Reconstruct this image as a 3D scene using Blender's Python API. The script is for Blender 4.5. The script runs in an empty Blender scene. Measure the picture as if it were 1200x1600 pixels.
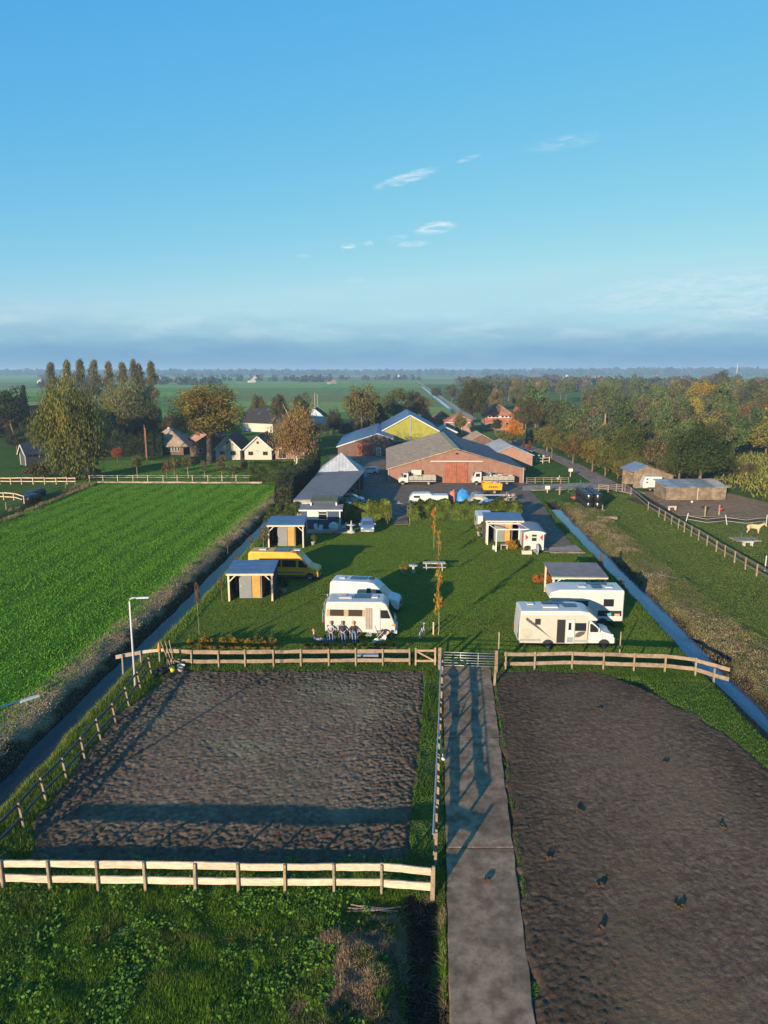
import bpy, math, random
import numpy as np
from mathutils import Vector, Matrix
random.seed(7); RNG = np.random.default_rng(7)
scn = bpy.context.scene; col = scn.collection
R = math.radians
# ---------------------------------------------------------------- camera, sky, sun, exposure
CAM_H, PITCH, FPX = 20.0, R(11.26), 1110.0
cam = bpy.data.cameras.new('camera'); camo = bpy.data.objects.new('camera', cam); col.objects.link(camo)
camo.location = (0, 0, CAM_H); camo.rotation_euler = (math.pi/2 - PITCH, 0, 0)
cam.sensor_fit = 'VERTICAL'; cam.sensor_height = 24; cam.lens = 24*FPX/1600; cam.clip_start = .5; cam.clip_end = 60000
scn.camera = camo
SUN_AZ, SUN_EL = R(28), R(11.2)          # shadows fall 28 degrees right of straight ahead
sun = bpy.data.lights.new('sun', 'SUN'); suno = bpy.data.objects.new('sun', sun); col.objects.link(suno)
sun.energy = 4.6; sun.angle = R(.6); sun.color = (1, .81, .57)
sdir = Vector((math.sin(SUN_AZ)*math.cos(SUN_EL), math.cos(SUN_AZ)*math.cos(SUN_EL), -math.sin(SUN_EL)))
suno.rotation_euler = sdir.to_track_quat('-Z', 'Y').to_euler(); suno.location = (-40, -60, 60)
world = bpy.data.worlds.new('World'); scn.world = world; world.use_nodes = True
scn.view_settings.view_transform = 'Standard'; scn.view_settings.look = 'None'
scn.view_settings.gamma = 1; scn.view_settings.use_curve_mapping = False
scn.view_settings.exposure = 1.03
scn.cycles.max_bounces = 6; scn.cycles.diffuse_bounces = 2; scn.cycles.glossy_bounces = 2
scn.cycles.transmission_bounces = 3; scn.cycles.volume_bounces = 1; scn.cycles.transparent_max_bounces = 6
scn.cycles.caustics_reflective = False; scn.cycles.caustics_refractive = False
scn.cycles.use_denoising = True

class NT:
    def __init__(s, tree): s.t = tree; s.n = tree.nodes; s.l = tree.links
    def new(s, t, **k):
        n = s.n.new(t)
        for a, v in k.items(): setattr(n, a, v)
        return n
    def put(s, sock, v):
        if isinstance(v, bpy.types.NodeSocket): s.l.new(v, sock)
        elif v is not None:
            if hasattr(sock.default_value, '__len__') and not hasattr(v, '__len__'): v = (v,)*len(sock.default_value)
            if hasattr(sock.default_value, '__len__') and len(sock.default_value) == 4 and len(v) == 3: v = (*v, 1)
            sock.default_value = v
    def math(s, op, a, b=None, c=None, clamp=False):
        n = s.new('ShaderNodeMath', operation=op, use_clamp=clamp); s.put(n.inputs[0], a); s.put(n.inputs[1], b)
        if c is not None: s.put(n.inputs[2], c)
        return n.outputs[0]
    def vmath(s, op, a, b=None):
        n = s.new('ShaderNodeVectorMath', operation=op); s.put(n.inputs[0], a)
        if b is not None: s.put(n.inputs[3] if op == 'SCALE' else n.inputs[1], b)
        return n.outputs[0]
    def mix(s, f, a, b, blend='MIX'):
        n = s.new('ShaderNodeMix', data_type='RGBA', blend_type=blend); s.put(n.inputs[0], f); s.put(n.inputs[6], a); s.put(n.inputs[7], b)
        return n.outputs[2]
    def noise(s, vec, scale, detail=3, rough=.55, out=0, dist=0):
        n = s.new('ShaderNodeTexNoise'); s.put(n.inputs['Vector'], vec); n.inputs['Scale'].default_value = scale
        n.inputs['Detail'].default_value = detail; n.inputs['Roughness'].default_value = rough; n.inputs['Distortion'].default_value = dist
        return n.outputs[out]
    def ramp(s, v, a, b, lo=0., hi=1.):
        n = s.new('ShaderNodeMapRange'); n.interpolation_type = 'SMOOTHSTEP'
        for i, q in enumerate((v, a, b, lo, hi)): s.put(n.inputs[i], q)
        return n.outputs[0]
    def mapping(s, vec, scale=(1, 1, 1), rot=(0, 0, 0)):
        n = s.new('ShaderNodeMapping'); s.put(n.inputs[0], vec); n.inputs['Scale'].default_value = scale; n.inputs['Rotation'].default_value = rot
        return n.outputs[0]

def build_sky():
    w = NT(world.node_tree); w.n.clear()
    sky = w.new('ShaderNodeTexSky', sky_type='NISHITA', sun_disc=False)
    sky.sun_elevation = SUN_EL; sky.sun_rotation = math.pi + SUN_AZ
    sky.altitude = 20; sky.air_density = 1.0; sky.dust_density = .15; sky.ozone_density = 3.0
    sc_ = w.new('ShaderNodeSeparateColor'); w.put(sc_.inputs[0], sky.outputs[0]); cc_ = w.new('ShaderNodeCombineColor')
    for i, (a, p, m) in enumerate(((.44, 1.22, 1.85), (1.26, .537, 3.05), (2.95, .08, 3.45))): w.put(cc_.inputs[i], w.math('MINIMUM', w.math('MULTIPLY', w.math('POWER', sc_.outputs[i], p), a), m))
    base = cc_.outputs[0]
    tc = w.new('ShaderNodeTexCoord').outputs['Generated']; sp = w.new('ShaderNodeSeparateXYZ'); w.put(sp.inputs[0], tc)
    x, y, z = sp.outputs
    # low cloud bank along the whole horizon
    n1 = w.noise(w.mapping(tc, (5, 5, 30)), 1.6, 6, .6); n2 = w.noise(w.mapping(tc, (3, 3, 14)), 1.1, 3)
    top = w.math('ADD', w.math('MULTIPLY', w.math('SUBTRACT', n1, .5), .07), .05)
    bank = w.ramp(w.math('SUBTRACT', z, top), .045, -.04)
    bank = w.math('MULTIPLY', bank, w.ramp(n2, .25, .6, .72, .97))
    tint = w.mix(w.ramp(z, .015, .08), (.66, 1.45, 2.25), (1.3, 2.15, 2.85))
    puff = w.math('MULTIPLY', w.ramp(w.noise(w.mapping(tc, (9, 9, 42)), 1.3, 6, .62), .46, .66), w.ramp(z, .03, .065)); tint = w.mix(w.math('MULTIPLY', puff, .95), tint, (2.5, 2.9, 3.2))
    c = w.mix(bank, base, tint)
    # a few fair weather wisps
    wisp = None
    for (az, el, ra, re, tilt, amp) in ((1.7, 13.9, 2.7, .44, .25, 1.), (6.3, 15.1, 1.0, .2, .25, .55), (3.9, 10.5, 1.8, .5, .12, 1.), (2.2, 9.4, 1.4, .26, .05, .75), (1.0, 9.85, .9, .28, .1, .55), (-1.2, 9.45, .5, .22, .05, .75), (-2.7, 9.25, .7, .24, .02, .95), (-6.2, 8.5, .8, .18, .05, .35), (13.2, 15.8, 3.0, .5, .1, .32), (-2.1, 6.8, 1.0, .22, .05, .28), (24, 5.6, 12, 1.6, .06, .42), (29, 4.4, 9, 1.3, .04, .4)):
        azr = w.math('ARCTAN2', x, y); elr = w.math('ARCSINE', z)
        u = w.math('SUBTRACT', azr, R(az)); v = w.math('SUBTRACT', w.math('SUBTRACT', elr, R(el)), w.math('MULTIPLY', u, tilt))
        uu = w.math('DIVIDE', u, R(ra)); vv = w.math('DIVIDE', v, R(re))
        d = w.math('ADD', w.math('MULTIPLY', uu, uu), w.math('MULTIPLY', vv, vv))
        m = w.math('MULTIPLY', w.ramp(d, 1.1, 0), amp)
        wisp = m if wisp is None else w.math('MAXIMUM', wisp, m)
    wn = w.noise(w.mapping(tc, (34, 34, 190), (0, R(8), 0)), 1.0, 7, .68, dist=.6)
    wisp = w.math('MULTIPLY', wisp, w.ramp(wn, .34, .74))
    c = w.mix(wisp, c, (3.6, 3.9, 4.0))
    bg = w.new('ShaderNodeBackground'); w.put(bg.inputs[0], c); bg.inputs[1].default_value = .12
    o = w.new('ShaderNodeOutputWorld'); w.l.new(bg.outputs[0], o.inputs[0])
build_sky()

# ---------------------------------------------------------------- helpers
def ray(px, py):
    a = (px - 600)/FPX; b = (800 - py)/FPX
    return a, math.cos(PITCH) + b*math.sin(PITCH), -math.sin(PITCH) + b*math.cos(PITCH)
def G(px, py, z=0.):                       # where a surveyed point of the photograph stands on the ground
    x, y, w = ray(px, py); t = (z - CAM_H)/w
    return x*t, y*t
def ZH(py, Y):                             # height of a surveyed point at a known distance
    x, y, w = ray(600, py); return CAM_H + Y/y*w
def vnoise(x, y, seed=0):
    x = np.asarray(x, float); y = np.asarray(y, float)
    xi = np.floor(x).astype(np.int64); yi = np.floor(y).astype(np.int64); fx = x - xi; fy = y - yi
    fx = fx*fx*(3 - 2*fx); fy = fy*fy*(3 - 2*fy)
    def h(a, b):
        n = (a*374761393 + b*668265263 + seed*362437) & 0x7fffffff; n = ((n ^ (n >> 13))*1274126177) & 0x7fffffff
        return ((n ^ (n >> 16)) & 0xffff)/65535.
    return (h(xi, yi)*(1-fx) + h(xi+1, yi)*fx)*(1-fy) + (h(xi, yi+1)*(1-fx) + h(xi+1, yi+1)*fx)*fy
def fbm(x, y, seed=0, o=4):
    s = 0; a = .5
    for i in range(o): s = s + a*vnoise(np.asarray(x)*2**i, np.asarray(y)*2**i, seed + i*17); a *= .5
    return s
def sstep(a, b, x):
    t = np.clip((np.asarray(x, float) - a)/(b - a), 0, 1); return t*t*(3 - 2*t)

def tag(o, label=None, cat=None, group=None, kind=None):
    if label: o['label'] = label
    if cat: o['category'] = cat
    if group: o['group'] = group
    if kind: o['kind'] = kind
    return o
def empty(name, loc, rz=0, label=None, cat=None, group=None):
    o = bpy.data.objects.new(name, None); col.objects.link(o); o.location = loc; o.rotation_euler = (0, 0, rz); o.empty_display_size = .2
    return tag(o, label, cat, group)
def link(name, me, parent=None, loc=(0, 0, 0), rot=(0, 0, 0), sc=(1, 1, 1), color=None):
    o = bpy.data.objects.new(name, me); col.objects.link(o); o.parent = parent
    o.location = loc; o.rotation_euler = rot; o.scale = sc
    if color: o.color = (*color, 1)
    return o
def copy_tree(o, parent=None):
    c = o.copy(); col.objects.link(c); c.parent = parent
    for ch in list(o.children): copy_tree(ch, c)
    return c
class MB:
    def __init__(s): s.v = []; s.f = []; s.m = []
    def add(s, vs, fs, mi=0):
        b = len(s.v); s.v += [tuple(p) for p in vs]; s.f += [tuple(i + b for i in f) for f in fs]; s.m += [mi]*len(fs); return s
    BF = ((0, 3, 2, 1), (4, 5, 6, 7), (0, 1, 5, 4), (1, 2, 6, 5), (2, 3, 7, 6), (3, 0, 4, 7))
    def box(s, x0, x1, y0, y1, z0, z1, mi=0):
        return s.add([(x0, y0, z0), (x1, y0, z0), (x1, y1, z0), (x0, y1, z0), (x0, y0, z1), (x1, y0, z1), (x1, y1, z1), (x0, y1, z1)], s.BF, mi)
    def cbox(s, c, size, rot=(0, 0, 0), mi=0):
        from mathutils import Euler
        m = Euler(rot).to_matrix(); c = Vector(c); a, b, d = [q/2 for q in size]
        return s.add([c + m @ Vector(p) for p in ((-a, -b, -d), (a, -b, -d), (a, b, -d), (-a, b, -d), (-a, -b, d), (a, -b, d), (a, b, d), (-a, b, d))], s.BF, mi)
    def bar(s, a, b, w, h=None, mi=0):
        h = h or w; a = Vector(a); b = Vector(b); d = (b - a).normalized()
        up = Vector((0, 0, 1)) if abs(d.z) < .95 else Vector((0, 1, 0))
        r = d.cross(up).normalized()*w/2; u = r.cross(d).normalized()*h/2
        return s.add([a - r - u, a + r - u, a + r + u, a - r + u, b - r - u, b + r - u, b + r + u, b - r + u], ((0, 1, 2, 3), (7, 6, 5, 4), (0, 4, 5, 1), (1, 5, 6, 2), (2, 6, 7, 3), (3, 7, 4, 0)), mi)
    def tube(s, pts, r, n=8, mi=0):
        pts = [Vector(p) for p in pts]; rs = list(r) if hasattr(r, '__len__') else [r]*len(pts); vs = []; fs = []
        for i, p in enumerate(pts):
            d = (pts[min(i+1, len(pts)-1)] - pts[max(i-1, 0)]).normalized()
            a = d.cross(Vector((0, 0, 1)) if abs(d.z) < .9 else Vector((1, 0, 0))).normalized(); b = d.cross(a)
            vs += [p + (a*math.cos(2*math.pi*k/n) + b*math.sin(2*math.pi*k/n))*rs[i] for k in range(n)]
        for i in range(len(pts)-1):
            fs += [(i*n+k, i*n+(k+1) % n, (i+1)*n+(k+1) % n, (i+1)*n+k) for k in range(n)]
        fs += [tuple(range(n))[::-1], tuple(range((len(pts)-1)*n, len(pts)*n))]
        return s.add(vs, fs, mi)
    def lathe(s, prof, c=(0, 0, 0), n=16, axis='z', mi=0):
        vs = []; fs = []
        for (r, h) in prof:
            for k in range(n):
                a = 2*math.pi*k/n; p = (r*math.cos(a), r*math.sin(a), h)
                if axis == 'y': p = (p[0], h, p[1])
                if axis == 'x': p = (h, p[0], p[1])
                vs.append((p[0]+c[0], p[1]+c[1], p[2]+c[2]))
        m = len(prof)
        for i in range(m-1): fs += [(i*n+k, i*n+(k+1) % n, (i+1)*n+(k+1) % n, (i+1)*n+k) for k in range(n)]
        fs += [tuple(range(n))[::-1], tuple(range((m-1)*n, m*n))]
        return s.add(vs, fs, mi)
    def prism(s, poly, a0, a1, axis='y', mi=0, taper=None):
        n = len(poly); vs = []
        for a in (a0, a1):
            for (p, q) in poly:
                k = taper(p, q) if taper else 1
                vs.append({'y': (p, a*k, q), 'x': (a*k, p, q), 'z': (p, q, a)}[axis])
        fs = [tuple(range(n)), tuple(range(n, 2*n))[::-1]] + [(i, i+n, (i+1) % n + n, (i+1) % n) for i in range(n)]
        return s.add(vs, fs, mi)
    def slab(s, quad, t, mi=0):                # a flat polygon given thickness t along its normal
        q = [Vector(p) for p in quad]; nrm = (q[1]-q[0]).cross(q[2]-q[0]).normalized()*t; n = len(q)
        return s.add(q + [p + nrm for p in q], [tuple(range(n))[::-1], tuple(range(n, 2*n))] + [(i, (i+1) % n, (i+1) % n + n, i+n) for i in range(n)], mi)
    def mesh(s, name, mats, smooth=False):
        me = bpy.data.meshes.new(name); me.from_pydata(s.v, [], s.f)
        for m in (mats if isinstance(mats, (list, tuple)) else [mats]): me.materials.append(m)
        if any(s.m): me.polygons.foreach_set('material_index', s.m)
        if smooth: me.polygons.foreach_set('use_smooth', [True]*len(s.f))
        import bmesh
        bm = bmesh.new(); bm.from_mesh(me); bmesh.ops.recalc_face_normals(bm, faces=bm.faces); bm.to_mesh(me); bm.free()
        me.update(); return me
    def build(s, name, mats, parent=None, smooth=False, bevel=0, seg=2, loc=(0, 0, 0), rot=(0, 0, 0)):
        o = link(name, s.mesh(name, mats, smooth), parent, loc, rot)
        if bevel:
            b = o.modifiers.new('bevel', 'BEVEL'); b.width = bevel; b.segments = seg; b.limit_method = 'ANGLE'; b.angle_limit = R(35)
            b.use_clamp_overlap = True
        return o

# ---------------------------------------------------------------- materials
MATS = {}
def M(name, c, rough=.7, var=.18, scale=2.5, bump=0., metal=0., spec=.3, bscale=None, stretch=(1, 1, 1)):
    if name in MATS: return MATS[name]
    m = bpy.data.materials.new(name); m.use_nodes = True; t = NT(m.node_tree); p = t.n['Principled BSDF']
    pos = t.new('ShaderNodeNewGeometry').outputs['Position']
    if stretch != (1, 1, 1): pos = t.mapping(pos, stretch)
    if var:
        n = t.noise(pos, scale, 5, .6); n2 = t.noise(pos, scale*.17, 2)
        f = t.math('ADD', t.math('MULTIPLY', n, .65), t.math('MULTIPLY', n2, .35))
        t.put(p.inputs['Base Color'], t.mix(t.ramp(f, .3, .7), [q*(1-var) for q in c], [min(q*(1+var), .95) for q in c]))
        t.put(p.inputs['Roughness'], t.ramp(n, .3, .7, max(rough-.1, .03), min(rough+.1, 1)))
    else:
        t.put(p.inputs['Base Color'], c); p.inputs['Roughness'].default_value = rough
    p.inputs['Metallic'].default_value = metal; p.inputs['Specular IOR Level'].default_value = spec
    if bump:
        b = t.new('ShaderNodeBump'); b.inputs['Strength'].default_value = min(bump*8, 1); b.inputs['Distance'].default_value = bump
        t.put(b.inputs['Height'], t.noise(pos, bscale or scale*3, 4, .6)); t.put(p.inputs['Normal'], b.outputs[0])
    MATS[name] = m; return m
def leafy(name, use_obj=True, transl=.3, rough=1.):
    m = bpy.data.materials.new(name); m.use_nodes = True; t = NT(m.node_tree); t.n.remove(t.n['Principled BSDF'])
    a = t.new('ShaderNodeAttribute', attribute_name='Col').outputs['Color']
    c = a
    if use_obj:
        oi = t.new('ShaderNodeObjectInfo').outputs['Color']; c = t.mix(1, a, oi, 'MULTIPLY')
    d = t.new('ShaderNodeBsdfDiffuse'); t.put(d.inputs[0], c)
    tr = t.new('ShaderNodeBsdfTranslucent'); t.put(tr.inputs[0], c)
    ms = t.new('ShaderNodeMixShader'); ms.inputs[0].default_value = transl
    t.l.new(d.outputs[0], ms.inputs[1]); t.l.new(tr.outputs[0], ms.inputs[2])
    t.l.new(ms.outputs[0], t.n['Material Output'].inputs[0]); MATS[name] = m; return m
def grassy(name, attr=True, c=(.06, .11, .02), rough_n=.9, var=.3, stripes=None):
    # turf: colour with mottling; facets of the blades catch a low sun, so the shading normal is scattered
    m = bpy.data.materials.new(name); m.use_nodes = True; t = NT(m.node_tree); t.n.remove(t.n['Principled BSDF'])
    g = t.new('ShaderNodeNewGeometry'); pos = g.outputs['Position']
    b = t.new('ShaderNodeAttribute', attribute_name='Col').outputs['Color'] if attr else None
    n1 = t.noise(pos, 1.3, 6, .65); n2 = t.noise(pos, .09, 4, .6); n3 = t.noise(pos, 9, 3)
    f = t.math('ADD', t.math('ADD', t.math('MULTIPLY', n1, .45), t.math('MULTIPLY', n2, .35)), t.math('MULTIPLY', n3, .2))
    mul = t.ramp(f, .3, .7, 1-var, 1+var)
    cc = t.vmath('SCALE', b if b is not None else c, mul)
    yl = t.mix(t.ramp(t.noise(pos, .35, 4), .5, .8, 0, .22), cc, t.vmath('MULTIPLY', cc, (1.6, 1.15, .8)))
    d = t.new('ShaderNodeBsdfDiffuse'); t.put(d.inputs[0], yl)
    wn = t.noise(pos, 14, 2, .6, out=1)
    nn = t.vmath('NORMALIZE', t.vmath('ADD', t.vmath('SCALE', t.vmath('SUBTRACT', wn, (.5, .5, .5)), rough_n*12.), t.vmath('ADD', g.outputs['Normal'], (0, 0, .2))))
    t.put(d.inputs['Normal'], nn)
    t.l.new(d.outputs[0], t.n['Material Output'].inputs[0]); MATS[name] = m; return m

GALV = M('galvanised', (.42, .44, .46), .45, .15, 6, metal=.6); WHITE = M('white_paint', (.47, .465, .45), .45, .06)
GLASS = M('dark_glass', (.015, .018, .022), .06, 0, spec=.6); GLASSB = M('sky_glass', (.05, .07, .09), .05, 0, spec=.9)
RUBBER = M('rubber', (.018, .018, .018), .85, .1); STEEL = M('steel', (.35, .36, .37), .4, .1, metal=.7)
WOODL = M('pale_timber', (.52, .385, .285), .85, .3, 4, .008, stretch=(1, 1, 4)); WOODG = M('weathered_timber', (.235, .17, .118), .9, .35, 4, .008)
WOODD = M('dark_timber', (.055, .055, .058), .8, .3, 4, .006); WOODP = M('post_timber', (.24, .19, .125), .9, .3, 5, .006)
BLACK = M('black_trim', (.02, .02, .022), .6, .1); GREYP = M('grey_plastic', (.25, .26, .27), .6, .1)
LEAF = leafy('leaves', True, .4); BLADE = leafy('grass_blades', False, .35); BARK = M('bark', (.12, .09, .065), .95, .4, 6, .03)
BARKW = M('birch_bark', (.5, .47, .42), .9, .35, 5, .01)
TURF = grassy('turf')
# ---------------------------------------------------------------- ground with ditches
def xl(y): return -19.0 + (np.minimum(y, 118) - 31.9)*.0466      # left ditch
def xr(y): return 22.5 + (np.minimum(y, 112) - 38.7)*.0500       # right ditch
def px0(y): return 2.05 + (y - 18.6)*.0735                        # concrete path edges
def px1(y): return 4.72 + (y - 18.6)*.0950
def hz(x, y):
    x = np.asarray(x, float); y = np.asarray(y, float); h = np.zeros(np.broadcast(x, y).shape)
    near = sstep(230, 150, y)*sstep(140, 90, np.abs(x))
    h = h + near*(.10*(fbm(x*.25, y*.25, 3) - .47))
    w = .65*(fbm(y*.35, x*0 + 3, 5) - .5)
    d = x - xl(y) + w
    on = sstep(128, 118, y)
    h = h - on*1.15*sstep(1.45, .2, np.abs(d))
    h = h + on*sstep(-4.2, -2.6, d)*sstep(-1.1, -2.1, d)*(.12 + .6*np.maximum(fbm(x*.7, y*.7, 9) - .35, 0))
    d = x - xr(y) + w; on = sstep(113, 104, y)
    h = h - on*1.15*sstep(1.45, .25, np.abs(d))
    h = h + on*sstep(.9, 1.9, d)*sstep(7, 4.2, d)*(.3 + .55*np.maximum(fbm(x*.8, y*.8, 11) - .35, 0))
    # side ditch of the field far left
    d = np.abs(x + 53 + .02*(y-96)); h = h - .8*sstep(1.4, .3, d)*sstep(60, 70, y)*sstep(124, 120, y)
    # dug ditch and rough mound beside the concrete path in front
    d = x - (1.25 + (y-20)*.05)
    h = h - 1.0*sstep(.95, .25, np.abs(d))*sstep(24.3, 23.2, y)
    h = h + sstep(-4.4, -2.6, d)*sstep(-.7, -1.4, d)*sstep(23.3, 21.5, y)*(.25 + 1.0*np.maximum(fbm(x*1.1, y*1.1, 15) - .35, 0))
    # beds sink under the riding arenas, the path and the yards
    ar = ((y > 26.6) & (y < 44.2) & (x > -13.6) & (x < px0(y)-1.6)) | ((y < 44) & (x > px1(y)+.3) & (x < 17.5 - .03*(y-30)))
    h = np.where(ar, -.25, h)
    h = np.where((x > px0(y)-.1) & (x < px1(y)+.1) & (y < 45.4), -.25, h)
    return h
def poly_mask(x, y, poly):
    x = np.asarray(x); y = np.asarray(y); ins = np.zeros(x.shape, bool); n = len(poly)
    for i in range(n):
        (x0, y0), (x1, y1) = poly[i], poly[(i+1) % n]
        c = ((y0 > y) != (y1 > y)) & (x < (x1-x0)*(y-y0)/((y1-y0) if y1 != y0 else 1e-9) + x0); ins ^= c
    return ins
LAWN = [(-16.2, 46.6), (-15, 60), (-13, 96), (21, 96), (24, 78), (22.8, 62), (21.5, 46.5)]
FIELD = [(-130, 20), (-21.5, 20), (-20, 60), (-17.5, 110), (-19.5, 125), (-51, 125.5), (-51.6, 70), (-130, 60)]
PADDOCK = [(41, 60), (42, 116), (58, 116), (58, 100), (62, 88), (62, 60)]
MUD = [G(975, 778), G(1040, 778), G(1145, 782), G(1200, 800), G(1200, 815), G(1130, 815), G(1075, 812), G(1030, 800)]
def on_mound(x, y):
    d = x - (1.25 + (y-20)*.05); n = fbm(x*1.1, y*1.1, 15) - .45
    return (y < 22.6 + 3*n) & (d > -3.3 - 4.5*n) & (d < -.7) & (n > -.2)
def zone_color(x, y):
    x = x + 1.2*(fbm(x*.4, y*.4, 21) - .47); y = y + 1.2*(fbm(x*.4, y*.4, 22) - .47)
    c = np.empty(x.shape + (3,)); c[:] = (.085, .135, .028)                       # rough grass
    def put(mask, v): c[mask] = v
    put(y > 128, (.075, .135, .026)); put(y > 215, (.11, .19, .04))
    put(poly_mask(x, y, FIELD), (.085, .205, .018)); put(poly_mask(x, y, LAWN), (.115, .170, .024))
    rw = poly_mask(x, y, FIELD); c[rw] *= (1 + .28*np.sin((x[rw] - y[rw]*.05)*2*math.pi/3.1 + 3*fbm(x[rw]*.1, y[rw]*.1, 4)))[:, None]*(.7 + .65*fbm(x[rw]*.06, y[rw]*.03, 8))[:, None]
    dl = x - xl(y); dr = x - xr(y)
    put((y < 118) & (dl > -3.8) & (dl < -1.0), (.27, .195, .105)); put((y < 118) & (dl > -1.3) & (dl < .9), (.05, .045, .025))
    put((y < 118) & (dl > .9) & (dl < 2.6), (.12, .18, .03))
    put((y < 104) & (dr > .9) & (dr < 5.2), (.17, .15, .06)); put((y < 110) & (dr > -.8) & (dr <= 1.1), (.06, .045, .03))
    put((y < 116) & (dr > 5.2) & (x < 40), (.125, .16, .035))
    put(poly_mask(x, y, PADDOCK), (.125, .155, .042))
    mu = poly_mask(x, y, MUD); put(mu, (.13, .095, .062))
    put((y < 24.3) & (np.abs(x - 1.25 - (y-20)*.05) < 1.0), (.035, .028, .018))
    put(on_mound(x, y), (.16, .11, .065))
    return c
def axis(parts):
    out = []
    for a, b, s in parts: out += list(np.arange(a, b, s))
    return np.array(out + [parts[-1][1]])
gx = axis([(-9000, -2000, 1000), (-2000, -200, 150), (-200, -70, 6), (-70, -24, 1.0), (-24, -13, .28), (-13, 18, .6), (18, 31, .28), (31, 64, 1.), (64, 200, 6), (200, 2000, 150), (2000, 9000, 1000)])
gy = axis([(-3000, -100, 500), (-100, 10, 10), (10, 26, .3), (26, 130, .55), (130, 260, 5), (260, 2000, 80), (2000, 10000, 1000)])
def grid_mesh(name, X, Y, Z, mat, colr=None):
    ny, nx = X.shape; v = np.stack([X, Y, Z], -1).reshape(-1, 3).astype(np.float32)
    i = np.arange(ny*nx).reshape(ny, nx); f = np.stack([i[:-1, :-1], i[:-1, 1:], i[1:, 1:], i[1:, :-1]], -1).reshape(-1, 4)
    return np_mesh(name, v, f, mat, colr.reshape(-1, 3) if colr is not None else None, True)
def np_mesh(name, v, f, mat, colr=None, smooth=False):
    k = f.shape[1]; me = bpy.data.meshes.new(name); me.vertices.add(len(v)); me.vertices.foreach_set('co', np.ascontiguousarray(v, np.float32).ravel())
    me.loops.add(f.size); me.loops.foreach_set('vertex_index', np.ascontiguousarray(f, np.int32).ravel())
    me.polygons.add(len(f)); me.polygons.foreach_set('loop_start', np.arange(0, f.size, k, dtype=np.int32))
    if smooth: me.polygons.foreach_set('use_smooth', np.ones(len(f), bool))
    me.materials.append(mat); me.update(calc_edges=True)
    if colr is not None:
        a = me.color_attributes.new('Col', 'FLOAT_COLOR', 'POINT'); q = np.ones((len(v), 4), np.float32); q[:, :3] = colr; a.data.foreach_set('color', q.ravel())
    return me
X, Y = np.meshgrid(gx, gy)
tag(link('ground', grid_mesh('ground', X, Y, hz(X, Y), TURF, zone_color(X, Y))), kind='structure')

# water
def water_mat(spec=.5, c=(.012, .016, .014)):
    m = bpy.data.materials.new('ditch_water'); m.use_nodes = True; t = NT(m.node_tree); p = t.n['Principled BSDF']
    t.put(p.inputs['Base Color'], c); p.inputs['Roughness'].default_value = .07; p.inputs['Specular IOR Level'].default_value = spec; p.inputs['IOR'].default_value = 1.33
    pos = t.new('ShaderNodeNewGeometry').outputs['Position']
    b = t.new('ShaderNodeBump'); b.inputs['Strength'].default_value = .35; b.inputs['Distance'].default_value = .02; t.put(b.inputs['Height'], t.noise(t.mapping(pos, (1.5, .8, 1)), 2.2, 3)); t.put(p.inputs['Normal'], b.outputs[0])
    return m
WATER = water_mat(1.0, (.018, .055, .13)); WATERL = water_mat(.2, (.008, .015, .018))  # right ditch and canal: the sky's blue reflection is painted into the base colour
def ribbon(name, fx, ys, hw, z, mat, kind='structure'):
    ys = np.array(ys); c = fx(ys); Xr = np.stack([c-hw, c+hw], 1); Yr = np.stack([ys, ys], 1)
    return tag(link(name, grid_mesh(name, Xr, Yr, np.full(Xr.shape, z), mat)), kind=kind)
ribbon('ditch_water', xl, np.arange(0, 121, 3.), 1.25, -.62, WATERL)
ribbon('ditch_water', xr, np.arange(0, 107, 3.), 1.15, -.55, WATER)

# riding arenas: trodden soil with real clods and hoof prints
def soil_mat(name, c, c2, c3):
    m = bpy.data.materials.new(name); m.use_nodes = True; t = NT(m.node_tree); p = t.n['Principled BSDF']
    pos = t.new('ShaderNodeNewGeometry').outputs['Position']
    f = t.noise(pos, 3.5, 5, .65); g = t.noise(pos, .16, 4, .6); h = t.noise(pos, 1.1, 4)
    cc = t.mix(t.ramp(f, .35, .68), c, c2); cc = t.mix(t.ramp(g, .48, .64, 0, .75), cc, c3); cc = t.mix(t.ramp(h, .5, .75, 0, .35), cc, [q*.6 for q in c])
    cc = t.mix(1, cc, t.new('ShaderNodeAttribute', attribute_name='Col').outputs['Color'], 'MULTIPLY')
    t.put(p.inputs['Base Color'], cc); p.inputs['Roughness'].default_value = 1; p.inputs['Specular IOR Level'].default_value = 0
    b = t.new('ShaderNodeBump'); b.inputs['Strength'].default_value = 1.; b.inputs['Distance'].default_value = .06; t.put(b.inputs['Height'], t.noise(pos, 11, 5, .75, dist=.8)); t.put(p.inputs['Normal'], b.outputs[0])
    return m
def clods(x, y, seed, a, f=1.):
    x = x*f; y = y*f; w = fbm(x*.5, y*.5, seed+5)
    n = fbm(x*5.6 + 3*w, y*6.0 + 2*w, seed, 3) - .45; r = np.maximum(0, .42 - vnoise(x*4.7, y*5.0, seed+3))*2
    h = a*(.80*n - .45*r) + .03*(vnoise(x*11, y*11, seed+7) - .5)
    return h + .06*(fbm(x*.16, y*.16, seed+9) - .45)
def edge_drop(dist, x, y, seed): return -.40*sstep(.25, -.55, dist + .9*(fbm(x*.8, y*.8, seed) - .47))
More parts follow.
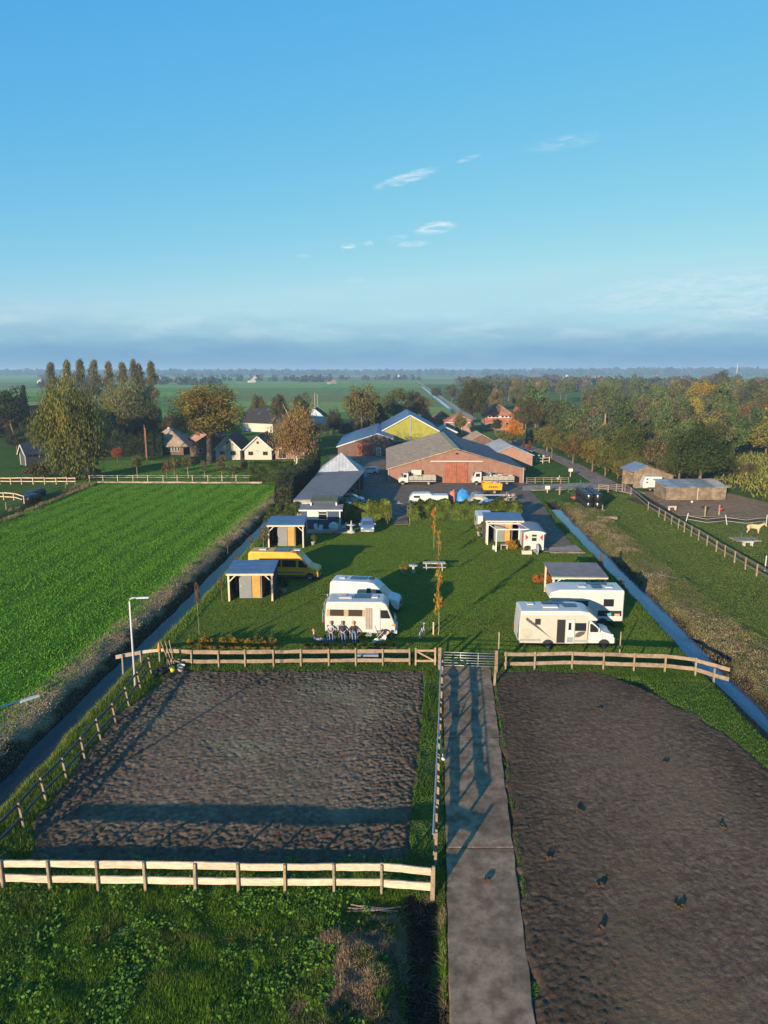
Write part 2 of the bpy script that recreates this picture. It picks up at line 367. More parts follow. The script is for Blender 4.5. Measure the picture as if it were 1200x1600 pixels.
def arena(name, x0, x1, y0, y1, step, dist, seed, amp, mat, freq=1.):
    Xa, Ya = np.meshgrid(np.arange(x0, x1, step), np.arange(y0, y1, step))
    D = dist(Xa, Ya)
    Z = .07 + clods(Xa, Ya, seed, amp*(.65 + .9*sstep(4.5, 1., D)), freq) + edge_drop(D, Xa, Ya, seed+40)
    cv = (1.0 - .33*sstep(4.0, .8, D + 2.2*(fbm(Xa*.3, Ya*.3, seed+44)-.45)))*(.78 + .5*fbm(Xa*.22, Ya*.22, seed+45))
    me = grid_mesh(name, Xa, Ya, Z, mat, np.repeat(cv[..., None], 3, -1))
    return tag(link(name, me), kind='structure')
SOIL = soil_mat('arena_soil', (.125, .084, .054), (.235, .168, .112), (.22, .18, .11)); SOIL2 = soil_mat('arena_soil_dark', (.100, .068, .045), (.185, .130, .085), (.16, .11, .065))
def distL(x, y):
    lft = x + 15.9 - .8*sstep(29, 26.5, y) - np.clip(y-39, 0, 9)*.30
    return np.minimum(np.minimum(lft, 45.2 - y), np.minimum(y - 25.9, 1.0 + (y-26)*.098 - x))
def distR(x, y): return np.minimum(np.minimum(x - px1(y) - .12, 45.0 - y), 19.6 - x - .035*np.maximum(y-33, 0)**2)
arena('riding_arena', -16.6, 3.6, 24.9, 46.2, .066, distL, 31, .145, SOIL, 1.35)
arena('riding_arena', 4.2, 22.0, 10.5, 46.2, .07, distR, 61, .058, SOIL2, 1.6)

# concrete path of cast slabs
def concrete(name, c, st=.5):
    m = bpy.data.materials.new(name); m.use_nodes = True; t = NT(m.node_tree); p = t.n['Principled BSDF']
    pos = t.new('ShaderNodeNewGeometry').outputs['Position']
    f = t.noise(pos, 1.4, 6, .65); g = t.noise(pos, 7, 5, .7); s = t.noise(pos, .5, 4)
    cc = t.mix(t.ramp(f, .32, .68), [q*(1-st) for q in c], [q*1.2 for q in c]); cc = t.mix(t.ramp(g, .52, .72, 0, .55), cc, [q*.45 for q in c]); cc = t.mix(t.ramp(s, .45, .7, 0, .6), cc, (.11, .08, .055))
    t.put(p.inputs['Base Color'], cc); p.inputs['Roughness'].default_value = 1; p.inputs['Specular IOR Level'].default_value = 0
    b = t.new('ShaderNodeBump'); b.inputs['Strength'].default_value = .6; b.inputs['Distance'].default_value = .015; t.put(b.inputs['Height'], t.noise(pos, 22, 5, .7)); t.put(p.inputs['Normal'], b.outputs[0])
    return m
CONC = concrete('worn_concrete', (.29, .20, .126)); CONC2 = concrete('pale_concrete', (.34, .27, .205), .3); ASPH = concrete('yard_asphalt', (.19, .145, .108), .3)
pth = MB().prism([(px0(9.), 9.), (px1(9.), 9.), (px1(46.), 46.), (px0(46.), 46.)], -.2, -.02, 'z').build('concrete_path', CONC); tag(pth, kind='structure')
for a, b in ((9, 17.9), (17.95, 26.9), (26.95, 36.2), (36.25, 45.9)):
    e = lambda y, s: (px0(y) if s < 0 else px1(y)) + .025*math.sin(y*3.1+s) + .015*math.sin(y*7+s)
    ys = np.linspace(a, b, 14); MB().prism([(e(y, -1), y) for y in ys] + [(e(y, 1), y) for y in ys[::-1]], -.06, .045 + random.uniform(-.008, .012), 'z').build('slab', CONC, pth, bevel=.02)
# yard, lane, drive
def sheet(name, poly, z, mat, kind='structure'):
    return tag(MB().prism(poly, z-.12, z, 'z').build(name, mat), kind=kind)
sheet('farm_yard', [(-9.5, 97.5), (19, 97.5), (17.6, 88), (17.8, 77.5), (21.9, 77.5), (22.6, 92), (24.4, 108), (24.8, 118.5), (27, 127), (26.5, 133), (2.5, 133), (2.4, 168.5), (-13, 168.5), (-9, 120)], .06, ASPH)
sheet('entrance_strip', [(1.3, 91.8), (3.3, 91.8), (3.2, 98), (1.0, 98)], .064, ASPH)
sheet('concrete_apron', [(18.5, 76.9), (22.5, 76.9), (22.4, 80.5), (18.9, 79.2)], .068, CONC2)
sheet('driveway', [(23.5, 119), (38.5, 121), (40.8, 116.2), (43.4, 116.2), (42.8, 124), (37, 127.6), (24.5, 124)], .075, CONC2)
sheet('lane', [(37.6, 122), (42.0, 122), (42.4, 150), (41.6, 175), (37.4, 215), (34.8, 215), (38.6, 175), (38.9, 150)], .08, concrete('lane_asphalt', (.25, .20, .165), .25))
sheet('earth_yard', [(41.5, 98), (43, 117.5), (57, 117.5), (60, 104), (60, 98), (52, 95.5)], .03, M('trodden_earth', (.26, .165, .095), .95, .35, 1.2, .03, spec=0))
# ---------------------------------------------------------------- foliage
def unit(v): return v/np.maximum(np.linalg.norm(v, axis=-1, keepdims=True), 1e-9)
def leaves_mesh(name, P, Nrm, size, colr, mat, aspect=.62, updir=None):
    n = len(P); up = updir if updir is not None else RNG.normal(size=(n, 3)); a = unit(np.cross(Nrm, up)); b = unit(np.cross(Nrm, a)) if updir is None else unit(up)
    s = size[:, None]; fold = Nrm*s*.18
    v = np.stack([P - b*s, P + a*s*aspect + fold, P + b*s, P - a*s*aspect + fold], 1).reshape(-1, 3)
    f = np.arange(4*n).reshape(n, 4)
    return np_mesh(name, v, f, mat, np.repeat(colr, 4, 0))
def crown_mesh(kind, seed, ncl, nleaf, leaf):
    g = np.random.default_rng(seed); C = []; rad = []
    for i in range(ncl):
        if kind == 'poplar':
            z = g.uniform(.02, .97); r = (.36*math.sin(math.pi*min(z*1.02+.06, 1))**.6 + .05)*g.uniform(.1, .95); a = g.uniform(0, 6.28); C.append((r*math.cos(a), r*math.sin(a), z)); rad.append((.16, .16, .06))
        elif kind == 'cone':
            z = g.uniform(.02, .97); r = .46*(1-z)*g.uniform(.3, 1); a = g.uniform(0, 6.28); C.append((r*math.cos(a), r*math.sin(a), z)); rad.append((.13, .13, .06))
        elif kind == 'shrub':
            a = g.uniform(0, 6.28); z = g.uniform(.05, .85); r = .42*g.uniform(.2, 1)*math.sqrt(max(1-(z-.35)**2/.5, .05)); C.append((r*math.cos(a), r*math.sin(a), z)); rad.append((.17, .17, .15))
        else:
            d = unit(g.normal(size=3)); q = g.uniform(.45, 1.)
            if d[2] < -.45 and kind != 'willow': d[2] *= .5
            p = d*q*np.array((.39, .39, .40)); z = .5 + p[2]
            if kind == 'top': p[:2] *= .55 + .7*z
            C.append((p[0], p[1], z)); s = g.uniform(.09, .18); rad.append((s, s, s*(1.8 if kind in ('willow', 'birch') else .75)))
    C = np.array(C); rad = np.array(rad); k = g.integers(0, ncl, nleaf)
    d = unit(g.normal(size=(nleaf, 3))); rr = g.uniform(.15, 1, nleaf)**.45
    P = C[k] + d*rad[k]*rr[:, None]*g.uniform(.85, 1.25, (nleaf, 1))
    N = unit(.75*d + .7*g.normal(size=(nleaf, 3)) + np.array((0, 0, .15)))
    ct = g.uniform(.72, 1.28, ncl); cy = g.uniform(0, 1, ncl)
    base = np.ones((nleaf, 3))*(ct[k]*g.uniform(.7, 1.3, nleaf))[:, None]
    yy = np.clip(cy[k] + g.normal(size=nleaf)*.25, 0, 1)[:, None]; base *= (1-yy)*np.array((.85, 1, .9)) + yy*np.array((1.25, 1.02, 1.))
    sz = leaf*g.uniform(.6, 1.35, nleaf)
    hang = kind in ('willow', 'birch')
    if hang: N = unit(N*np.array((1, 1, .3))); up = unit(np.stack([g.normal(size=nleaf)*.2, g.normal(size=nleaf)*.2, -np.ones(nleaf)], 1)); sz = sz*1.5
    return leaves_mesh('crown_'+kind, P, N, sz, base, LEAF, .32 if hang else .62, up if hang else None)
def trunk_mesh(seed, bark, nl=7, top=.72, first=.3, r=.03, spread=.3):
    g = random.Random(seed); mb = MB(); z = [0, .1, first, (first+top)/2, top]
    pts = [(g.uniform(-.02, .02)*i, g.uniform(-.02, .02)*i, zz) for i, zz in enumerate(z)]
    mb.tube(pts, [r*1.35, r, r*.85, r*.55, r*.2], 7)
    for i in range(nl):
        t = first + (top-first)*i/nl*.95; a = i*2.4 + g.uniform(-.4, .4); l = spread*g.uniform(.7, 1.1)*(1 - .5*(t-first)/(1-first))
        p0 = Vector((0, 0, t)); p1 = Vector((math.cos(a)*l*.5, math.sin(a)*l*.5, t+.10)); p2 = Vector((math.cos(a)*l, math.sin(a)*l, t+.20*g.uniform(.7, 1.4)))
        mb.tube([p0, p1, p2], [r*.45, r*.3, r*.09], 5)
    return mb.mesh('trunk', bark, True)
PR = {}
for i in range(5): PR['broad%d' % i] = crown_mesh('broad', 100+i, 46, 6500, .021)
for i in range(3): PR['loose%d' % i] = crown_mesh('top', 120+i, 34, 3600, .024)
for i in range(2): PR['willow%d' % i] = crown_mesh('willow', 130+i, 90, 24000, .0125)
for i in range(3): PR['poplar%d' % i] = crown_mesh('poplar', 140+i, 70, 6500, .019)
for i in range(2): PR['shrub%d' % i] = crown_mesh('shrub', 150+i, 22, 1500, .045)
PR['sapling0'] = crown_mesh('shrub', 166, 26, 420, .055); PR['sapling1'] = crown_mesh('poplar', 167, 24, 420, .045)
PR['cone0'] = crown_mesh('cone', 170, 70, 3500, .028); PR['birch0'] = crown_mesh('birch', 180, 60, 8000, .0135); PR['big0'] = crown_mesh('broad', 190, 90, 16000, .0135); PR['big1'] = crown_mesh('broad', 191, 80, 14000, .0145)
TK = [trunk_mesh(i, BARK) for i in range(3)]; TKB = trunk_mesh(9, BARKW, 9, .85, .2, .02, .3); TKT = trunk_mesh(11, M('sapling_bark', (.30, .26, .19), .9, .2, 8), 3, .9, .45, .012, .1)
def tree(name, label, cat, x, y, h, w, proto, color, group=None, clear=.18, trunk=None, tr=1., rz=None, z=None):
    zz = float(hz(x, y)) if z is None else z
    o = empty(name, (x, y, zz - .03), random.uniform(0, 6.28) if rz is None else rz, label, cat, group)
    tk = trunk or TK[random.randrange(3)]; t = link('trunk', tk, o, sc=(w*.95*tr, w*.95*tr, h))
    link('crown', PR[proto], o, (0, 0, h*clear), sc=(w, w, h*(1-clear)), color=color); return o
GREEN = (.085, .105, .030); OLIVE = (.125, .115, .035); YELL = (.24, .17, .035); DARK = (.045, .060, .022); BROWN = (.15, .095, .045); ORANGE = (.40, .17, .035); WILLOW = (.150, .155, .040); RED = (.22, .06, .035); PALE = (.13, .13, .06); BRIGHT = (.12, .145, .03)
def at(px, py, h_px_top): x, y = G(px, py); return x, y, ZH(h_px_top, y)
def ptree(name, label, px, py, ptop, wpx, proto, color, cat='tree', **k):
    x, y, h = at(px, py, ptop); return tree(name, label, cat, x, y, h, wpx/FPX*(y*.98+4), proto, color, **k)
# left garden and beyond
ptree('willow_tree', 'tall yellow-green willow tree standing at the field corner by the timber fence', 116, 750, 598, 122, 'willow0', WILLOW, clear=.05)
ptree('willow_tree', 'pale green willow in front of the row of poplars', 203, 690, 600, 92, 'willow1', (.155, .16, .06), clear=.1)
ptree('oak_tree', 'huge spreading oak with thick trunk beside the white twin-gabled house', 327, 723, 590, 128, 'big0', (.185, .15, .035), clear=.12, tr=1.3)
ptree('birch_tree', 'golden drooping birch with white trunk behind the clipped hedge', 462, 742, 634, 92, 'birch0', (.27, .165, .06), clear=.12, trunk=TKB)
for i, px in enumerate((103, 124, 142, 160, 179, 198, 213, 220, 236)):
    x, y = (px-600)/FPX*262, 255 + i*1.5; h = ZH((570, 566, 564, 566, 568, 569, 565, 571, 567)[i], y) + .5
    tree('poplar_tree', 'slender columnar poplar in the row of poplars behind the pale willow', 'tree', x, y, h, 7.0 if i != 6 else 5.5, 'poplar%d' % (i % 3), (.16, .145, .06), 'row of poplars behind the willow', clear=.03)
for n, l, px, py, pt, w, pr, c in (
  ('shade_tree', 'dark broad tree over the cream-gabled house', 22, 690, 598, 70, 'broad0', DARK), ('conifer_tree', 'narrow dark conifer beside the cream-gabled house', 43, 680, 602, 22, 'cone0', DARK),
  ('red_leaved_tree', 'dark red leaved tree at the edge of the cream-gabled house garden', -4, 690, 628, 34, 'broad1', (.18, .04, .035)), ('olive_tree', 'olive bush between the dark garden shed and the tall willow', 78, 700, 645, 60, 'broad2', OLIVE),
  ('shade_tree', 'dark green tree filling the gap under the poplars', 160, 700, 635, 70, 'broad3', DARK), ('shade_tree', 'dark green tree beneath the tallest poplar', 240, 690, 628, 42, 'broad1', (.05, .068, .028)),
  ('garden_tree', 'thin bare-twigged brown tree behind the thatched roof', 240, 690, 640, 24, 'loose0', BROWN), ('garden_tree', 'grey-green shrub tree beyond the dark hedge', 188, 704, 668, 40, 'broad4', (.12, .11, .06)),
  ('garden_tree', 'olive tree behind the dark-roofed house', 405, 672, 610, 30, 'broad2', OLIVE), ('garden_tree', 'round brown-green tree behind the dark-roofed house', 438, 676, 609, 34, 'broad3', (.10, .09, .035)),
  ('garden_tree', 'fresh green tree next to the small blue-gabled house', 472, 676, 608, 36, 'broad0', GREEN), ('garden_tree', 'dark low tree in front of the small blue-gabled house', 522, 690, 634, 26, 'broad1', (.07, .08, .04)),
  ('lime_tree', 'tall golden-green lime tree behind the low dark brick barn', 566, 688, 596, 66, 'broad1', (.155, .135, .035)), ('lime_tree', 'dense green lime tree behind the ridge of the green barn', 622, 676, 600, 60, 'broad4', (.10, .115, .035)),
  ('lime_tree', 'green lime tree with rusty lower leaves beside the canal meadow', 652, 674, 603, 46, 'broad2', (.115, .105, .035)), ('shade_tree', 'dark small tree in the gap between the lime trees', 597, 684, 625, 34, 'broad3', DARK),
  ('lime_tree', 'big dark rounded tree behind the brick garage with the red roof', 738, 676, 588, 58, 'big1', (.085, .088, .030)), ('garden_tree', 'small pale olive ball-shaped tree beside the brick garage', 718, 682, 641, 24, 'broad0', (.16, .15, .045)),
  ('maple_tree', 'bright orange maple near the red-roofed house', 801, 696, 652, 40, 'broad2', (.55, .24, .04)), ('garden_tree', 'yellow-green tree in front of the orange maple', 790, 700, 672, 42, 'broad1', (.17, .16, .035)),
  ('shade_tree', 'large round olive tree right of the red-roofed house', 822, 688, 618, 54, 'big1', (.11, .10, .038)), ('garden_tree', 'dark green shrub tree before the red-roofed house windows', 774, 680, 651, 24, 'broad3', (.055, .075, .03)),
  ('garden_tree', 'yellowing tree over the lane bend', 855, 706, 662, 48, 'broad4', (.16, .145, .035)), ('garden_tree', 'light green tree at the lane behind the parked silver car', 862, 716, 672, 36, 'broad2', (.14, .15, .035)),
  ('red_shrub_tree', 'small dark red columnar tree beside the parked silver car', 827, 704, 688, 8, 'poplar0', (.25, .05, .035)), ('red_shrub_tree', 'small red shrub behind the parked silver car', 818, 702, 688, 7, 'cone0', (.25, .05, .035)),
  ('orange_tree', 'small rusty orange tree before the dark hedge by the thatched house', 184, 724, 697, 20, 'broad1', (.32, .11, .04)),
  ('olive_tree', 'grey-green bush tree at the far bank of the canal', 862-180, 628, 602, 22, 'broad0', (.09, .10, .05)), ('olive_tree', 'pair-topped grey-green tree beyond the canal road', 706, 630, 598, 30, 'broad1', (.10, .105, .05)),
  ('garden_shrub', 'large yellowish bush in front of the dark garden shed', 62, 748, 722, 46, 'shrub0', (.11, .10, .04)), ('garden_shrub', 'dark evergreen bush beside the tall willow trunk', 95, 750, 718, 30, 'cone0', (.05, .075, .025)),
  ('garden_shrub', 'green bush between the dark evergreen bush and the willow trunk', 112, 750, 722, 26, 'shrub1', (.07, .095, .03)), ('garden_shrub', 'grey-green conifer bush at the timber fence end', 146, 750, 727, 26, 'shrub0', (.06, .075, .05)),
  ('fruit_tree', 'small leaning fruit tree in front of the white twin-gabled house', 381, 740, 715, 18, 'loose1', (.12, .10, .04))):
    sparse = n == 'garden_tree' and 'bare' in l
    ptree(n, l, px, py, pt, w, pr, c, clear=.06 if 'shrub' in n or 'bush' in n else .14)
for i, (px, c) in enumerate(((215, (.13, .14, .04)), (261, (.18, .10, .05)), (273, (.2, .15, .05)), (294, (.13, .13, .045)), (320, (.12, .11, .05)), (347, (.14, .10, .05)), (364, (.13, .11, .05)), (392, (.12, .11, .05)))):
    ptree('fruit_tree', ('round green', 'reddish brown', 'yellowish', 'wide grey-green', 'thin olive', 'brown-tinged', 'small sparse', 'very small')[i] + ' young fruit tree on the orchard lawn by the thatched house', px, 748, (708, 716, 712, 708, 716, 706, 722, 726)[i], (22, 14, 14, 28, 14, 18, 14, 12)[i], 'sapling0' if i not in (0, 3) else 'broad0', c, clear=.32, trunk=TKT, tr=1.6)
# hedges: a clipped mass of leaves over a stem mesh
def hedge(name, label, x0, y0, x1, y1, w, h, color, n, leaf, ragged=.12, seed=1):
    g = np.random.default_rng(seed); L = math.hypot(x1-x0, y1-y0); a = math.atan2(y1-y0, x1-x0)
    o = empty(name, ((x0+x1)/2, (y0+y1)/2, 0), a, label, 'hedge')
    u = g.uniform(-L/2, L/2, n); face = g.integers(0, 5, n); e = g.uniform(0, 1, n) < 1.6*w/(L*3+w); u = np.where(e, np.sign(u)*(L/2 + g.normal(size=n)*.05), u); s = g.uniform(-1, 1, n); t = g.uniform(0, 1, n); bulge = .12*(fbm(u*1.1, t*2, seed) - .45)
    hh = h*(1 + ragged*(vnoise(u*1.6, u*0, seed)-.5)*2)
    v = np.where(e, s*w/2, np.where(face < 3, -w/2 - bulge, np.where(face == 3, w/2 + bulge, s*w/2))); z = np.where(face < 4, t*hh, hh + g.normal(size=n)*.09)
    P = np.stack([u, v + g.normal(size=n)*.06, np.maximum(z, .03)], 1); N = unit(np.stack([g.normal(size=n)*.6, np.where(face < 3, -1, np.where(face == 3, 1, 0)) + g.normal(size=n)*.5, np.where(face == 4, 1, .3) + g.normal(size=n)*.5], 1))
    cl = (.45 + 1.05*vnoise(u*1.5, z*1.6, seed+2))[:, None]*g.uniform(.7, 1.3, (n, 1))*np.ones((1, 3))
    f = link('foliage', leaves_mesh('foliage', P, N, leaf*g.uniform(.6, 1.4, n), cl, LEAF), o, color=color)
    MB().box(-L/2+.15, L/2-.15, -w/2+.18, w/2-.18, 0, h*.86).build('stems', M('hedge_core', (.025, .032, .014), 1, .3), o)
    return o
hedge('hedge', 'green hedge between the blue cabin and the lawn entrance', -8.6, 93.6, .9, 95.2, 1.0, 2.35, (.145, .175, .03), 11000, .14, .18, 3)
hedge('hedge', 'long green hedge behind the white wagon, hiding the parked caravan', 3.6, 94.9, 18.7, 95.4, 1.0, 2.4, (.10, .135, .026), 15000, .14, .18, 4)
hedge('hedge', 'clipped dark hedge before the white twin-gabled house', -24.5, 129.6, -16.9, 129.8, 2.4, 3.4, (.055, .085, .022), 9000, .14, .03, 5)
hedge('hedge', 'long dark hedge behind the orchard lawn by the thatched house', -70, 168, -53, 170, 2.5, 5.5, (.030, .042, .020), 8000, .26, .15, 6)
hedge('hedge', 'dark overgrown hedge running from the birch towards the grey carport', -15.2, 106, -14.0, 140, 2.6, 3.4, (.055, .068, .03), 16000, .17, .4, 7)
for i, px in enumerate((418, 432, 446, 460)):
    x, y = G(px, 822); tree('cypress', 'green cypress ' + ('at the end of the cypress row nearest the left ditch', 'second from the ditch in the row by the blue cabin', 'third from the ditch in the row by the blue cabin', 'touching the wall of the blue cabin')[i], 'cypress', x, y+2, (3.2, 2.7, 2.5, 2.9)[i], 1.9, 'poplar%d' % (i % 3), (.085, .115, .03), 'cypress row by the blue cabin', clear=.02)
# young street trees with autumn leaves along the middle of the lawn
for i, (px, py, pt, w, c, l) in enumerate(((678, 857, 788, 12, (.46, .21, .03), 'slim young tree with bright orange leaves nearest the long hedge'), (685, 876, 826, 13, (.34, .2, .035), 'slim young tree with olive-gold leaves behind the picnic bench'),
      (685, 907, 862, 8, (.32, .15, .04), 'thin sapling with few brown leaves at the picnic bench'), (685, 992, 884, 23, (.34, .20, .03), 'tall young tree with golden leaves near the bicycle'))):
    ptree('young_tree', l, px, py, pt, w, 'sapling1', c, clear=.33 if i != 3 else .28, trunk=TKT, tr=2.2)
for px, py, pt, w, c, l in ((1038-2, 800+20, 795, 12, (.13, .16, .04), 'small round-headed tree in front of the hedge, left of the lawn entrance'),):
    pass
ptree('young_tree', 'small round-headed tree left of the yard entrance, before the shorter hedge', 605, 822, 797, 10, 'sapling0', (.19, .2, .05), clear=.35, trunk=TKT, tr=2)
ptree('young_tree', 'small round-headed tree right of the yard entrance, before the longer hedge', 640, 822, 786, 14, 'sapling0', (.17, .2, .06), clear=.35, trunk=TKT, tr=2)
for i, (px, py, pt, w) in enumerate(((311, 992, 905, 10), (347, 940, 898, 9), (370, 893, 865, 7), (393, 868, 835, 7), (412, 858, 818, 14), (937, 912, 862, 9), (968, 950, 900, 11), (356, 862, 835, 6))):
    ptree('sapling', ('leafless sapling at the corner of the shrub row and the left ditch', 'bare sapling left of the nearer blue-roofed shelter', 'bare sapling behind the yellow van tail', 'thin sapling left of the farther blue-roofed shelter', 'bushy brown sapling touching the farther blue-roofed shelter', 'bare brown sapling by the right ditch behind the grey-roofed shelter', 'bare brown sapling by the right ditch beside the overcab camper', 'bare stick sapling on the bank of the left ditch')[i], px, py, pt, w, 'sapling0', (.16, .10, .06), clear=.55 if i != 4 else .3, trunk=TKT, tr=2.0 if w > 8 else 2.6)
# shrub rows on the lawn
def shrubs(pts, cs, label, group, h=.8, w=.9):
    for i, (x, y) in enumerate(pts):
        s = random.uniform(.7, 1.25); o = empty('shrub', (x, y, float(hz(x, y))), random.uniform(0, 6), label, 'shrub', group)
        link('foliage', PR['shrub%d' % (i % 2)], o, sc=(w*s, w*s, h*s), color=cs[i % len(cs)])
shrubs([(-14.2 + i*.55 + random.uniform(-.1, .1), 49.2 + random.uniform(-.2, .2)) for i in range(12)], [(.30, .22, .03), (.16, .16, .035), (.34, .2, .03), (.26, .21, .04)], 'small yellow-leaved shrub in the row behind the fence', 'yellow shrub row behind the fence', .95)
shrubs([(-5.6 + i*.7, 48.9 + .1*math.sin(i*2)) for i in range(10)], [(.2, .15, .03), (.12, .13, .03)], 'low straggly shrub between the seated people and the fence', 'low shrubs before the seated people', .55, .6)
shrubs([(14.6 + i*.62, 65.6 + .15*i) for i in range(7)], [(.45, .16, .04), (.36, .17, .05)], 'orange-leaved shrub behind the grey-roofed shelter', 'orange shrubs behind the grey-roofed shelter', 1.0, 1.0)

# the wood on the right, tree by tree
WC = [((.095, .115, .042), 'olive green'), ((.078, .105, .038), 'mid green'), ((.115, .103, .050), 'russet brown'), ((.140, .142, .042), 'yellow-green'), ((.092, .100, .055), 'grey-green'), ((.102, .102, .050), 'brown-tinted'), ((.060, .082, .034), 'dark green'), ((.21, .18, .04), 'golden yellow')]
def wood(n, x0, x1, y0, y1, hmin, hmax, where, seed, excl=None, front=False):
    g = random.Random(seed); pts = []; tries = 0
    while len(pts) < n and tries < 6000:
        tries += 1; x = g.uniform(x0, x1); y = g.uniform(y0, y1)
        if x < 47 + max(0, 170-y)*.0 or (excl and excl(x, y)): continue
        md = (3.6 if y < 190 else 5.2)
        if any((x-a)**2 + (y-b)**2 < md*md for a, b in pts): continue
        pts.append((x, y))
    for x, y in pts:
        k = g.choices(range(8), (22, 24, 7, 11, 16, 9, 12, 2))[0]; c, nm = WC[k]; h = g.uniform(hmin, hmax); w = h*g.uniform(.55, .85)
        c = tuple(q*1.22*g.uniform(.85, 1.15) for q in c)
        tree('woodland_tree', nm + ' broadleaf tree ' + where, 'tree', x, y, h, w, g.choice(('broad0', 'broad1', 'broad2', 'broad3', 'broad4', 'loose0', 'loose1', 'loose2')), c, where, clear=.03)
corn = lambda x, y: (x > 56 and y < 128 + (x-56)*.18) or (x < 60 and y < 128)
wood(26, 46, 70, 124, 165, 8, 12, 'at the wood edge behind the stable', 1, corn)
wood(66, 48, 140, 150, 230, 11, 15, 'in the middle of the wood', 2, lambda x, y: corn(x, y) or x > 45 + y*.55)
wood(56, 46, 260, 230, 380, 13, 18, 'at the back of the wood', 3, lambda x, y: x > 45 + y*.55)
wood(30, 60, 400, 380, 620, 14, 19, 'beyond the back of the wood', 4, lambda x, y: x > 45 + y*.55)
for px, py, pt, w, c, l in ((1092, 772, 652, 100, (.055, .075, .026), 'large dense dark green tree directly behind the wooden stable'), (1060, 765, 668, 60, (.075, .095, .03), 'green bushy tree behind the leaning wooden shed'), (1095, 668, 590, 62, (.33, .24, .04), 'bright golden tree standing out in the wood'), (1180, 700, 622, 70, (.19, .095, .045), 'rust-brown tree above the maize field'),
      (980, 745, 655, 66, (.10, .115, .03), 'green tree beside the lane verge post'), (1125, 632, 573, 34, (.07, .075, .035), 'dark tall tree on the skyline of the wood'), (925, 738, 678, 50, (.19, .155, .035), 'yellow-green tree at the lane edge opposite the driveway'), (895, 726, 672, 44, (.16, .11, .04), 'orange-brown tree at the lane edge further on'), (945, 744, 690, 46, (.13, .14, .035), 'fresh green tree at the lane edge nearest the gate'), (965, 748, 716, 30, (.17, .16, .04), 'low yellow-green bush tree beside the leaning shed')):
    ptree('woodland_tree', l, px, py, pt, w, 'big1' if w > 58 else 'broad%d' % (px % 5), c, clear=.04)
# bushes at the ground along the lane and the wood edge
for i in range(26):
    y = 128 + i*3.0; x = 46.0 + random.uniform(-.6, 1.2) - max(0, y-175)*.1
    tree('lane_bush', 'leafy bush along the lane verge under the wood', 'bush', x, y, random.uniform(3, 6), random.uniform(3.5, 5.5), 'broad%d' % (i % 5), random.choice(((.13, .135, .032), (.16, .14, .035), (.11, .11, .035))), 'bushes along the lane', clear=.02)

# far woods and hedgerows: too far to tell the trees apart
def far_mass(name, label, pts, hs, color, leaf=1.6, per=36, seed=5):
    g = np.random.default_rng(seed); n = len(pts); P0 = np.repeat(np.array(pts), per, 0); H = np.repeat(np.array(hs), per)
    d = unit(g.normal(size=(n*per, 3))); rr = g.uniform(.5, 1, (n*per, 1)); o = d*rr*np.stack([H*.48, H*.48, H*.5], 1)
    P = np.concatenate([P0, np.zeros((n*per, 1))], 1) + o; P[:, 2] += H*.5; P[:, 2] = np.maximum(P[:, 2], .4)
    N = unit(d + .6*g.normal(size=d.shape)); tc = np.repeat(g.uniform(.7, 1.3, (n, 1)), per, 0)*g.uniform(.75, 1.25, (n*per, 1))*np.ones((1, 3))
    tc *= np.repeat(np.stack([g.uniform(.8, 1.35, n), np.ones(n), g.uniform(.8, 1.2, n)], 1), per, 0)
    return tag(link(name, leaves_mesh(name, P, N, leaf*g.uniform(.6, 1.4, n*per)*np.sqrt(H/10), tc, LEAF), color=color), label, kind='stuff')
g = np.random.default_rng(77); pts = []; hs = []
for i in range(240): pts.append((g.uniform(180, 900), g.uniform(420, 1100))); hs.append(g.uniform(9, 16))
for i in range(60): pts.append((g.uniform(70, 200), g.uniform(640, 1000))); hs.append(g.uniform(8, 14))
pts2 = [(x, y, h) for (x, y), h in zip(pts, hs) if x > 60 + (y-400)*.07]
far_mass('distant_wood', 'mass of autumn trees behind the wood', [p[:2] for p in pts2], [p[2] for p in pts2], (.12, .10, .045), 2.0, 60, 8)
pts = []; hs = []
for r in range(22):                                    # hedgerows and copses on the polder
    y = 800*1.075**r*g.uniform(.95, 1.05); x0 = g.uniform(-.55, .5)*y; L = g.uniform(.03, .16)*y
    for i in range(int(26)): pts.append((x0 + g.uniform(0, L), y + g.uniform(-15, 15))); hs.append(g.uniform(6, 13))
far_mass('distant_hedgerow', 'scattered far hedgerows and copses on the polder', pts, hs, (.055, .065, .035), 2.6, 26, 9)
pts = []; hs = []
for i in range(1900):
    y = g.uniform(2900, 5200); pts.append((g.uniform(-.68, .68)*y, y)); hs.append(g.uniform(14, 26)*(1.3 if 900 < pts[-1][0] < 2500 else 1))
far_mass('horizon_wood', 'long blue band of far woodland on the horizon', pts, hs, (.05, .06, .035), 7., 16, 10)
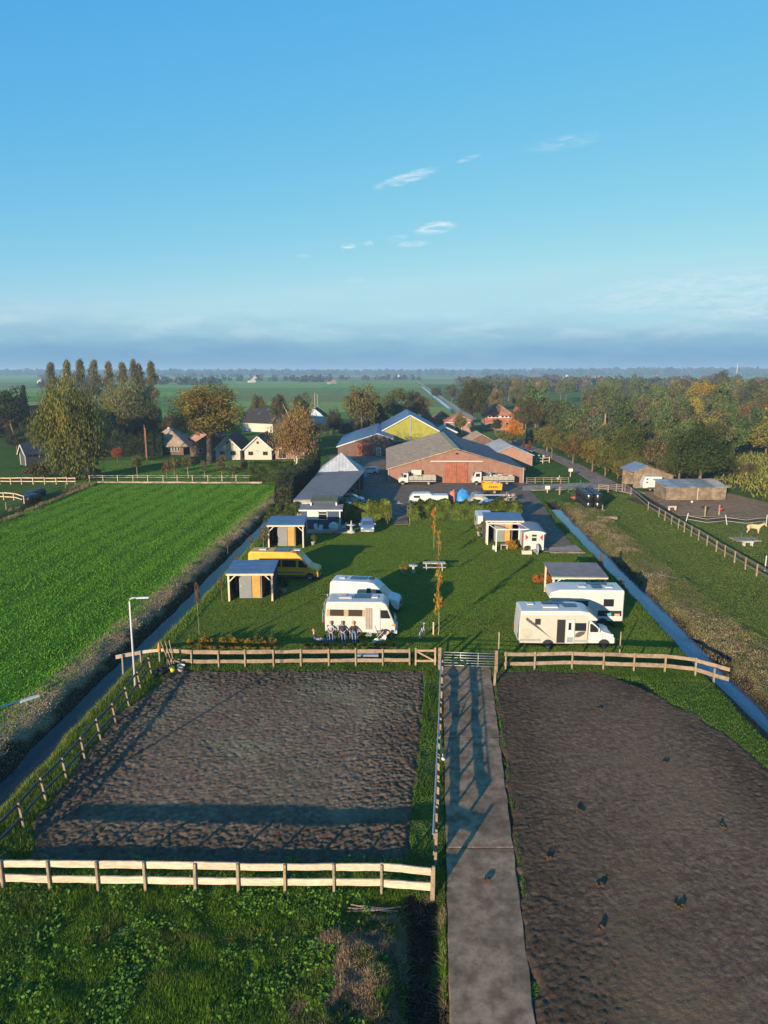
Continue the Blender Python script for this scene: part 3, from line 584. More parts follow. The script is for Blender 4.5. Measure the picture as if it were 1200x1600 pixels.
# dark trees and bushes filling the gardens behind the left lawns
gq = random.Random(55)
for i in range(26):
    px = -20 + i*11.5; yy = gq.uniform(176, 235); x = (px-600)/FPX*yy; h = gq.uniform(5, 9)
    if -62 < x < -38 and yy < 192: yy += 22
    tree('background_tree', gq.choice(('dark green', 'olive', 'brownish')) + ' garden tree behind the thatched house and the willows', 'tree', x, yy, h, h*gq.uniform(.9, 1.3), 'broad%d' % (i % 5), gq.choice(((.055, .065, .03), (.08, .08, .035), (.10, .075, .04))), 'background garden trees on the left', clear=.03)
for i in range(22):
    px = 470 + i*9 + gq.uniform(-4, 4); yy = gq.uniform(205, 250); x = (px-600)/FPX*yy; h = gq.uniform(3.5, 6.5)
    if 8 < x < 34: continue
    tree('background_tree', gq.choice(('dark green', 'olive')) + ' garden tree between the barns and the far meadows', 'tree', x, yy, h, h*gq.uniform(.9, 1.3), 'broad%d' % (i % 5), gq.choice(((.065, .075, .03), (.09, .09, .035))), 'garden trees behind the barns', clear=.03)
for i in range(16):
    yy = gq.uniform(200, 330); x = gq.uniform(50, 62) + max(0, yy-240)*.12; h = gq.uniform(6, 11)
    tree('background_tree', gq.choice(('olive', 'grey-green', 'yellowing')) + ' tree at the wood end near the red house', 'tree', x, yy, h, h*gq.uniform(.8, 1.1), 'broad%d' % (i % 5), gq.choice(((.10, .10, .04), (.13, .115, .04), (.11, .10, .05))), 'trees near the red house', clear=.05)

for i in range(40):
    x = 44.5 + gq.uniform(0, 22) if i > 12 else 46 + gq.uniform(-1, 1.5); yy = (126 + gq.uniform(0, 5) + (x-44)*.1) if i > 12 else gq.uniform(128, 190); h = gq.uniform(2.2, 4.5)
    tree('understory_bush', gq.choice(('dark green', 'olive', 'brown-green')) + ' bush filling the foot of the wood edge', 'bush', x, yy, h, h*gq.uniform(.9, 1.3), 'broad%d' % (i % 5), gq.choice(((.075, .09, .032), (.10, .10, .036), (.11, .095, .045))), 'bushes at the foot of the wood', clear=.01)
# ---------------------------------------------------------------- grass, weeds, straw, maize
def blades(name, label, x, y, h, w, c0, c1, lean=.5, seed=1, zoff=-.02, z=None, cmask=None, c2=None):
    g = np.random.default_rng(seed); n = len(x); zz = (hz(x, y) if z is None else z) + zoff
    a = g.uniform(0, 6.283, n); hh = h*g.uniform(.5, 1.4, n); ww = w*g.uniform(.6, 1.4, n)
    b = np.stack([x, y, zz], 1); s = np.stack([np.cos(a), np.sin(a), np.zeros(n)], 1)*ww[:, None]/2
    la = g.uniform(0, 6.283, n); ll = np.abs(g.normal(size=n))*lean
    t = b + np.stack([np.cos(la)*ll*hh, np.sin(la)*ll*hh, hh/np.sqrt(1+ll*ll)], 1)
    v = np.stack([b - s, b + s, t], 1).reshape(-1, 3); f = np.arange(3*n).reshape(n, 3)
    k = g.uniform(0, 1, n)[:, None]; k = np.clip(k*.6 + .8*(fbm(x*.9, y*.9, seed+3)[:, None]-.2), 0, 1); c = np.array(c0)*(1-k) + np.array(c1)*k
    if cmask is not None: m = (cmask > g.uniform(0, 1, n)); c[m] = np.array(c2)*g.uniform(.7, 1.3, (m.sum(), 1))
    c = c*g.uniform(.75, 1.25, (n, 1))
    return tag(link(name, np_mesh(name, v, f, BLADE, np.repeat(c, 3, 0))), label, kind='stuff')
def scatter(n, x0, x1, y0, y1, keep, seed):
    g = np.random.default_rng(seed); x = g.uniform(x0, x1, n); y = g.uniform(y0, y1, n); m = keep(x, y); return x[m], y[m]
hasroad = lambda x, y: (x > px0(y)-.05) & (x < px1(y)+.05) & (y < 46)
# foreground meadow
x, y = scatter(270000, -15.5, 2.4, 16.5, 25.7, lambda x, y: (np.abs(x - 1.25 - (y-20)*.05) > .55) & (fbm(x*1.3, y*1.3, 71) > .30) & ~(on_mound(x, y) & (fbm(x*2.3, y*2.3, 16) > .28)), 41)
hm = .10 + .22*np.clip(fbm(x*1.1, y*1.1, 72)-.3, 0, 1)*2
blades('meadow_grass', 'tufted green meadow grass and weeds in front of the pale fence', x, y, hm, .028, (.07, .145, .014), (.165, .265, .028), .75, 42, cmask=(fbm(x*.5, y*.5, 75) > .56)*.35, c2=(.16, .14, .05))
g = np.random.default_rng(43); x, y = scatter(26000, -15.5, 1.8, 16.5, 26.2, lambda x, y: (fbm(x*.8, y*.8, 74) > .46) & ~on_mound(x, y) & (np.abs(x - 1.25 - (y-20)*.05) > .6), 44); n = len(x)
P = np.stack([x, y, hz(x, y) + g.uniform(.04, .22, n)], 1); N = unit(np.stack([g.normal(size=n)*.6, g.normal(size=n)*.6 - .3, np.ones(n)], 1))
tag(link('broadleaf_weeds', leaves_mesh('broadleaf_weeds', P, N, g.uniform(.03, .085, n), np.array((.10, .195, .028))*g.uniform(.6, 1.5, (n, 1)), BLADE)), 'broad-leaved weeds growing in the meadow along the pale fence', kind='stuff')
# verge between left ditch and arena, arena edges, path edges
x, y = scatter(120000, -20, -12.5, 18, 47, lambda x, y: (x - xl(y) > .75) & (distL(x, y) < .1 + .5*(fbm(x, y, 51)-.4)) & (fbm(x*1.2, y*1.2, 52) > .28), 45)
blades('bank_grass', 'long bright grass on the bank between the left ditch and the riding arena', x, y, .16 + .22*(fbm(x, y, 53)), .035, (.055, .12, .016), (.15, .21, .03), .6, 46, cmask=((x-xl(y)) < 1.6)*.3, c2=(.25, .22, .09))
x, y = scatter(60000, 0.0, 8.5, 24, 46.8, lambda x, y: (((distL(x, y) < .05) & (x < px0(y)+.05+.15*(fbm(y*1.5, x*0, 5)-.4)) & (fbm(x*1.3, y*.6, 55) > .36)) | ((x > px1(y)-.12) & (x < px1(y)+.5) & (y < 46) & (fbm(x*2, y*.9, 56) > .44 - .2*(y > 41.5)))), 47)
blades('verge_grass', 'green grass strips along the concrete path and its fence', x, y, .15, .03, (.05, .11, .015), (.10, .17, .025), .6, 48, zoff=.02)
x, y = scatter(60000, -16, 23, 43.5, 48, lambda x, y: (np.minimum(distL(x, y), 99) < .1) & (distR(x, y) < .2) & ~hasroad(x, y) & (x > xl(y)+1) & (x < xr(y)-1), 49)
blades('verge_grass', 'green grass under the fence between the arenas and the lawn', x, y, .16, .035, (.05, .11, .015), (.11, .18, .025), .6, 50)
x, y = scatter(60000, 13, 24, 22, 45.5, lambda x, y: (distR(x, y) < .5*(fbm(x*.6, y*.6, 57)-.2)) & (x < xr(y)-.8), 58)
blades('verge_grass', 'weedy green grass between the dark arena and the right ditch', x, y, .14, .05, (.05, .11, .015), (.11, .18, .03), .8, 59)
x, y = scatter(6000, -10, 2, 27, 44, lambda x, y: (fbm(x*.2+3, y*.2, 60) > .52) & (distL(x, y) > 1), 61)
blades('sprouting_grass', 'thin grass sprouting in the middle of the arena soil', x, y, .07, .02, (.06, .11, .02), (.13, .17, .04), .8, 62, z=.06 + clods(x, y, 31, .145*.65, 1.35))
# lawn and the left field
inl = lambda x, y: poly_mask(x, y, LAWN) & ~((x > 17.6) & (y > 76.8)) & ~((x > 1) & (x < 3.4) & (y > 91)) & (x > xl(y)+.9) & (x < xr(y)-.9)
x, y = scatter(230000, -17, 25, 46, 96.5, inl, 63)
blades('lawn_grass', 'mown lawn around the campers', x, y, .055, .06, (.105, .165, .018), (.17, .235, .026), .5, 64, zoff=-.01, cmask=np.clip((fbm(x*.13, y*.13, 65)-.5)*4, 0, .5), c2=(.13, .13, .04))
x, y = scatter(300000, -75, -18, 32, 126, lambda x, y: poly_mask(x, y, FIELD), 66); row = .5 + .5*np.sin((x - y*.05)*2*math.pi/3.1 + 3*fbm(x*.1, y*.1, 4)); m = (RNG.uniform(0, 1, len(x)) < .25 + .75*row) | (fbm(x*.5, y*.5, 68) > .55); x, y = x[m], y[m]
blades('field_grass', 'bright green grass of the hay field left of the ditch', x, y, .11 + .10*fbm(x*.6, y*.6, 69), .10, (.075, .195, .014), (.15, .30, .026), .5, 67)
x, y = scatter(110000, 24, 60, 45, 119, lambda x, y: (x > xr(y)+4.5) & ~poly_mask(x, y, MUD) & ~((x > 41.5) & (y > 97)) & ~((x > 36) & (y > 116)), 70)
blades('verge_grass', 'rough grass strip and paddock right of the straw bank', x, y, .09, .09, (.11, .15, .024), (.18, .215, .04), .6, 73)
x, y = scatter(60000, -17.5, -11, 46, 122, lambda x, y: (x > xl(y)+.8) & (x < xl(y)+2.4), 74)
blades('bank_grass', 'bright long grass lining the lawn side of the left ditch', x, y, .25, .05, (.08, .15, .02), (.17, .23, .04), .6, 75)
x, y = scatter(40000, 18, 27, 30, 112, lambda x, y: (x > xr(y)-2.2) & (x < xr(y)-.75), 76)
blades('bank_grass', 'green grass lining the lawn side of the right ditch', x, y, .2, .05, (.05, .11, .018), (.10, .16, .03), .7, 77)
# cut reed and straw along the ditches
x, y = scatter(120000, -24, -12, 14, 120, lambda x, y: (x - xl(y) < -.75) & (x - xl(y) > -3.9 - 1.2*(fbm(x*.4, y*.4, 79)-.5)) & (fbm(x*.8, y*.5, 78) > .30), 79)
blades('cut_reed', 'brown cut reed heaped on the field bank of the left ditch', x, y, .05 + .22*np.clip(fbm(x*.5, y*.35, 180)-.3, 0, 1), .05, (.24, .17, .09), (.70, .53, .32), 1.0, 80, cmask=np.clip((fbm(x*.45, y*.3, 181)-.42)*5, 0, .9), c2=(.10, .14, .025))
x, y = scatter(150000, 20, 36, 30, 106, lambda x, y: (x - xr(y) > .7) & (x - xr(y) < 5.2 + 1.8*(fbm(x*.35, y*.35, 81)-.5)) & (fbm(x*.7, y*.5, 82) > .27), 83)
blades('cut_reed', 'straw-coloured cut reed on the far bank of the right ditch', x, y, .10 + .28*np.clip(fbm(x*.5, y*.35, 182)-.3, 0, 1), .05, (.17, .12, .06), (.50, .37, .20), 1.2, 84, cmask=np.clip((fbm(x*.4, y*.3, 183)-.40)*5 + .08*(x-xr(y)) + .12, 0, .92), c2=(.12, .15, .025))
x, y = scatter(110000, -4.2, 3, 16.5, 24.2, lambda x, y: on_mound(x, y) | ((np.abs(x - 1.25 - (y-20)*.05) < 1.0) & (fbm(x*1.2, y*1.2, 87) > .52)), 88)
blades('dry_debris', 'dry stems and roots on the mound beside the dug ditch', x, y, .15, .03, (.14, .095, .055), (.46, .33, .20), 1.2, 89, cmask=np.clip((fbm(x*1.3, y*1.3, 190)-.42)*5, 0, .8), c2=(.05, .10, .02))
x, y = scatter(14000, -54.5, -50.5, 62, 126, lambda x, y: (np.abs(x + 53 + .02*(y-96)) < 2.2) & (fbm(x*.5, y*.4, 90) > .4), 91)
blades('bank_grass', 'straw-coloured rough grass on the ditch by the black bales', x, y, .5, .12, (.12, .12, .04), (.32, .25, .12), .8, 92)
# maize
g = np.random.default_rng(93); MZ = [G(1132, 696), G(1140, 772), (57.2, 112), (59, 96), (110, 96), (120, 150), (72, 148)]
MZ = [(59, 128), (58.5, 100), (62, 90), (120, 90), (140, 190), (66, 150)]
x, y = scatter(44000, 57, 140, 90, 185, lambda x, y: poly_mask(x, y, MZ) & (x < 40 + y*.42), 94); x = np.round(x/.75)*.75 + g.normal(size=len(x))*.06; n = len(x)
P = np.stack([x, y, g.uniform(.3, 2.1, n)], 1); N = unit(np.stack([g.normal(size=n), g.normal(size=n), .5*np.ones(n)], 1)); up = unit(np.stack([g.normal(size=n)*.5, g.normal(size=n)*.5, np.ones(n)], 1))
tag(link('maize_crop', leaves_mesh('maize_crop', P, N, g.uniform(.25, .5, n), np.array((.20, .21, .055))*g.uniform(.7, 1.35, (n, 1))*np.where(g.uniform(0, 1, (n, 1)) < .2, np.array((1.5, 1.1, 1)), 1), BLADE, .2, up)), 'standing maize crop beyond the stable', kind='stuff')
# garden grass left
x, y = scatter(70000, -70, -15, 126.5, 160, lambda x, y: x > -64, 95)
blades('lawn_grass', 'green orchard lawn before the thatched house', x, y, .10, .11, (.09, .19, .02), (.14, .25, .035), .5, 96)

# polder: strip fields far behind
FIELDS = []
def field(x0, x1, y0, y1, c, z=.12, sk=0.):
    i = len(FIELDS); k = tuple(round(q, 3) for q in c)
    m = MATS.get('field%s' % (k,)) or grassy('field%s' % (k,), False, c, .9, .18)
    o = tag(MB().add([(x0, y0, z), (x1, y0, z), (x1 + sk*(y1-y0), y1, z), (x0 + sk*(y1-y0), y1, z)], [(0, 1, 2, 3)]).build('meadow', m), kind='structure'); FIELDS.append(o)
gr = random.Random(12)
cs = [(.21, .36, .07), (.24, .39, .09), (.16, .30, .06), (.26, .36, .11), (.14, .26, .06), (.22, .27, .10), (.32, .22, .14)]
yb = [262, 300, 345, 400, 470, 560, 680, 840, 1060, 1350, 1750, 2250, 2900]
for r in range(len(yb)-1):
    a, b = yb[r], yb[r+1]; x = -1.0*b - 60
    xe = 40 if b < 1350 else .62*b
    while x < xe:
        w = gr.uniform(.09, .3)*b; c = gr.choice(cs[:6] if gr.random() < .9 else cs); e = min(x + w, xe + (0 if b > 1350 else (a-300)*.02))
        field(x, e - 1.5, a + 1.5, b - 1.0, c, .10 + .03*(len(FIELDS) % 3)); x += w
field(48, 74, 248, 380, (.15, .17, .07)); field(52, 100, 385, 640, (.13, .14, .065))
# canal with a path on its bank, running to the horizon
cx = lambda y: 33.6 + (y-330)*.024 + .00000*y
ribbon('canal', cx, np.array([300, 380, 480, 640, 900]), 1.3, .30, WATER); ribbon('canal_path', lambda y: cx(y) + 4.2, np.array([290, 380, 480, 640, 900, 1400]), 1.5, .32, M('canal_path_gravel', (.32, .25, .19), .95, .2, .5))
# ---------------------------------------------------------------- fences and gates
def fence(name, label, posts, h, rails, pmat, rmat, pw=.11, rh=.24, rt=.05, lean=0., wob=.025, side=-1, cat='fence', ext=(0, 0), base=None, hs=None):
    x0, y0 = posts[0]; o = empty(name, (x0, y0, 0), 0, label, cat); n = len(posts); tops = []
    for i, (x, y) in enumerate(posts):
        z = float(hz(x, y)) if base is None else base; a = posts[min(i+1, n-1)]; b = posts[max(i-1, 0)]; d = Vector((a[0]-b[0], a[1]-b[1], 0)).normalized(); nr = Vector((d.y, -d.x, 0))
        hh = (hs[i] if hs else h) + random.uniform(-.03, .04); tl = nr*(lean + random.uniform(-.02, .02)) + d*random.uniform(-.02, .02)
        p0 = Vector((x-x0, y-y0, min(z, 0)-.25)); p1 = Vector((x-x0, y-y0, max(z, -.1))) + Vector((tl.x*hh, tl.y*hh, hh))
        m = MB().bar(p0, p1, pw*random.uniform(.9, 1.1), pw); m.build('post', pmat, o, bevel=.012, seg=1)
        tops.append((p0, p1, max(z, -.1), nr, tl))
    for i in range(n-1):
        for r in rails:
            q = []
            for k, (j, s) in enumerate(((i, -1), (i+1, 1))):
                p0, p1, z, nr, tl = tops[j]; f = r
                d = Vector((posts[i+1][0]-posts[i][0], posts[i+1][1]-posts[i][1], 0)).normalized()
                e = .04 if 0 < j < n-1 else ext[0 if j == 0 else 1]
                q.append(Vector((posts[j][0]-x0 + tl.x*f, posts[j][1]-y0 + tl.y*f, z + r)) + nr*(pw/2 + rt/2 + .003 + (.004 if i % 2 else 0))*(-side)*-1 + d*s*e + Vector((0, 0, random.uniform(-wob, wob))))
            mid = (q[0]+q[1])/2 + Vector((0, 0, random.uniform(-wob, wob)*.6)); hh = rh*random.uniform(.9, 1.08)
            mb = MB()
            # a board with slightly wavy edges
            d = (q[1]-q[0]); L = d.length; d.normalize(); nn = Vector((d.y, -d.x, 0)).normalized()*rt/2; vs = []; K = 5
            for kk in range(K+1):
                t = kk/K; c = q[0].lerp(q[1], t) + (mid - (q[0]+q[1])/2)*4*t*(1-t); u = hh/2 + random.uniform(-.012, .012); l = hh/2 + random.uniform(-.012, .012)
                vs += [c-nn-Vector((0, 0, l)), c+nn-Vector((0, 0, l)), c+nn+Vector((0, 0, u)), c-nn+Vector((0, 0, u))]
            fs = [(0, 1, 2, 3), (4*K+3, 4*K+2, 4*K+1, 4*K)]
            for kk in range(K):
                b = 4*kk; fs += [(b+j, b+4+j, b+4+(j+1) % 4, b+(j+1) % 4) for j in range(4)]
            mb.add(vs, fs).build('rail', rmat, o)
    return o
fy = 24.15
fence('timber_fence', 'pale two-rail timber fence between the meadow and the riding arena', [(-17.0, fy+.3)] + [((px-600)/FPX*27.6, fy + (.25 - .03*i)) for i, px in enumerate((0, 75, 151, 226, 304, 372, 445, 522, 596))] + [(1.83, fy-.1)], 1.33, (.50, 1.16), WOODP, WOODL, .1, .29, .06, side=-1, hs=None)
# fence along the concrete path
pts = [(1.95 + (y-24.2)*.096, y) for y in np.linspace(26.0, 44.0, 10)]
fence('timber_fence', 'weathered timber fence running along the concrete path beside the riding arena', pts, 1.38, (.50, 1.18), WOODG, WOODG, .11, .24, .05, side=-1, wob=.05)
MB().tube([(2.0, 25.9, 1.42), (2.9, 35, 1.42), (3.75, 44, 1.40)], .03, 8).build('steel_pipe', GALV); tag(bpy.data.objects['steel_pipe'], 'long grey steel pipe lying on top of the fence along the concrete path', 'pipe')
lp = [(238, 1055), (221, 1078), (203, 1104), (182, 1130), (159, 1157), (134, 1187), (106, 1220), (74, 1253), (39, 1294), (-8, 1345)]
fence('rail_fence', 'leaning fence with dark rails along the left ditch', [G(*p) for p in lp], 1.25, (.5, 1.12), WOODG, M('black_rail', (.045, .055, .075), .5, .2), .1, .12, .06, lean=.16, side=1, wob=.02)
mp = [(299.5, 1043), (342, 1043), (383, 1043), (427.5, 1043), (470, 1042), (514, 1042), (556, 1041.5), (598, 1041), (640, 1041)]
mid = [G(*p) for p in mp]
fence('timber_fence', 'grey-brown timber fence between the riding arena and the lawn with people', [(-14.9, 46.0)] + mid, 1.3, (.42, 1.08), WOODP, WOODG, .11, .26, .05)
fence('timber_fence', 'short timber fence stub sloping out over the left ditch', [G(192, 1046), G(221, 1040), G(250, 1037)], 1.2, (1.05,), WOODP, WOODL, .1, .24, .06, base=-.1, ext=(.4, .3))
rp = [(790, 1047), (835, 1047), (893, 1046), (942, 1047), (990, 1049), (1038.5, 1050), (1086, 1056), (1115, 1064)]
fence('timber_fence', 'timber fence before the white camper, bending down to the right ditch', [G(*p) for p in rp], 1.3, (.45, 1.1), WOODP, WOODG, .11, .26, .05, ext=(.1, .9), hs=(1.3, 1.3, 1.3, 1.3, 1.3, 1.3, 1.25, 1.0))
# small wooden gate with a diagonal brace
gx0, gy0 = G(648, 1041); gx1, gy1 = G(681, 1041)
o = empty('wooden_gate', (gx0, gy0, 0), math.atan2(gy1-gy0, gx1-gx0), 'narrow brown wooden gate with diagonal brace beside the metal gate', 'gate'); W = math.hypot(gx1-gx0, gy1-gy0)
RW = M('reddish_timber', (.34, .22, .15), .85, .3, 4)
for zz in (.4, 1.15): MB().box(.1, W-.1, -.04, .04, zz-.07, zz+.07).build('rail', RW, o)
for xx in (.06, W-.06): MB().box(xx-.06, xx+.06, -.06, .06, -.2, 1.35).build('post', RW, o, bevel=.01)
MB().bar((.15, -.07, 1.1), (W-.15, -.07, .45), .04, .1).build('brace', RW, o)
# galvanised field gate
a = G(692, 1044); b = G(775, 1046)
o = empty('field_gate', (a[0], a[1], 0), math.atan2(b[1]-a[1], b[0]-a[0]), 'galvanised five-bar field gate closing the concrete path', 'gate'); W = math.hypot(b[0]-a[0], b[1]-a[1])
for i in range(6): MB().tube([(0, 0, .22 + i*.19), (W, 0, .2 + i*.185)], .022, 8).build('bar', GALV, o, True)
for xx in (0, W*.33, W*.66, W): MB().tube([(xx, 0, .2), (xx, 0, 1.18)], .022, 8).build('upright', GALV, o, True)
def pole(name, label, x, y, h, w, mat, cat='post', tilt=(0, 0), z=None):
    z = float(hz(x, y)) if z is None else z
    o = MB().bar((0, 0, -.25), (tilt[0]*h, tilt[1]*h, h), w, w).build(name, mat, bevel=.012, seg=1, loc=(x, y, z)); return tag(o, label, cat)
pole('gate_post', 'stout weathered gate post left of the field gate', 3.78, 45.3, 1.65, .2, WOODG); pole('gate_post', 'stout weathered gate post right of the field gate', 7.55, 44.9, 1.6, .2, WOODG)
pole('tall_pole', 'tall thin wooden pole standing at the right gate post', 7.75, 45.3, 2.75, .09, WOODP); pole('tall_pole', 'thin pale pole behind the fence beside the white camper cab', *G(968, 1022), 1.7, .08, WOODP)
pole('gate_post', 'leaning old post in the weeds right of the concrete path', 7.15, 43.0, 1.35, .14, WOODG, tilt=(.03, -.05))
pole('corner_post', 'tall corner post where the pale fence meets the concrete path', 1.90, 24.0, 1.6, .12, WOODP, z=-.2)
# gate bar with a white knob leaning on the path fence
o = empty('barrier_bar', (3.05, 36.9, 0), 0, 'grey steel bar with white knob leaning beside the concrete path', 'bar')
MB().tube([(0, 0, .9), (-.02, -2.0, .35), (.05, -3.0, .12)], .03, 8).build('bar', GALV, o, True); MB().lathe([(.02, -.1), (.1, -.06), (.12, 0), (.1, .07), (.02, .1)], (.05, -3.05, .13), 12).build('knob', WHITE, o, True)
# right dark paddock fence
rp = [(495, 62), (557, 97), (590, 117), (627, 140), (664, 163), (700, 182), (738, 205), (782, 228), (826, 258), (877, 290), (927, 318), (982, 350), (1040, 388), (1105, 425), (1170, 468), (1240, 515)]
rf = [G(x/3.529+860, y/3.529+780) for x, y in rp]; rf = [(40.3, 114.5), (40.5, 118.2)][::-1] + rf
rf = [(x*.5 + .5*(37.4 + (y-66.8)*.064), y) for x, y in rf]
fence('paddock_fence', 'long dark two-rail paddock fence between the grass strip and the horse paddock', rf, 1.3, (.55, 1.15), WOODG, M('fence_board', (.13, .11, .09), .9, .3, 4), .12, .24, .05, side=-1)
# fences round the orchard and left paddock
fence('rail_fence', 'white-topped two-rail fence in front of the dark garden shed', [G(px, 757) for px in (-40, -20, 0, 17, 34, 52, 70, 88, 105, 118)], 1.3, (.55, 1.15), WOODL, WOODL, .12, .16, .05)
fence('rail_fence', 'low pale two-rail fence beside the black bales', [G(px, py) for px, py in ((-30, 782), (-10, 781), (6, 781), (22, 782), (38, 787))], 1.2, (.5, 1.1), WOODL, WOODL, .12, .14, .05)
fence('wire_fence', 'wire fence with thin posts from the black bales along the ditch', [G(px, py) for px, py in ((10, 797), (47, 785), (58, 774), (103, 763), (118, 758))], 1.1, (.6, 1.0), WOODP, GALV, .09, .02, .02)
fence('garden_fence', 'row of short pale posts with a wire along the orchard lawn', [G(px, 752) for px in (140, 161, 184, 208, 231, 255, 277, 301, 325, 347, 369, 392)], 1.15, (.7, 1.05), WOODL, GALV, .1, .02, .02)
o = empty('edging_wall', (-52, 127.4, 0), 0, 'low pale concrete edging between the hay field and the orchard lawn', 'wall')
for i in range(15):
    x = i*2.0; MB().box(x, x+1.96, -.06, .06, -.1, .30 + random.uniform(-.03, .03)).build('panel', CONC2, o, loc=(0, -.09*i*.5+random.uniform(-.03, .03), 0))
# goose paddock fences beside the barn
fence('wire_fence', 'low wire and timber fence across the grass right of the brick barn', [G(px, 756) for px in (823, 836, 849, 862, 876, 888)], 1.2, (.4, .8, 1.1), WOODG, WOODG, .12, .07, .04)
fence('rail_fence', 'timber rail fence at the far end of the goose lawn', [G(px, py) for px, py in ((800, 716), (812, 718), (826, 722), (838, 724), (848, 724), (858, 723))], 1.3, (.5, 1.1), WOODL, WOODL, .14, .16, .06)
fence('lane_gate', 'long timber gate and rails across the driveway beside the black bales', [G(px, py) for px, py in ((935, 768), (950, 769), (963, 768), (972, 768))], 1.3, (.5, .85, 1.15), WOODG, WOODG, .16, .1, .05)
for px, py, h, l in ((888, 770, 2.2, 'green post at the near side of the driveway'), (906, 770, 2.2, 'green post beside the black bales')): pole('green_post', l, *G(px, py), h, .16, M('green_paint', (.03, .10, .06), .6))
for px, py, l in ((874, 773, 'grey wooden post with crossbar at the ditch head'), (1020, 764, 'short stout post beside the horse trailer')): pole('wood_post', l, *G(px, py), 1.5, .2, WOODG)
for px, py, pt, l in ((891, 745, 733, 'pale board sign on a post at the lane verge'), (855, 770, 760, 'small white board on a post by the driveway')):
    x, y = G(px, py); h = ZH(pt, y); o = empty('board_sign', (x, y, 0), 0, l, 'sign'); MB().box(-.06, .06, -.06, .06, -.2, h).build('post', WOODL, o); MB().box(-.4, .4, -.12, -.065, h-.45, h+.1).build('board', M('pale_board', (.6, .52, .42), .8), o)
# white tape fence posts in the paddock
tp = [(985.5, 812, (.22, .3)), (1133, 818, (-.13, .05)), (1197, 818, (0, 0)), (1195, 888, (0, 0))]
o = empty('tape_fence', (*G(1071, 818), 0), 0, 'sagging white tape fence on leaning plastic posts in the paddock', 'fence'); bx, by = o.location[:2]; tops = []
for px, py, t in ((1071, 818, (.35, .3)), (1136, 820, (-.25, 0)), (1197, 820, (0, 0))):
    x, y = G(px, py); MB().bar((x-bx, y-by, -.1), (x-bx+t[0]*1.3, y-by+t[1]*1.3, 1.35), .09).build('post', WHITE, o); tops.append(Vector((x-bx+t[0], y-by+t[1], 1.0)))
for a, b in zip(tops[:-1], tops[1:]):
    for dz in (0, -.45): MB().tube([a + Vector((0, 0, dz)), (a+b)/2 + Vector((0, 0, dz-.35)), b + Vector((0, 0, dz))], .022, 5).build('tape', WHITE, o, True)
pole('white_post', 'single white plastic post beside the paddock fence', *G(1195, 892), 1.6, .1, WHITE)
# ---------------------------------------------------------------- buildings
def brick_mat(name, a, b, mort=(.3, .27, .24)):
    m = bpy.data.materials.new(name); m.use_nodes = True; t = NT(m.node_tree); p = t.n['Principled BSDF']
    tc = t.new('ShaderNodeTexCoord').outputs['Object']; mp = t.mapping(tc, (1, 1, 1), (R(90), 0, 0))
    bt = t.new('ShaderNodeTexBrick'); t.put(bt.inputs['Vector'], mp); bt.inputs['Scale'].default_value = 1; bt.inputs['Brick Width'].default_value = .22; bt.inputs['Row Height'].default_value = .07; bt.inputs['Mortar Size'].default_value = .008
    t.put(bt.inputs['Color1'], a); t.put(bt.inputs['Color2'], b); t.put(bt.inputs['Mortar'], mort)
    c = t.mix(t.ramp(t.noise(tc, .8, 5, .6), .35, .7, 0, .4), bt.outputs[0], [q*.55 for q in a]); c = t.mix(t.ramp(t.noise(t.mapping(tc, (3, 3, .3)), 1, 4), .5, .75, 0, .3), c, (.28, .25, .22))
    t.put(p.inputs['Base Color'], c); p.inputs['Roughness'].default_value = 1; p.inputs['Specular IOR Level'].default_value = 0
    return m
BRICK = brick_mat('brick_red', (.25, .098, .056), (.21, .082, .05)); BRICKD = brick_mat('brick_dark', (.15, .085, .06), (.11, .065, .05), (.15, .13, .12)); BRICKP = brick_mat('brick_pink', (.34, .17, .125), (.29, .145, .105))
def wave_mat(name, c, pitch=.18, axis='x', dirt=.3, rough=.85, metal=0.):
    m = bpy.data.materials.new(name); m.use_nodes = True; t = NT(m.node_tree); p = t.n['Principled BSDF']
    tc = t.new('ShaderNodeTexCoord').outputs['Object']; n = t.noise(tc, 1.1, 6, .65); n2 = t.noise(t.mapping(tc, (.25, .25, .25)), 2, 4)
    cc = t.mix(t.ramp(n, .35, .7), [q*(1-dirt) for q in c], [q*1.15 for q in c]); cc = t.mix(t.ramp(n2, .45, .7, 0, .45), cc, [c[0]*.75, c[1]*.8, c[2]*.7])
    t.put(p.inputs['Base Color'], cc); p.inputs['Roughness'].default_value = rough; p.inputs['Metallic'].default_value = metal; p.inputs['Specular IOR Level'].default_value = .25 if rough < .6 else .04
    w = t.new('ShaderNodeTexWave'); w.bands_direction = axis.upper(); w.inputs['Scale'].default_value = .314/pitch; t.put(w.inputs['Vector'], tc)
    b = t.new('ShaderNodeBump'); b.inputs['Strength'].default_value = .6; b.inputs['Distance'].default_value = .05; t.put(b.inputs['Height'], w.outputs['Fac']); t.put(p.inputs['Normal'], b.outputs[0]); return m
FIBRE = wave_mat('fibre_cement', (.42, .31, .215), .9, 'y', .4); FIBRE_SHADE = wave_mat('fibre_cement_shaded', (.20, .185, .18), .9, 'y', .4)
BLUEROOF = wave_mat('blue_steel_roof', (.10, .165, .26), 1.0, 'y', .15, .45, .3); LICHEN = M('lichen_ridge', (.27, .25, .15), .95, .3, 3)
TILERED = wave_mat('red_tiles', (.42, .12, .07), .33, 'z', .3); TILEDK = wave_mat('dark_tiles', (.045, .042, .045), .33, 'z', .3); TILEBR = wave_mat('brown_tiles', (.20, .075, .05), .33, 'z', .3); THATCH = wave_mat('thatch', (.36, .27, .19), .7, 'z', .35, .95)
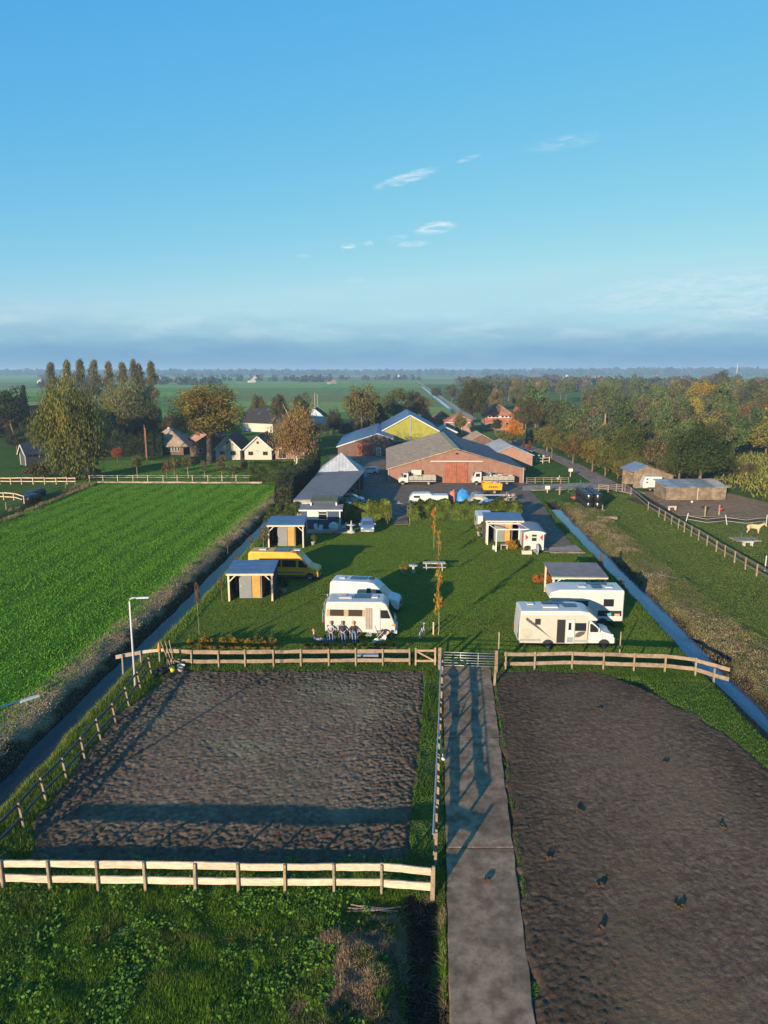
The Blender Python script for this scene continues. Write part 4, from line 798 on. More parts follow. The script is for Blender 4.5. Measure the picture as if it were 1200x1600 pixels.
FELT = M('roof_felt', (.18, .172, .168), .85, .2, 1.2, spec=.08); CREAM = M('cream_render', (.44, .41, .35), .8, .07); NAVY = M('navy_boards', (.035, .055, .10), .6, .15, 3); PLANK = wave_mat('shed_planks', (.25, .19, .14), .22, 'z', .45); DOORRED = wave_mat('red_door', (.28, .10, .062), .3, 'x', .2, .8); LIME = wave_mat('green_cladding', (.27, .26, .055), .25, 'x', .12, .7)
def gable(name, label, cat, x0, x1, y0, y1, ze, zr, wall, roof, over=.35, xr_=None, zer=None, trim=None, t=.14, hip=0, loc=None, rz=0, group=None):
    """house with the gable end towards the front; local origin at the front left corner"""
    W = x1-x0; D = y1-y0; rxx = W/2 if xr_ is None else xr_-x0; zer = ze if zer is None else zer
    o = empty(name, loc or (x0, y0, 0), rz, label, cat, group)
    MB().prism([(0, -.2), (W, -.2), (W, zer), (rxx, zr-t), (0, ze)], 0, D, 'y').build('wall', wall, o)
    for s, (xa, za, nm) in enumerate(((0, ze, 'left'), (W, zer, 'right'))):
        sl = (zr-za)/(rxx-xa); xe = xa + (-over if s == 0 else over); zo = za + sl*(xe-xa)
        up = t
        if not hip: q = [(xe, -over, zo), (rxx, -over, zr), (rxx, D+over, zr), (xe, D+over, zo)]
        else: q = [(xe, -over, zo), (rxx, hip, zr), (rxx, D-hip, zr), (xe, D+over, zo)]
        if s == 1: q = q[::-1]
        MB().slab(q, -t if s == 0 else -t).build('roof', roof, o) if False else MB().slab([(a, b, c) for a, b, c in q], t if s == 1 else t).build('roof', roof, o)
        if trim and not hip: MB().bar((xe, -over-.03, zo+.02), (rxx, -over-.03, zr+.02), .06, .26).build('trim', trim, o)
    if hip:
        for yy, yh, sg in ((-over, hip, 1), (D+over, D-hip, -1)):
            zo = ze - (zr-ze)/(rxx)*over; q = [(-over, yy, zo), (W+over, yy, zo), (rxx, yh, zr)]
            MB().slab(q if sg == 1 else q[::-1], t).build('roof', roof, o)
    return o
def window(par, x, z, w, h, y=0, frame=None, panes=1, name='window', glass=None, side=-1):
    f = MB()
    for (a, b, c, d) in ((-w/2, w/2, -h/2, -h/2+.08), (-w/2, w/2, h/2-.08, h/2), (-w/2, -w/2+.08, -h/2, h/2), (w/2-.08, w/2, -h/2, h/2)): f.box(x+a, x+b, y-.07, y-.005, z+c, z+d)
    for i in range(1, panes): f.box(x-w/2+w*i/panes-.03, x-w/2+w*i/panes+.03, y-.065, y-.005, z-h/2, z+h/2)
    fo = f.build(name, frame or WHITE, par)
    for i in range(panes): MB().box(x-w/2+.05+(w-.1)*i/panes+.01, x-w/2+.05+(w-.1)*(i+1)/panes-.01, y-.035, y-.004, z-h/2+.05, z+h/2-.05).build('pane', glass or GLASS, fo)
    return fo
# main brick barn
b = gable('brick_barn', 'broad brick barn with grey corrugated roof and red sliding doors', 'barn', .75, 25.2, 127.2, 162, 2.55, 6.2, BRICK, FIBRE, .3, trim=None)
rf = [c for c in b.children if c.name.startswith('roof')]; rf[1].data.materials[0] = FIBRE_SHADE  # right slope: its shade is put into a darker copy of the roof material
for x in (10.3, 12.36): MB().box(x, x+2.02, -.12, -.02, .05, 3.85).build('door', DOORRED, b)
MB().box(7.6, 17.0, -.16, -.06, 3.92, 4.08).build('door_rail', WHITE, b); MB().box(11.7, 12.75, -.4, 35, 6.16, 6.32).build('ridge_cap', LICHEN, b)
MB().box(-.02, .14, -.10, -.02, 0, 2.5).build('drain_pipe', GREYP, b); MB().box(24.34, 24.5, -.12, -.02, 0, 2.9).build('drain_pipe', GREYP, b); MB().cbox((12.3, -.2, 5.4), (.35, .3, .25)).build('flood_lamp', BLACK, b, bevel=.03)
# lean-to brick barn and tall green-gabled barn behind the yard
b = gable('brick_shed', 'low dark brick barn with blue roof and rust-red doors', 'barn', -11, 2.1, 168.6, 200, 2.3, 5.35, BRICKD, BLUEROOF, .3, xr_=-1.5, zer=4.1, trim=WHITE)
for i in range(2): MB().box(4.4 + i*1.6, 5.95+i*1.6, -.1, -.02, 0, 3.1).build('door', M('rust_door', (.24, .075, .05), .8, .25, 2), b)
MB().box(9.2, 10.3, -.08, -.02, 0, 2.0).build('door', WHITE, b); MB().box(9.3, 10.2, -.1, -.081, .05, 1.9).build('door_leaf', M('grey_door', (.18, .2, .2), .6), b)
b = gable('green_barn', 'tall barn with lime green gable and blue roof', 'barn', -.4, 13.6, 179, 206, 5.2, 9.0, LIME, BLUEROOF, .35, trim=WHITE)
MB().box(.0, 14.0, -.12, -.03, -.1, 2.5).build('plinth', BRICKD, b); MB().box(.0, 9.5, -.2, -.1, 2.5, 2.75).build('canopy', WHITE, b); MB().box(6.9, 7.15, -.14, -.03, 2.8, 8.6).build('flue', GREYP, b)
# carport with a flat grey roof
o = empty('carport', (-9, 93.5, 0), 0, 'open carport with flat dark grey felt roof behind the blue cabin', 'carport')
q = [(-12.1, 93.4, 2.9), (-5.9, 94.4, 2.9), (-3.2, 120.5, 3.1), (-11.0, 118.3, 3.1)]; lo = lambda p: (p[0]+9, p[1]-93.5, p[2])
MB().slab([lo(p) for p in q], .16).build('roof', FELT, o); MB().bar(lo((-12.1, 93.34, 2.8)), lo((-5.9, 94.34, 2.8)), .06, .3).build('fascia', M('mossy_board', (.33, .32, .26), .9, .3), o)
MB().slab([lo(p) for p in ((-12.0, 93.6, 0), (-7.4, 94.2, 0), (-7.4, 94.2, 2.75), (-12.0, 93.6, 2.75))], .1).build('wall', M('pale_boards', (.42, .42, .36), .85, .2), o)
MB().slab([lo(p) for p in ((-11.9, 93.6, 0), (-10.9, 118, 0), (-10.9, 118, 2.85), (-11.9, 93.6, 2.85))], .1).build('wall', WOODD, o); MB().slab([lo(p) for p in ((-10.9, 117.8, 0), (-3.6, 119.8, 0), (-3.6, 119.8, 2.9), (-10.9, 117.8, 2.9))], .1).build('wall', WOODD, o)
for i in range(6): f = i/5; MB().bar(lo((-6.1+2.6*f, 94.8+25*f, 0)), lo((-6.1+2.6*f, 94.8+25*f, 2.85)), .16).build('post', WOODG, o)
# grey hipped shed
o = empty('hipped_shed', (-9.4, 121.2, 0), 0, 'small shed with pale grey hipped roof behind the carport', 'shed'); PG = wave_mat('grey_sheet', (.40, .41, .42), .6, 'x', .15, .6, .1); PB = wave_mat('blue_grey_sheet', (.20, .26, .33), .6, 'y', .15, .5, .2)
MB().box(-1.6, 5.0, 0, 7.5, -.1, 2.6).build('wall', WOODD, o); ap = (1.9, 3.4, 5.8)
for c, m in ((((-2, -.4, 2.7), (5.4, -.4, 2.7), ap), PG), (((5.4, -.4, 2.7), (5.4, 8, 2.7), ap), PB), (((5.4, 8, 2.7), (-2, 8, 2.7), ap), PG), (((-2, 8, 2.7), (-2, -.4, 2.7), ap), PG)): MB().slab(c, .08).build('roof', m, o)
MB().bar((5.4, -.45, 2.75), ap, .12, .12).build('hip_cap', WHITE, o); MB().box(1.6, 2.3, -.46, -.3, 2.95, 3.1).build('vent', BLACK, o)
# blue cabin
o = empty('blue_cabin', (-10.6, 89.2, 0), 0, 'navy blue wooden cabin with dark flat roof and white windows', 'cabin')
MB().box(0, 5.0, 0, 4.6, -.1, 2.45).build('wall', NAVY, o); MB().slab([(-.25, -.3, 2.5), (5.3, -.3, 2.5), (5.3, 2.3, 2.75), (-.25, 2.3, 2.75)], .1).build('roof', FELT, o); MB().bar((-.27, -.34, 2.5), (5.32, -.34, 2.5), .06, .2).build('fascia', WHITE, o)
MB().box(1.2, 4.3, 1.9, 4.6, 2.4, 3.2).build('roof_raise', NAVY, o); MB().slab([(1.0, 1.6, 3.2), (4.5, 1.6, 3.2), (4.5, 4.9, 3.45), (1.0, 4.9, 3.45)], .1).build('roof', M('mossy_felt', (.10, .11, .07), .9), o)
for xx in (1.1, 4.4): MB().box(xx-.1, xx+.1, 1.55, 1.6, 2.75, 3.2).build('post', WHITE, o)
MB().box(.75, 3.4, -.05, -.002, 1.25, 2.35).build('white_panel', WHITE, o); window(o, 2.75, 1.8, 1.2, 1.1, -.05, panes=1); MB().box(2.2, 3.3, -.135, -.125, 1.95, 2.02).build('transom', WHITE, o); MB().box(4.85, 5.02, -.08, -.01, 0, 2.45).build('corner_board', WHITE, o)
# blue-roofed camping shelters with a sanitary cabin inside
def shelter(label, x, y, w, d, hf, hb, rz, boxx, roof=BLUEROOF, walls=True, wood=(.62, .44, .32)):
    o = empty('camping_shelter', (x, y, 0), rz, label, 'shelter'); FW = M('planed_wood', wood, .75, .15, 5)
    MB().slab([(-.12, -.25, hf), (w+.12, -.25, hf), (w+.12, d+.15, hb), (-.12, d+.15, hb)], .09).build('roof', roof, o, bevel=.02, seg=1)
    MB().box(-.10, w+.10, -.2, -.12, hf-.17, hf-.012).build('fascia', FW, o)
    for xx in (.08, w-.08):
        MB().box(xx-.08, xx+.08, -.08, .08, 0, hf-.02).build('post', FW, o, bevel=.01); sg = 1 if xx < 1 else -1
        MB().bar((xx+sg*.06, 0, hf-.75), (xx+sg*.7, 0, hf-.1), .09).build('brace', FW, o)
    for xx in (.08, w-.08): MB().box(xx-.07, xx+.07, d-.1, d+.04, 0, hb-.05).build('post', FW, o)
    if walls:
        n = 12
        for xx, s in ((0, 'l'), (w, 'r')):
            wl = MB()
            for i in range(n): a = .12 + (d-.24)*i/n; b2 = .12 + (d-.24)*(i+1)/n - .012; zt = hf + (hb-hf)*(a+.25)/(d+.4) - .03; wl.box(xx-.05+.012*(i % 2), xx+.03+.012*(i % 2), a, b2, .02, zt)
            wl.build('wall', WOODD, o)
        MB().box(.0, w, d-.06, d+.02, 0, hb-.06).build('wall', WOODD, o)
        b0, b1 = boxx; GD = M('grey_door_panel', (.17, .185, .19), .55, .08); OR = wave_mat('larch_slats', (.62, .33, .10), .1, 'z', .2, .7)
        bxo = MB().box(b0, b1, .75, d-.2, .02, hf-.18).build('sanitary_cabin', M('cabin_grey', (.20, .21, .215), .6, .1), o)
        k = b0 + (b1-b0)*.55; MB().box(b0+.08, k, .68, .745, .08, hf-.42).build('door', GD, bxo); sp = MB()
        for i in range(18): z0 = .12 + i*(hf-.55)/18; sp.box(k+.06, b1-.12, .66, .745, z0, z0 + (hf-.55)/18 - .012)
        sp.build('slat_panel', OR, bxo); MB().box(b0+.1, b1-.1, .69, .745, hf-.36, hf-.24).build('light_strip', WHITE, bxo); MB().cbox((b0+.2, .64, 1.2), (.06, .06, .22)).build('handle', WHITE, bxo)
    return o
shelter('blue-roofed timber shelter in front of the yellow van', -13.75, 60.1, 3.95, 3.3, 2.55, 2.75, R(1), (.85, 2.85)); shelter('blue-roofed timber shelter next to the blue cabin', -13.3, 79.3, 4.1, 3.4, 2.7, 2.95, R(1), (1.0, 3.05)); shelter('blue-roofed timber shelter behind the white wagon with red shutters', 12.0, 81.6, 4.3, 3.4, 2.75, 2.95, R(-2), (1.1, 3.2))
o = shelter('open shelter with dark grey roof behind the overcab camper', 14.6, 59.2, 4.6, 3.6, 2.5, 2.7, R(-2), (0, 0), FELT, False, (.52, .43, .32))
MB().box(.9, 3.1, .9, 3.3, .02, 2.3).build('white_cabin', CREAM, o, bevel=.02); MB().box(.35, .85, .92, 1.0, .05, 2.1).build('side_screen', M('grey_door_panel', (.17, .185, .19), .55), o); MB().box(3.15, 4.5, 3.3, 3.4, .02, 2.4).build('wall', WOODD, o); MB().box(3.2, 3.55, .8, 1.3, 1.3, 2.2).build('boiler', WHITE, o, bevel=.1)
# white pergola frames beside the wagon
o = empty('pergola', (12.6, 77.6, 0), 0, 'white-painted pergola frame with glass front before the shelter by the wagon', 'pergola'); PW = M('white_timber', (.66, .62, .56), .7)
for (xx, yy) in ((0, 0), (3.6, 0), (-.5, 3.3), (3.2, 3.3)): MB().box(xx-.06, xx+.06, yy-.06, yy+.06, 0, 2.5 - .02*yy).build('post', PW, o)
MB().box(-.1, 3.7, -.05, .05, 2.5, 2.62).build('beam', PW, o); MB().box(-.6, 3.3, 3.25, 3.35, 2.45, 2.57).build('beam', PW, o); MB().bar((0, 0, 2.56), (-.5, 3.3, 2.5), .08).build('beam', PW, o); MB().bar((3.6, 0, 2.56), (3.2, 3.3, 2.5), .08).build('beam', PW, o)
# circus wagon with red diamonds
o = empty('living_wagon', (15.6, 77.0, 0), R(-3), 'white living wagon with grey curved roof and red shutter triangles', 'wagon'); WG = M('wagon_boards', (.55, .50, .44), .75, .1, 4); WR = M('wagon_roof', (.17, .185, .21), .6, .1)
MB().box(0, 2.2, 0, 4.6, .35, 2.3).build('body', WG, o, bevel=.02)
arc = [(1.1 - 1.32*math.cos(math.pi*i/10), 2.28 + .34*math.sin(math.pi*i/10)) for i in range(11)]
MB().prism(arc, -.25, 4.8, 'y').build('roof', WR, o, bevel=.03); MB().prism([(a*.92+.09, b2-.03) for a, b2 in arc], -.30, -.26, 'y').build('roof_rim', WG, o)
MB().box(.12, 2.08, -.03, -.002, 1.35, 2.22).build('front_panel', WHITE, o); MB().slab([(.14, -.035, 1.45), (.50, -.035, 1.8), (.14, -.035, 2.15)][::-1], .02).build('shutter', M('signal_red', (.55, .03, .04), .5), o); MB().slab([(2.06, -.035, 1.45), (1.70, -.035, 1.8), (2.06, -.035, 2.15)], .02).build('shutter', MATS['signal_red'], o)
window(o, 1.1, 1.58, .5, .36, -.03, BLACK); window(o, 1.1, 2.02, .5, .22, -.03, BLACK); MB().box(-.04, -.002, .6, 1.5, .4, 2.15).build('door', M('brown_door', (.25, .10, .07), .6), o)
for xx in (.3, 1.9):
    for yy in (.8, 3.8): wl = MB().lathe([(.1, -.1), (.36, -.1), (.36, .1), (.1, .1)], (xx, yy, .36), 16, 'x').build('wheel', RUBBER, o); MB().lathe([(.2, -.12), (.2, .12)], (xx, yy, .36), 12, 'x').build('rim', GREYP, wl)
MB().box(.95, 1.25, -1.3, 0, .4, .5).build('drawbar', STEEL, o)
# stables
o = empty('stable', (44.3, 110.0, 0), R(2), 'low plank horse stable with corrugated metal roof', 'stable')
def planks(par, x0, x1, y, z0, z1, n=8, side='front', name='plank'):
    for i in range(n):
        a = z0 + (z1-z0)*i/n; MB().box(x0, x1, y - random.uniform(.02, .045), y, a, a + (z1-z0)/n - .015).build(name, PLANK, par)
planks(o, 0, 5.0, 0, 0, 1.95); planks(o, 5.05, 9.6, 0, 0, 1.95); MB().box(.0, .08, .02, 4.4, 0, 2.3).build('wall', PLANK, o); MB().box(9.52, 9.6, .02, 4.4, 0, 2.3).build('wall', PLANK, o); MB().box(.08, 9.52, 4.3, 4.4, 0, 2.6).build('wall', PLANK, o)
MB().box(4.98, 5.08, -.07, -.01, 0, 2.0).build('post', WOODL, o)
for i in range(10): x = -.3 + i*1.02; MB().slab([(x, -.3, 2.0 + .006*(i % 2)), (x+1.04, -.3, 2.0 + .006*(i % 2)), (x+1.04, 4.8, 2.62 + .006*(i % 2)), (x, 4.8, 2.62 + .006*(i % 2))], .03).build('roof_sheet', (wave_mat('zinc_sheet', (.44, .48, .52), .12, 'x', .3, .45, .3) if i in (0, 1, 4) else wave_mat('zinc_sheet_dark', (.30, .36, .43), .12, 'x', .3, .45, .3)) if i < 8 else wave_mat('pale_sheet', (.44, .43, .42), .12, 'x', .2, .6), o)
o = empty('wooden_shed', (43.0, 121.2, 0), R(3), 'weathered plank shed with sloping dark roof behind the horse trailer', 'shed')
MB().prism([(0, 0), (7, 0), (7, 2.2), (2.2, 3.9), (0, 3.0)], 0, .1, 'y').build('wall', PLANK, o); MB().prism([(0, 0), (7, 0), (7, 2.2), (2.2, 3.9), (0, 3.0)], 5, 5.1, 'y').build('wall', PLANK, o); MB().box(6.9, 7, .1, 5, 0, 2.15).build('wall', PLANK, o)
MB().slab([(-.4, -.3, 2.85), (2.2, -.3, 4.0), (2.2, 5.4, 4.0), (-.4, 5.4, 2.85)], .08).build('roof', PB, o); MB().slab([(2.2, -.3, 4.0), (7.3, -.3, 2.15), (7.3, 5.4, 2.15), (2.2, 5.4, 4.0)], .08).build('roof', PLANK, o)
for k in range(5): MB().box(.1, 6.9, -.04, -.005, .1 + k*.42, .48 + k*.42).build('plank', PLANK, o)
# houses among the trees on the left
wx, wy = -38.4, 161.8
for i, (a, b2, l) in enumerate(((338, 376, 'cream white gabled house, the one nearer the big oak'), (383, 425, 'cream white gabled house, the one nearer the birch'))):
    x0 = (a-600)/FPX*163; x1 = (b2-600)/FPX*163; h = gable('cottage', l, 'house', x0, x1, wy, wy+13, 2.5, 5.3, CREAM, TILEBR, .35, trim=WHITE); W = x1-x0
    for k in (-1, 1): window(h, W/2+k*W*.22 if i == 0 else W/2 + k*W*.27, 1.45, 1.1, .85, -.02, panes=2, frame=M('brown_frame', (.12, .06, .04), .6))
    window(h, W/2, 3.9, .5, .55, -.02, frame=MATS['brown_frame']); MB().box(W*.42, W*.56, -.05, -.005, 1.9, 2.1).build('vent', GREYP, h)
o = gable('connecting_wing', 'low brick wing with white french doors beside the cream house by the birch', 'house', -25.0, -17.5, 163, 170, 2.5, 3.8, BRICKP, TILEBR, .3); window(o, 1.6, 1.25, 1.9, 2.3, -.02, panes=2)
MB().box(0, 0, 0, 0, 0, 0)
o = empty('thatched_house', (-52.8, 171.0, 0), 0, 'thatched farmhouse with steep hipped straw roof behind the orchard', 'house'); MB().box(-4.4, 4.4, 0, 9, 0, 2.4).build('wall', BRICKD, o)
for q in (((-5.6, -1, 2.0), (5.6, -1, 2.0), (0.2, 3.0, 6.0)), ((5.6, -1, 2.0), (5.6, 10, 2.0), (.2, 6, 6.0), (.2, 3.0, 6.0)), ((5.6, 10, 2), (-5.6, 10, 2), (.2, 6, 6.0)), ((-5.6, 10, 2), (-5.6, -1, 2), (.2, 3, 6.0), (.2, 6, 6.0))): MB().slab(q, .3).build('roof', THATCH, o)
MB().lathe([(.5, 0), (.25, .5), (.02, .6)], (.2, 3.2, 5.9), 8).build('ridge_cap', WHITE, o)
for k in range(4): window(o, 2.0 + k*.7 - .8, 1.4, .55, 1.1, -.02)
o = gable('farmhouse', 'brick farmhouse wing with orange tiled roof behind the thatched house', 'house', -49.0, -41.5, 176, 188, 2.8, 6.2, BRICKP, TILEBR, .3); o.children[1].data.materials[0] = wave_mat('orange_tiles', (.46, .20, .13), .33, 'z', .2); MB().box(3.1, 4.0, 1, 1.8, 5.5, 7.2).build('chimney', BRICKP, o); MB().box(3.2, 3.9, 1.1, 1.7, 7.2, 7.5).build('chimney_cap', BLACK, o)
o = gable('long_barn', 'low thatched outbuilding behind the big oak', 'house', -46, -36, 168, 176, 2.4, 5.4, BRICKD, TILEBR, .3); window(o, 2.5, 1.4, .9, .9, -.02)
o = gable('dark_roofed_house', 'house with steep black tiled roof and skylights beyond the oak', 'house', -48.5, -36.0, 236, 249, 3.2, 8.4, CREAM, TILEDK, .4, loc=(-36.5, 234, 0), rz=R(62))
for i in range(4): MB().slab([(a, b, 3.22 + .832*a + .1) for a, b in ((2.6 + 1.6*(i % 2), 2 + i*2.5), (3.4 + 1.6*(i % 2), 2 + i*2.5), (3.4 + 1.6*(i % 2), 3.1 + i*2.5), (2.6 + 1.6*(i % 2), 3.1 + i*2.5))], .1).build('skylight', GLASSB, o)
window(o, 9.5, 1.6, 2.0, 1.6, -.02, panes=3); MB().box(5.6, 6.6, 9, 10, 7.8, 9.2).build('chimney', BRICKP, o)
gable('small_house', 'small house with pale blue gable and dark roof beyond the birch', 'house', -29.5, -21.5, 262, 274, 3.2, 6.2, M('pale_blue_wall', (.35, .45, .55), .7), TILEDK, .4, trim=WHITE)
o = gable('cream_gabled_house', 'house with cream gable boards beneath the dark trees', 'house', -131, -121.5, 240, 256, 3.4, 8.0, M('blue_grey_wall', (.16, .22, .24), .7), TILEBR, .5, trim=CREAM, loc=(-131, 240, 0), rz=R(-18)); window(o, 4.7, 4.6, 1.6, 1.0, -.02, panes=2)
o = gable('garden_shed', 'dark garden shed with white corner posts beside the tall willow', 'shed', -78.8, -75.8, 152, 160, 2.6, 4.4, WOODD, M('shaded_roof', (.03, .035, .05), .6), .35, trim=WHITE, loc=(-78.8, 153, 0), rz=R(-40)); MB().box(.2, .4, -.05, -.01, 0, 2.5).build('corner_post', WHITE, o); MB().box(2.6, 2.8, -.05, -.01, 0, 2.5).build('corner_post', WHITE, o)  # roof colour lowered to paint in the shade the shed stands in
# right of the barns
o = gable('brick_garage', 'pink brick garage with hipped red tiled roof behind the barns', 'garage', 20.2, 29.2, 232, 241, 3.7, 6.3, BRICKP, TILERED, .35, hip=4.2); MB().box(2.9, 4.9, -.06, -.01, 0, 3.4).build('door', BLACK, o); MB().box(2.65, 2.9, -.09, -.01, 0, 3.6).build('door_post', WHITE, o); MB().box(4.9, 5.15, -.09, -.01, 0, 3.6).build('door_post', WHITE, o); MB().box(-.3, 9.3, -.42, -.3, 3.35, 3.6).build('gutter', WHITE, o)
o = gable('red_house', 'two-storey house with bright red tiled roof and white window band', 'house', 34.4, 44.2, 243, 253, 5.2, 9.0, BRICK, TILERED, .4, hip=4.4); MB().box(.8, 9.2, -.08, -.01, 4.2, 5.2).build('window_band', WHITE, o)
for k in range(6): MB().box(1.3 + k*1.3 + (.3 if k > 2 else -.2), 2.1+k*1.3+(.3 if k > 2 else -.2), -.12, -.081, 4.4, 5.0).build('pane', GLASS, o)
MB().slab([(-.2, -.5, 3.2), (10, -.5, 3.2), (10, .1, 4.1), (-.2, .1, 4.1)], .12).build('roof', TILERED, o); window(o, 2.2, 1.6, 2.4, 1.8, -.02, panes=2); window(o, 7.5, 1.6, 1.0, 2.4, -.02)
gable('red_house_annex', 'narrow annex with red roof right of the red house', 'house', 45.2, 48.2, 247, 254, 4.6, 7.4, BRICK, TILERED, .3)
o = gable('brick_cottage', 'dark brick cottage with white window beside the canal meadow', 'house', 12.5, 17.8, 250, 258, 2.8, 5.6, BRICKD, TILEDK, .3); window(o, 3.6, 1.9, 1.6, 1.0, -.02, panes=2)
gable('orange_roof_cottage', 'low cottage with orange roof between the garage and the brick cottage', 'house', 18.6, 25.4, 268, 276, 2.6, 4.9, BRICKD, TILERED, .3, hip=3.)
gable('low_shed', 'low shed with brown asbestos roof touching the back of the brick barn', 'shed', 19.0, 27, 168, 178, 3.0, 5.2, BRICKD, FIBRE, .3)
gable('low_shed', 'low outbuilding with pale grey roof right of the brick barn ridge', 'shed', 22.5, 31.5, 150, 166, 2.4, 4.3, BRICKP, M('pale_grey_roof', (.33, .33, .33), .8, .2, 1), .3)
gable('flat_annex', 'white-edged low annex behind the green barn', 'shed', 14.4, 20, 196, 206, 3.4, 4.6, M('pale_annex', (.4, .42, .44), .7), BLUEROOF, .3, trim=WHITE)
# ---------------------------------------------------------------- vehicles (x forward, y left, z up)
def wheel(o, x, y, r=.34, w=.22, rim=None):
    s = 1 if y > 0 else -1
    t = MB().lathe([(r*.55, -w/2), (r*.92, -w/2), (r, -w*.32), (r, w*.32), (r*.92, w/2), (r*.55, w/2)], (x, y, r), 20, 'y').build('wheel', RUBBER, o, True)
    MB().lathe([(.03, s*(w/2+.012)), (r*.3, s*(w/2-.0)), (r*.58, s*(w/2+.005)), (r*.58, s*(w/2-.06)), (.03, s*(w/2-.06))], (x, y, r), 16, 'y').build('rim', rim or STEEL, t)
def arch(o, x, y, r, z):                  # dark wheel housing lying in the flank
    s = 1 if y > 0 else -1; MB().prism([(x + r*math.cos(math.pi*i/12), z + r*math.sin(math.pi*i/12)) for i in range(13)], y, y + s*.012, 'y').build('wheel_arch', BLACK, o)
def pane(o, poly, y, mat=None, name='window', t=.015, tap=None):
    s = 1 if y > 0 else -1; mb = MB(); n = len(poly); f = tap or (lambda p, q: abs(y)); vs = []
    for e in (0, t): vs += [(p, s*(f(p, q) + e + .002), q) for p, q in poly]
    mb.add(vs, [tuple(range(n)), tuple(range(n, 2*n))[::-1]] + [(i, i+n, (i+1) % n + n, (i+1) % n) for i in range(n)])
    return mb.build(name, mat or GLASS, o)
def quadpane(o, p0, p1, w0, w1, off=.012, mat=None, name='windscreen'):      # glass across the width between two profile points
    d = Vector((p1[0]-p0[0], 0, p1[1]-p0[1])).normalized(); n = Vector((d.z, 0, -d.x)); n = n if n.x*1 + n.z*.5 > 0 else -n
    q = [Vector((p0[0], -w0, p0[1])), Vector((p0[0], w0, p0[1])), Vector((p1[0], w1, p1[1])), Vector((p1[0], -w1, p1[1]))]
    q = [v + n*.004 for v in q]; return MB().add(q + [v + n*off for v in q], [(0, 1, 2, 3), (7, 6, 5, 4), (0, 4, 5, 1), (1, 5, 6, 2), (2, 6, 7, 3), (3, 7, 4, 0)]).build(name, mat or GLASSB, o)
def rect(x0, x1, z0, z1): return [(x0, z0), (x1, z0), (x1, z1), (x0, z1)]
def body(o, prof, hw, mat, zb=1.1, k=.06, bevel=.07, name='body', seg=3):
    tp = lambda p, q: 1 - k*max(0, q - zb)
    b = MB().prism(prof, -hw, hw, 'y', taper=tp).build(name, mat, o, bevel=bevel, seg=seg); b.data.polygons.foreach_set('use_smooth', [True]*len(b.data.polygons))
    wn = b.modifiers.new('wn', 'WEIGHTED_NORMAL'); wn.keep_sharp = False
    return lambda p, q: hw*tp(p, q)
def lamps(o, xf, xr, hw, zf, zr):
    for s in (-1, 1):
        MB().cbox((xf, s*hw*.78, zf), (.08, .3, .22)).build('headlight', M('lamp_glass', (.6, .62, .65), .15, 0, spec=.8), o, bevel=.03); MB().cbox((xr, s*hw*.9, zr), (.05, .14, .34)).build('tail_light', M('tail_red', (.4, .02, .02), .3, 0), o, bevel=.02)
def mirrors(o, x, hw, z, mat=None):
    for s in (-1, 1): MB().cbox((x, s*(hw+.16), z), (.1, .22, .34)).build('mirror', mat or BLACK, o, bevel=.03)
def roof_kit(o, items, z):
    for nm, x, y, lx, ly, h, m in items: MB().box(x-lx/2, x+lx/2, y-ly/2, y+ly/2, z+.01, z+h).build(nm, m, o, bevel=.03)
VW = M('van_white', (.48, .485, .48), .3, .03, 3, spec=.5); CW = M('camper_white', (.47, .465, .45), .35, .05, 2, spec=.4); SOLAR = M('solar_cell', (.02, .03, .07), .15, .1, spec=.6); BUMP = M('bumper_grey', (.09, .09, .095), .6, .1)
def panel_van(label, x, y, rz, mat, L=6.0, H=2.6, name='panel_van', solar=True, hw=1.0):
    o = empty(name, (x, y, 0), rz, label, 'van'); a = L/2
    prof = [(-a, .35), (-a+.02, 1.2), (-a+.08, H-.18), (-a+.3, H), (a-2.75, H), (a-2.2, H-.08), (a-1.75, H-.45), (a-1.05, 1.45), (a-.9, 1.32), (a-.25, 1.12), (a-.04, .85), (a, .55), (a-.02, .32)]
    tp = body(o, prof, hw, mat, 1.1, .055, .09)
    quadpane(o, (a-.98, 1.42), (a-1.68, H-.55), hw*.86, hw*.74)
    for s in (-1, 1): pane(o, [(a-1.95, 1.28), (a-1.1, 1.28), (a-1.25, 1.5), (a-1.6, 1.95), (a-1.95, 1.98)], s*1, GLASS, 'side_window', .012, lambda p, q: tp(p, q) if True else hw)
    for c in (a-.85, -a+1.25):
        for s in (-1, 1): wheel(o, c, s*(hw-.13), .35, .24); arch(o, c, s*hw, .44, .34)
    [pane(o, rect(q-.012, q+.012, .55, z1), s*1, GREYP, 'seam', .004, tp) for s in (-1, 1) for q, z1 in ((a-2.05, 2.0), (a-1.0, 1.2), (a-3.5, 2.2), (-a+.6, 2.2))]; [pane(o, rect(-a+1.75, a-1.4, .72, .82), s*1, BUMP, 'rub_strip', .012, tp) for s in (-1, 1)]; MB().box(a+.051, a+.06, -.26, .26, .4, .5).build('number_plate', M('plate_yellow', (.7, .5, .05), .5), o)
    MB().box(a-.06, a+.05, -hw*.88, hw*.88, .32, .62).build('bumper', BUMP, o, bevel=.05); MB().box(-a-.06, -a+.02, -hw*.9, hw*.9, .35, .55).build('bumper', BUMP, o, bevel=.03); MB().box(a-.03, a+.02, -.5, .5, .66, .82).build('grille', BLACK, o)
    lamps(o, a-.12, -a-.005, hw, .92, 1.1); mirrors(o, a-1.15, hw, 1.5); return o, tp, a
yel = M('van_yellow', (.66, .28, .008), .35, .05, 2, spec=.5)
o, tp, a = panel_van('yellow high-roof camper van parked behind the nearer blue-roofed shelter', -9.75, 67.6, R(-5), yel, 7.0, 2.75)
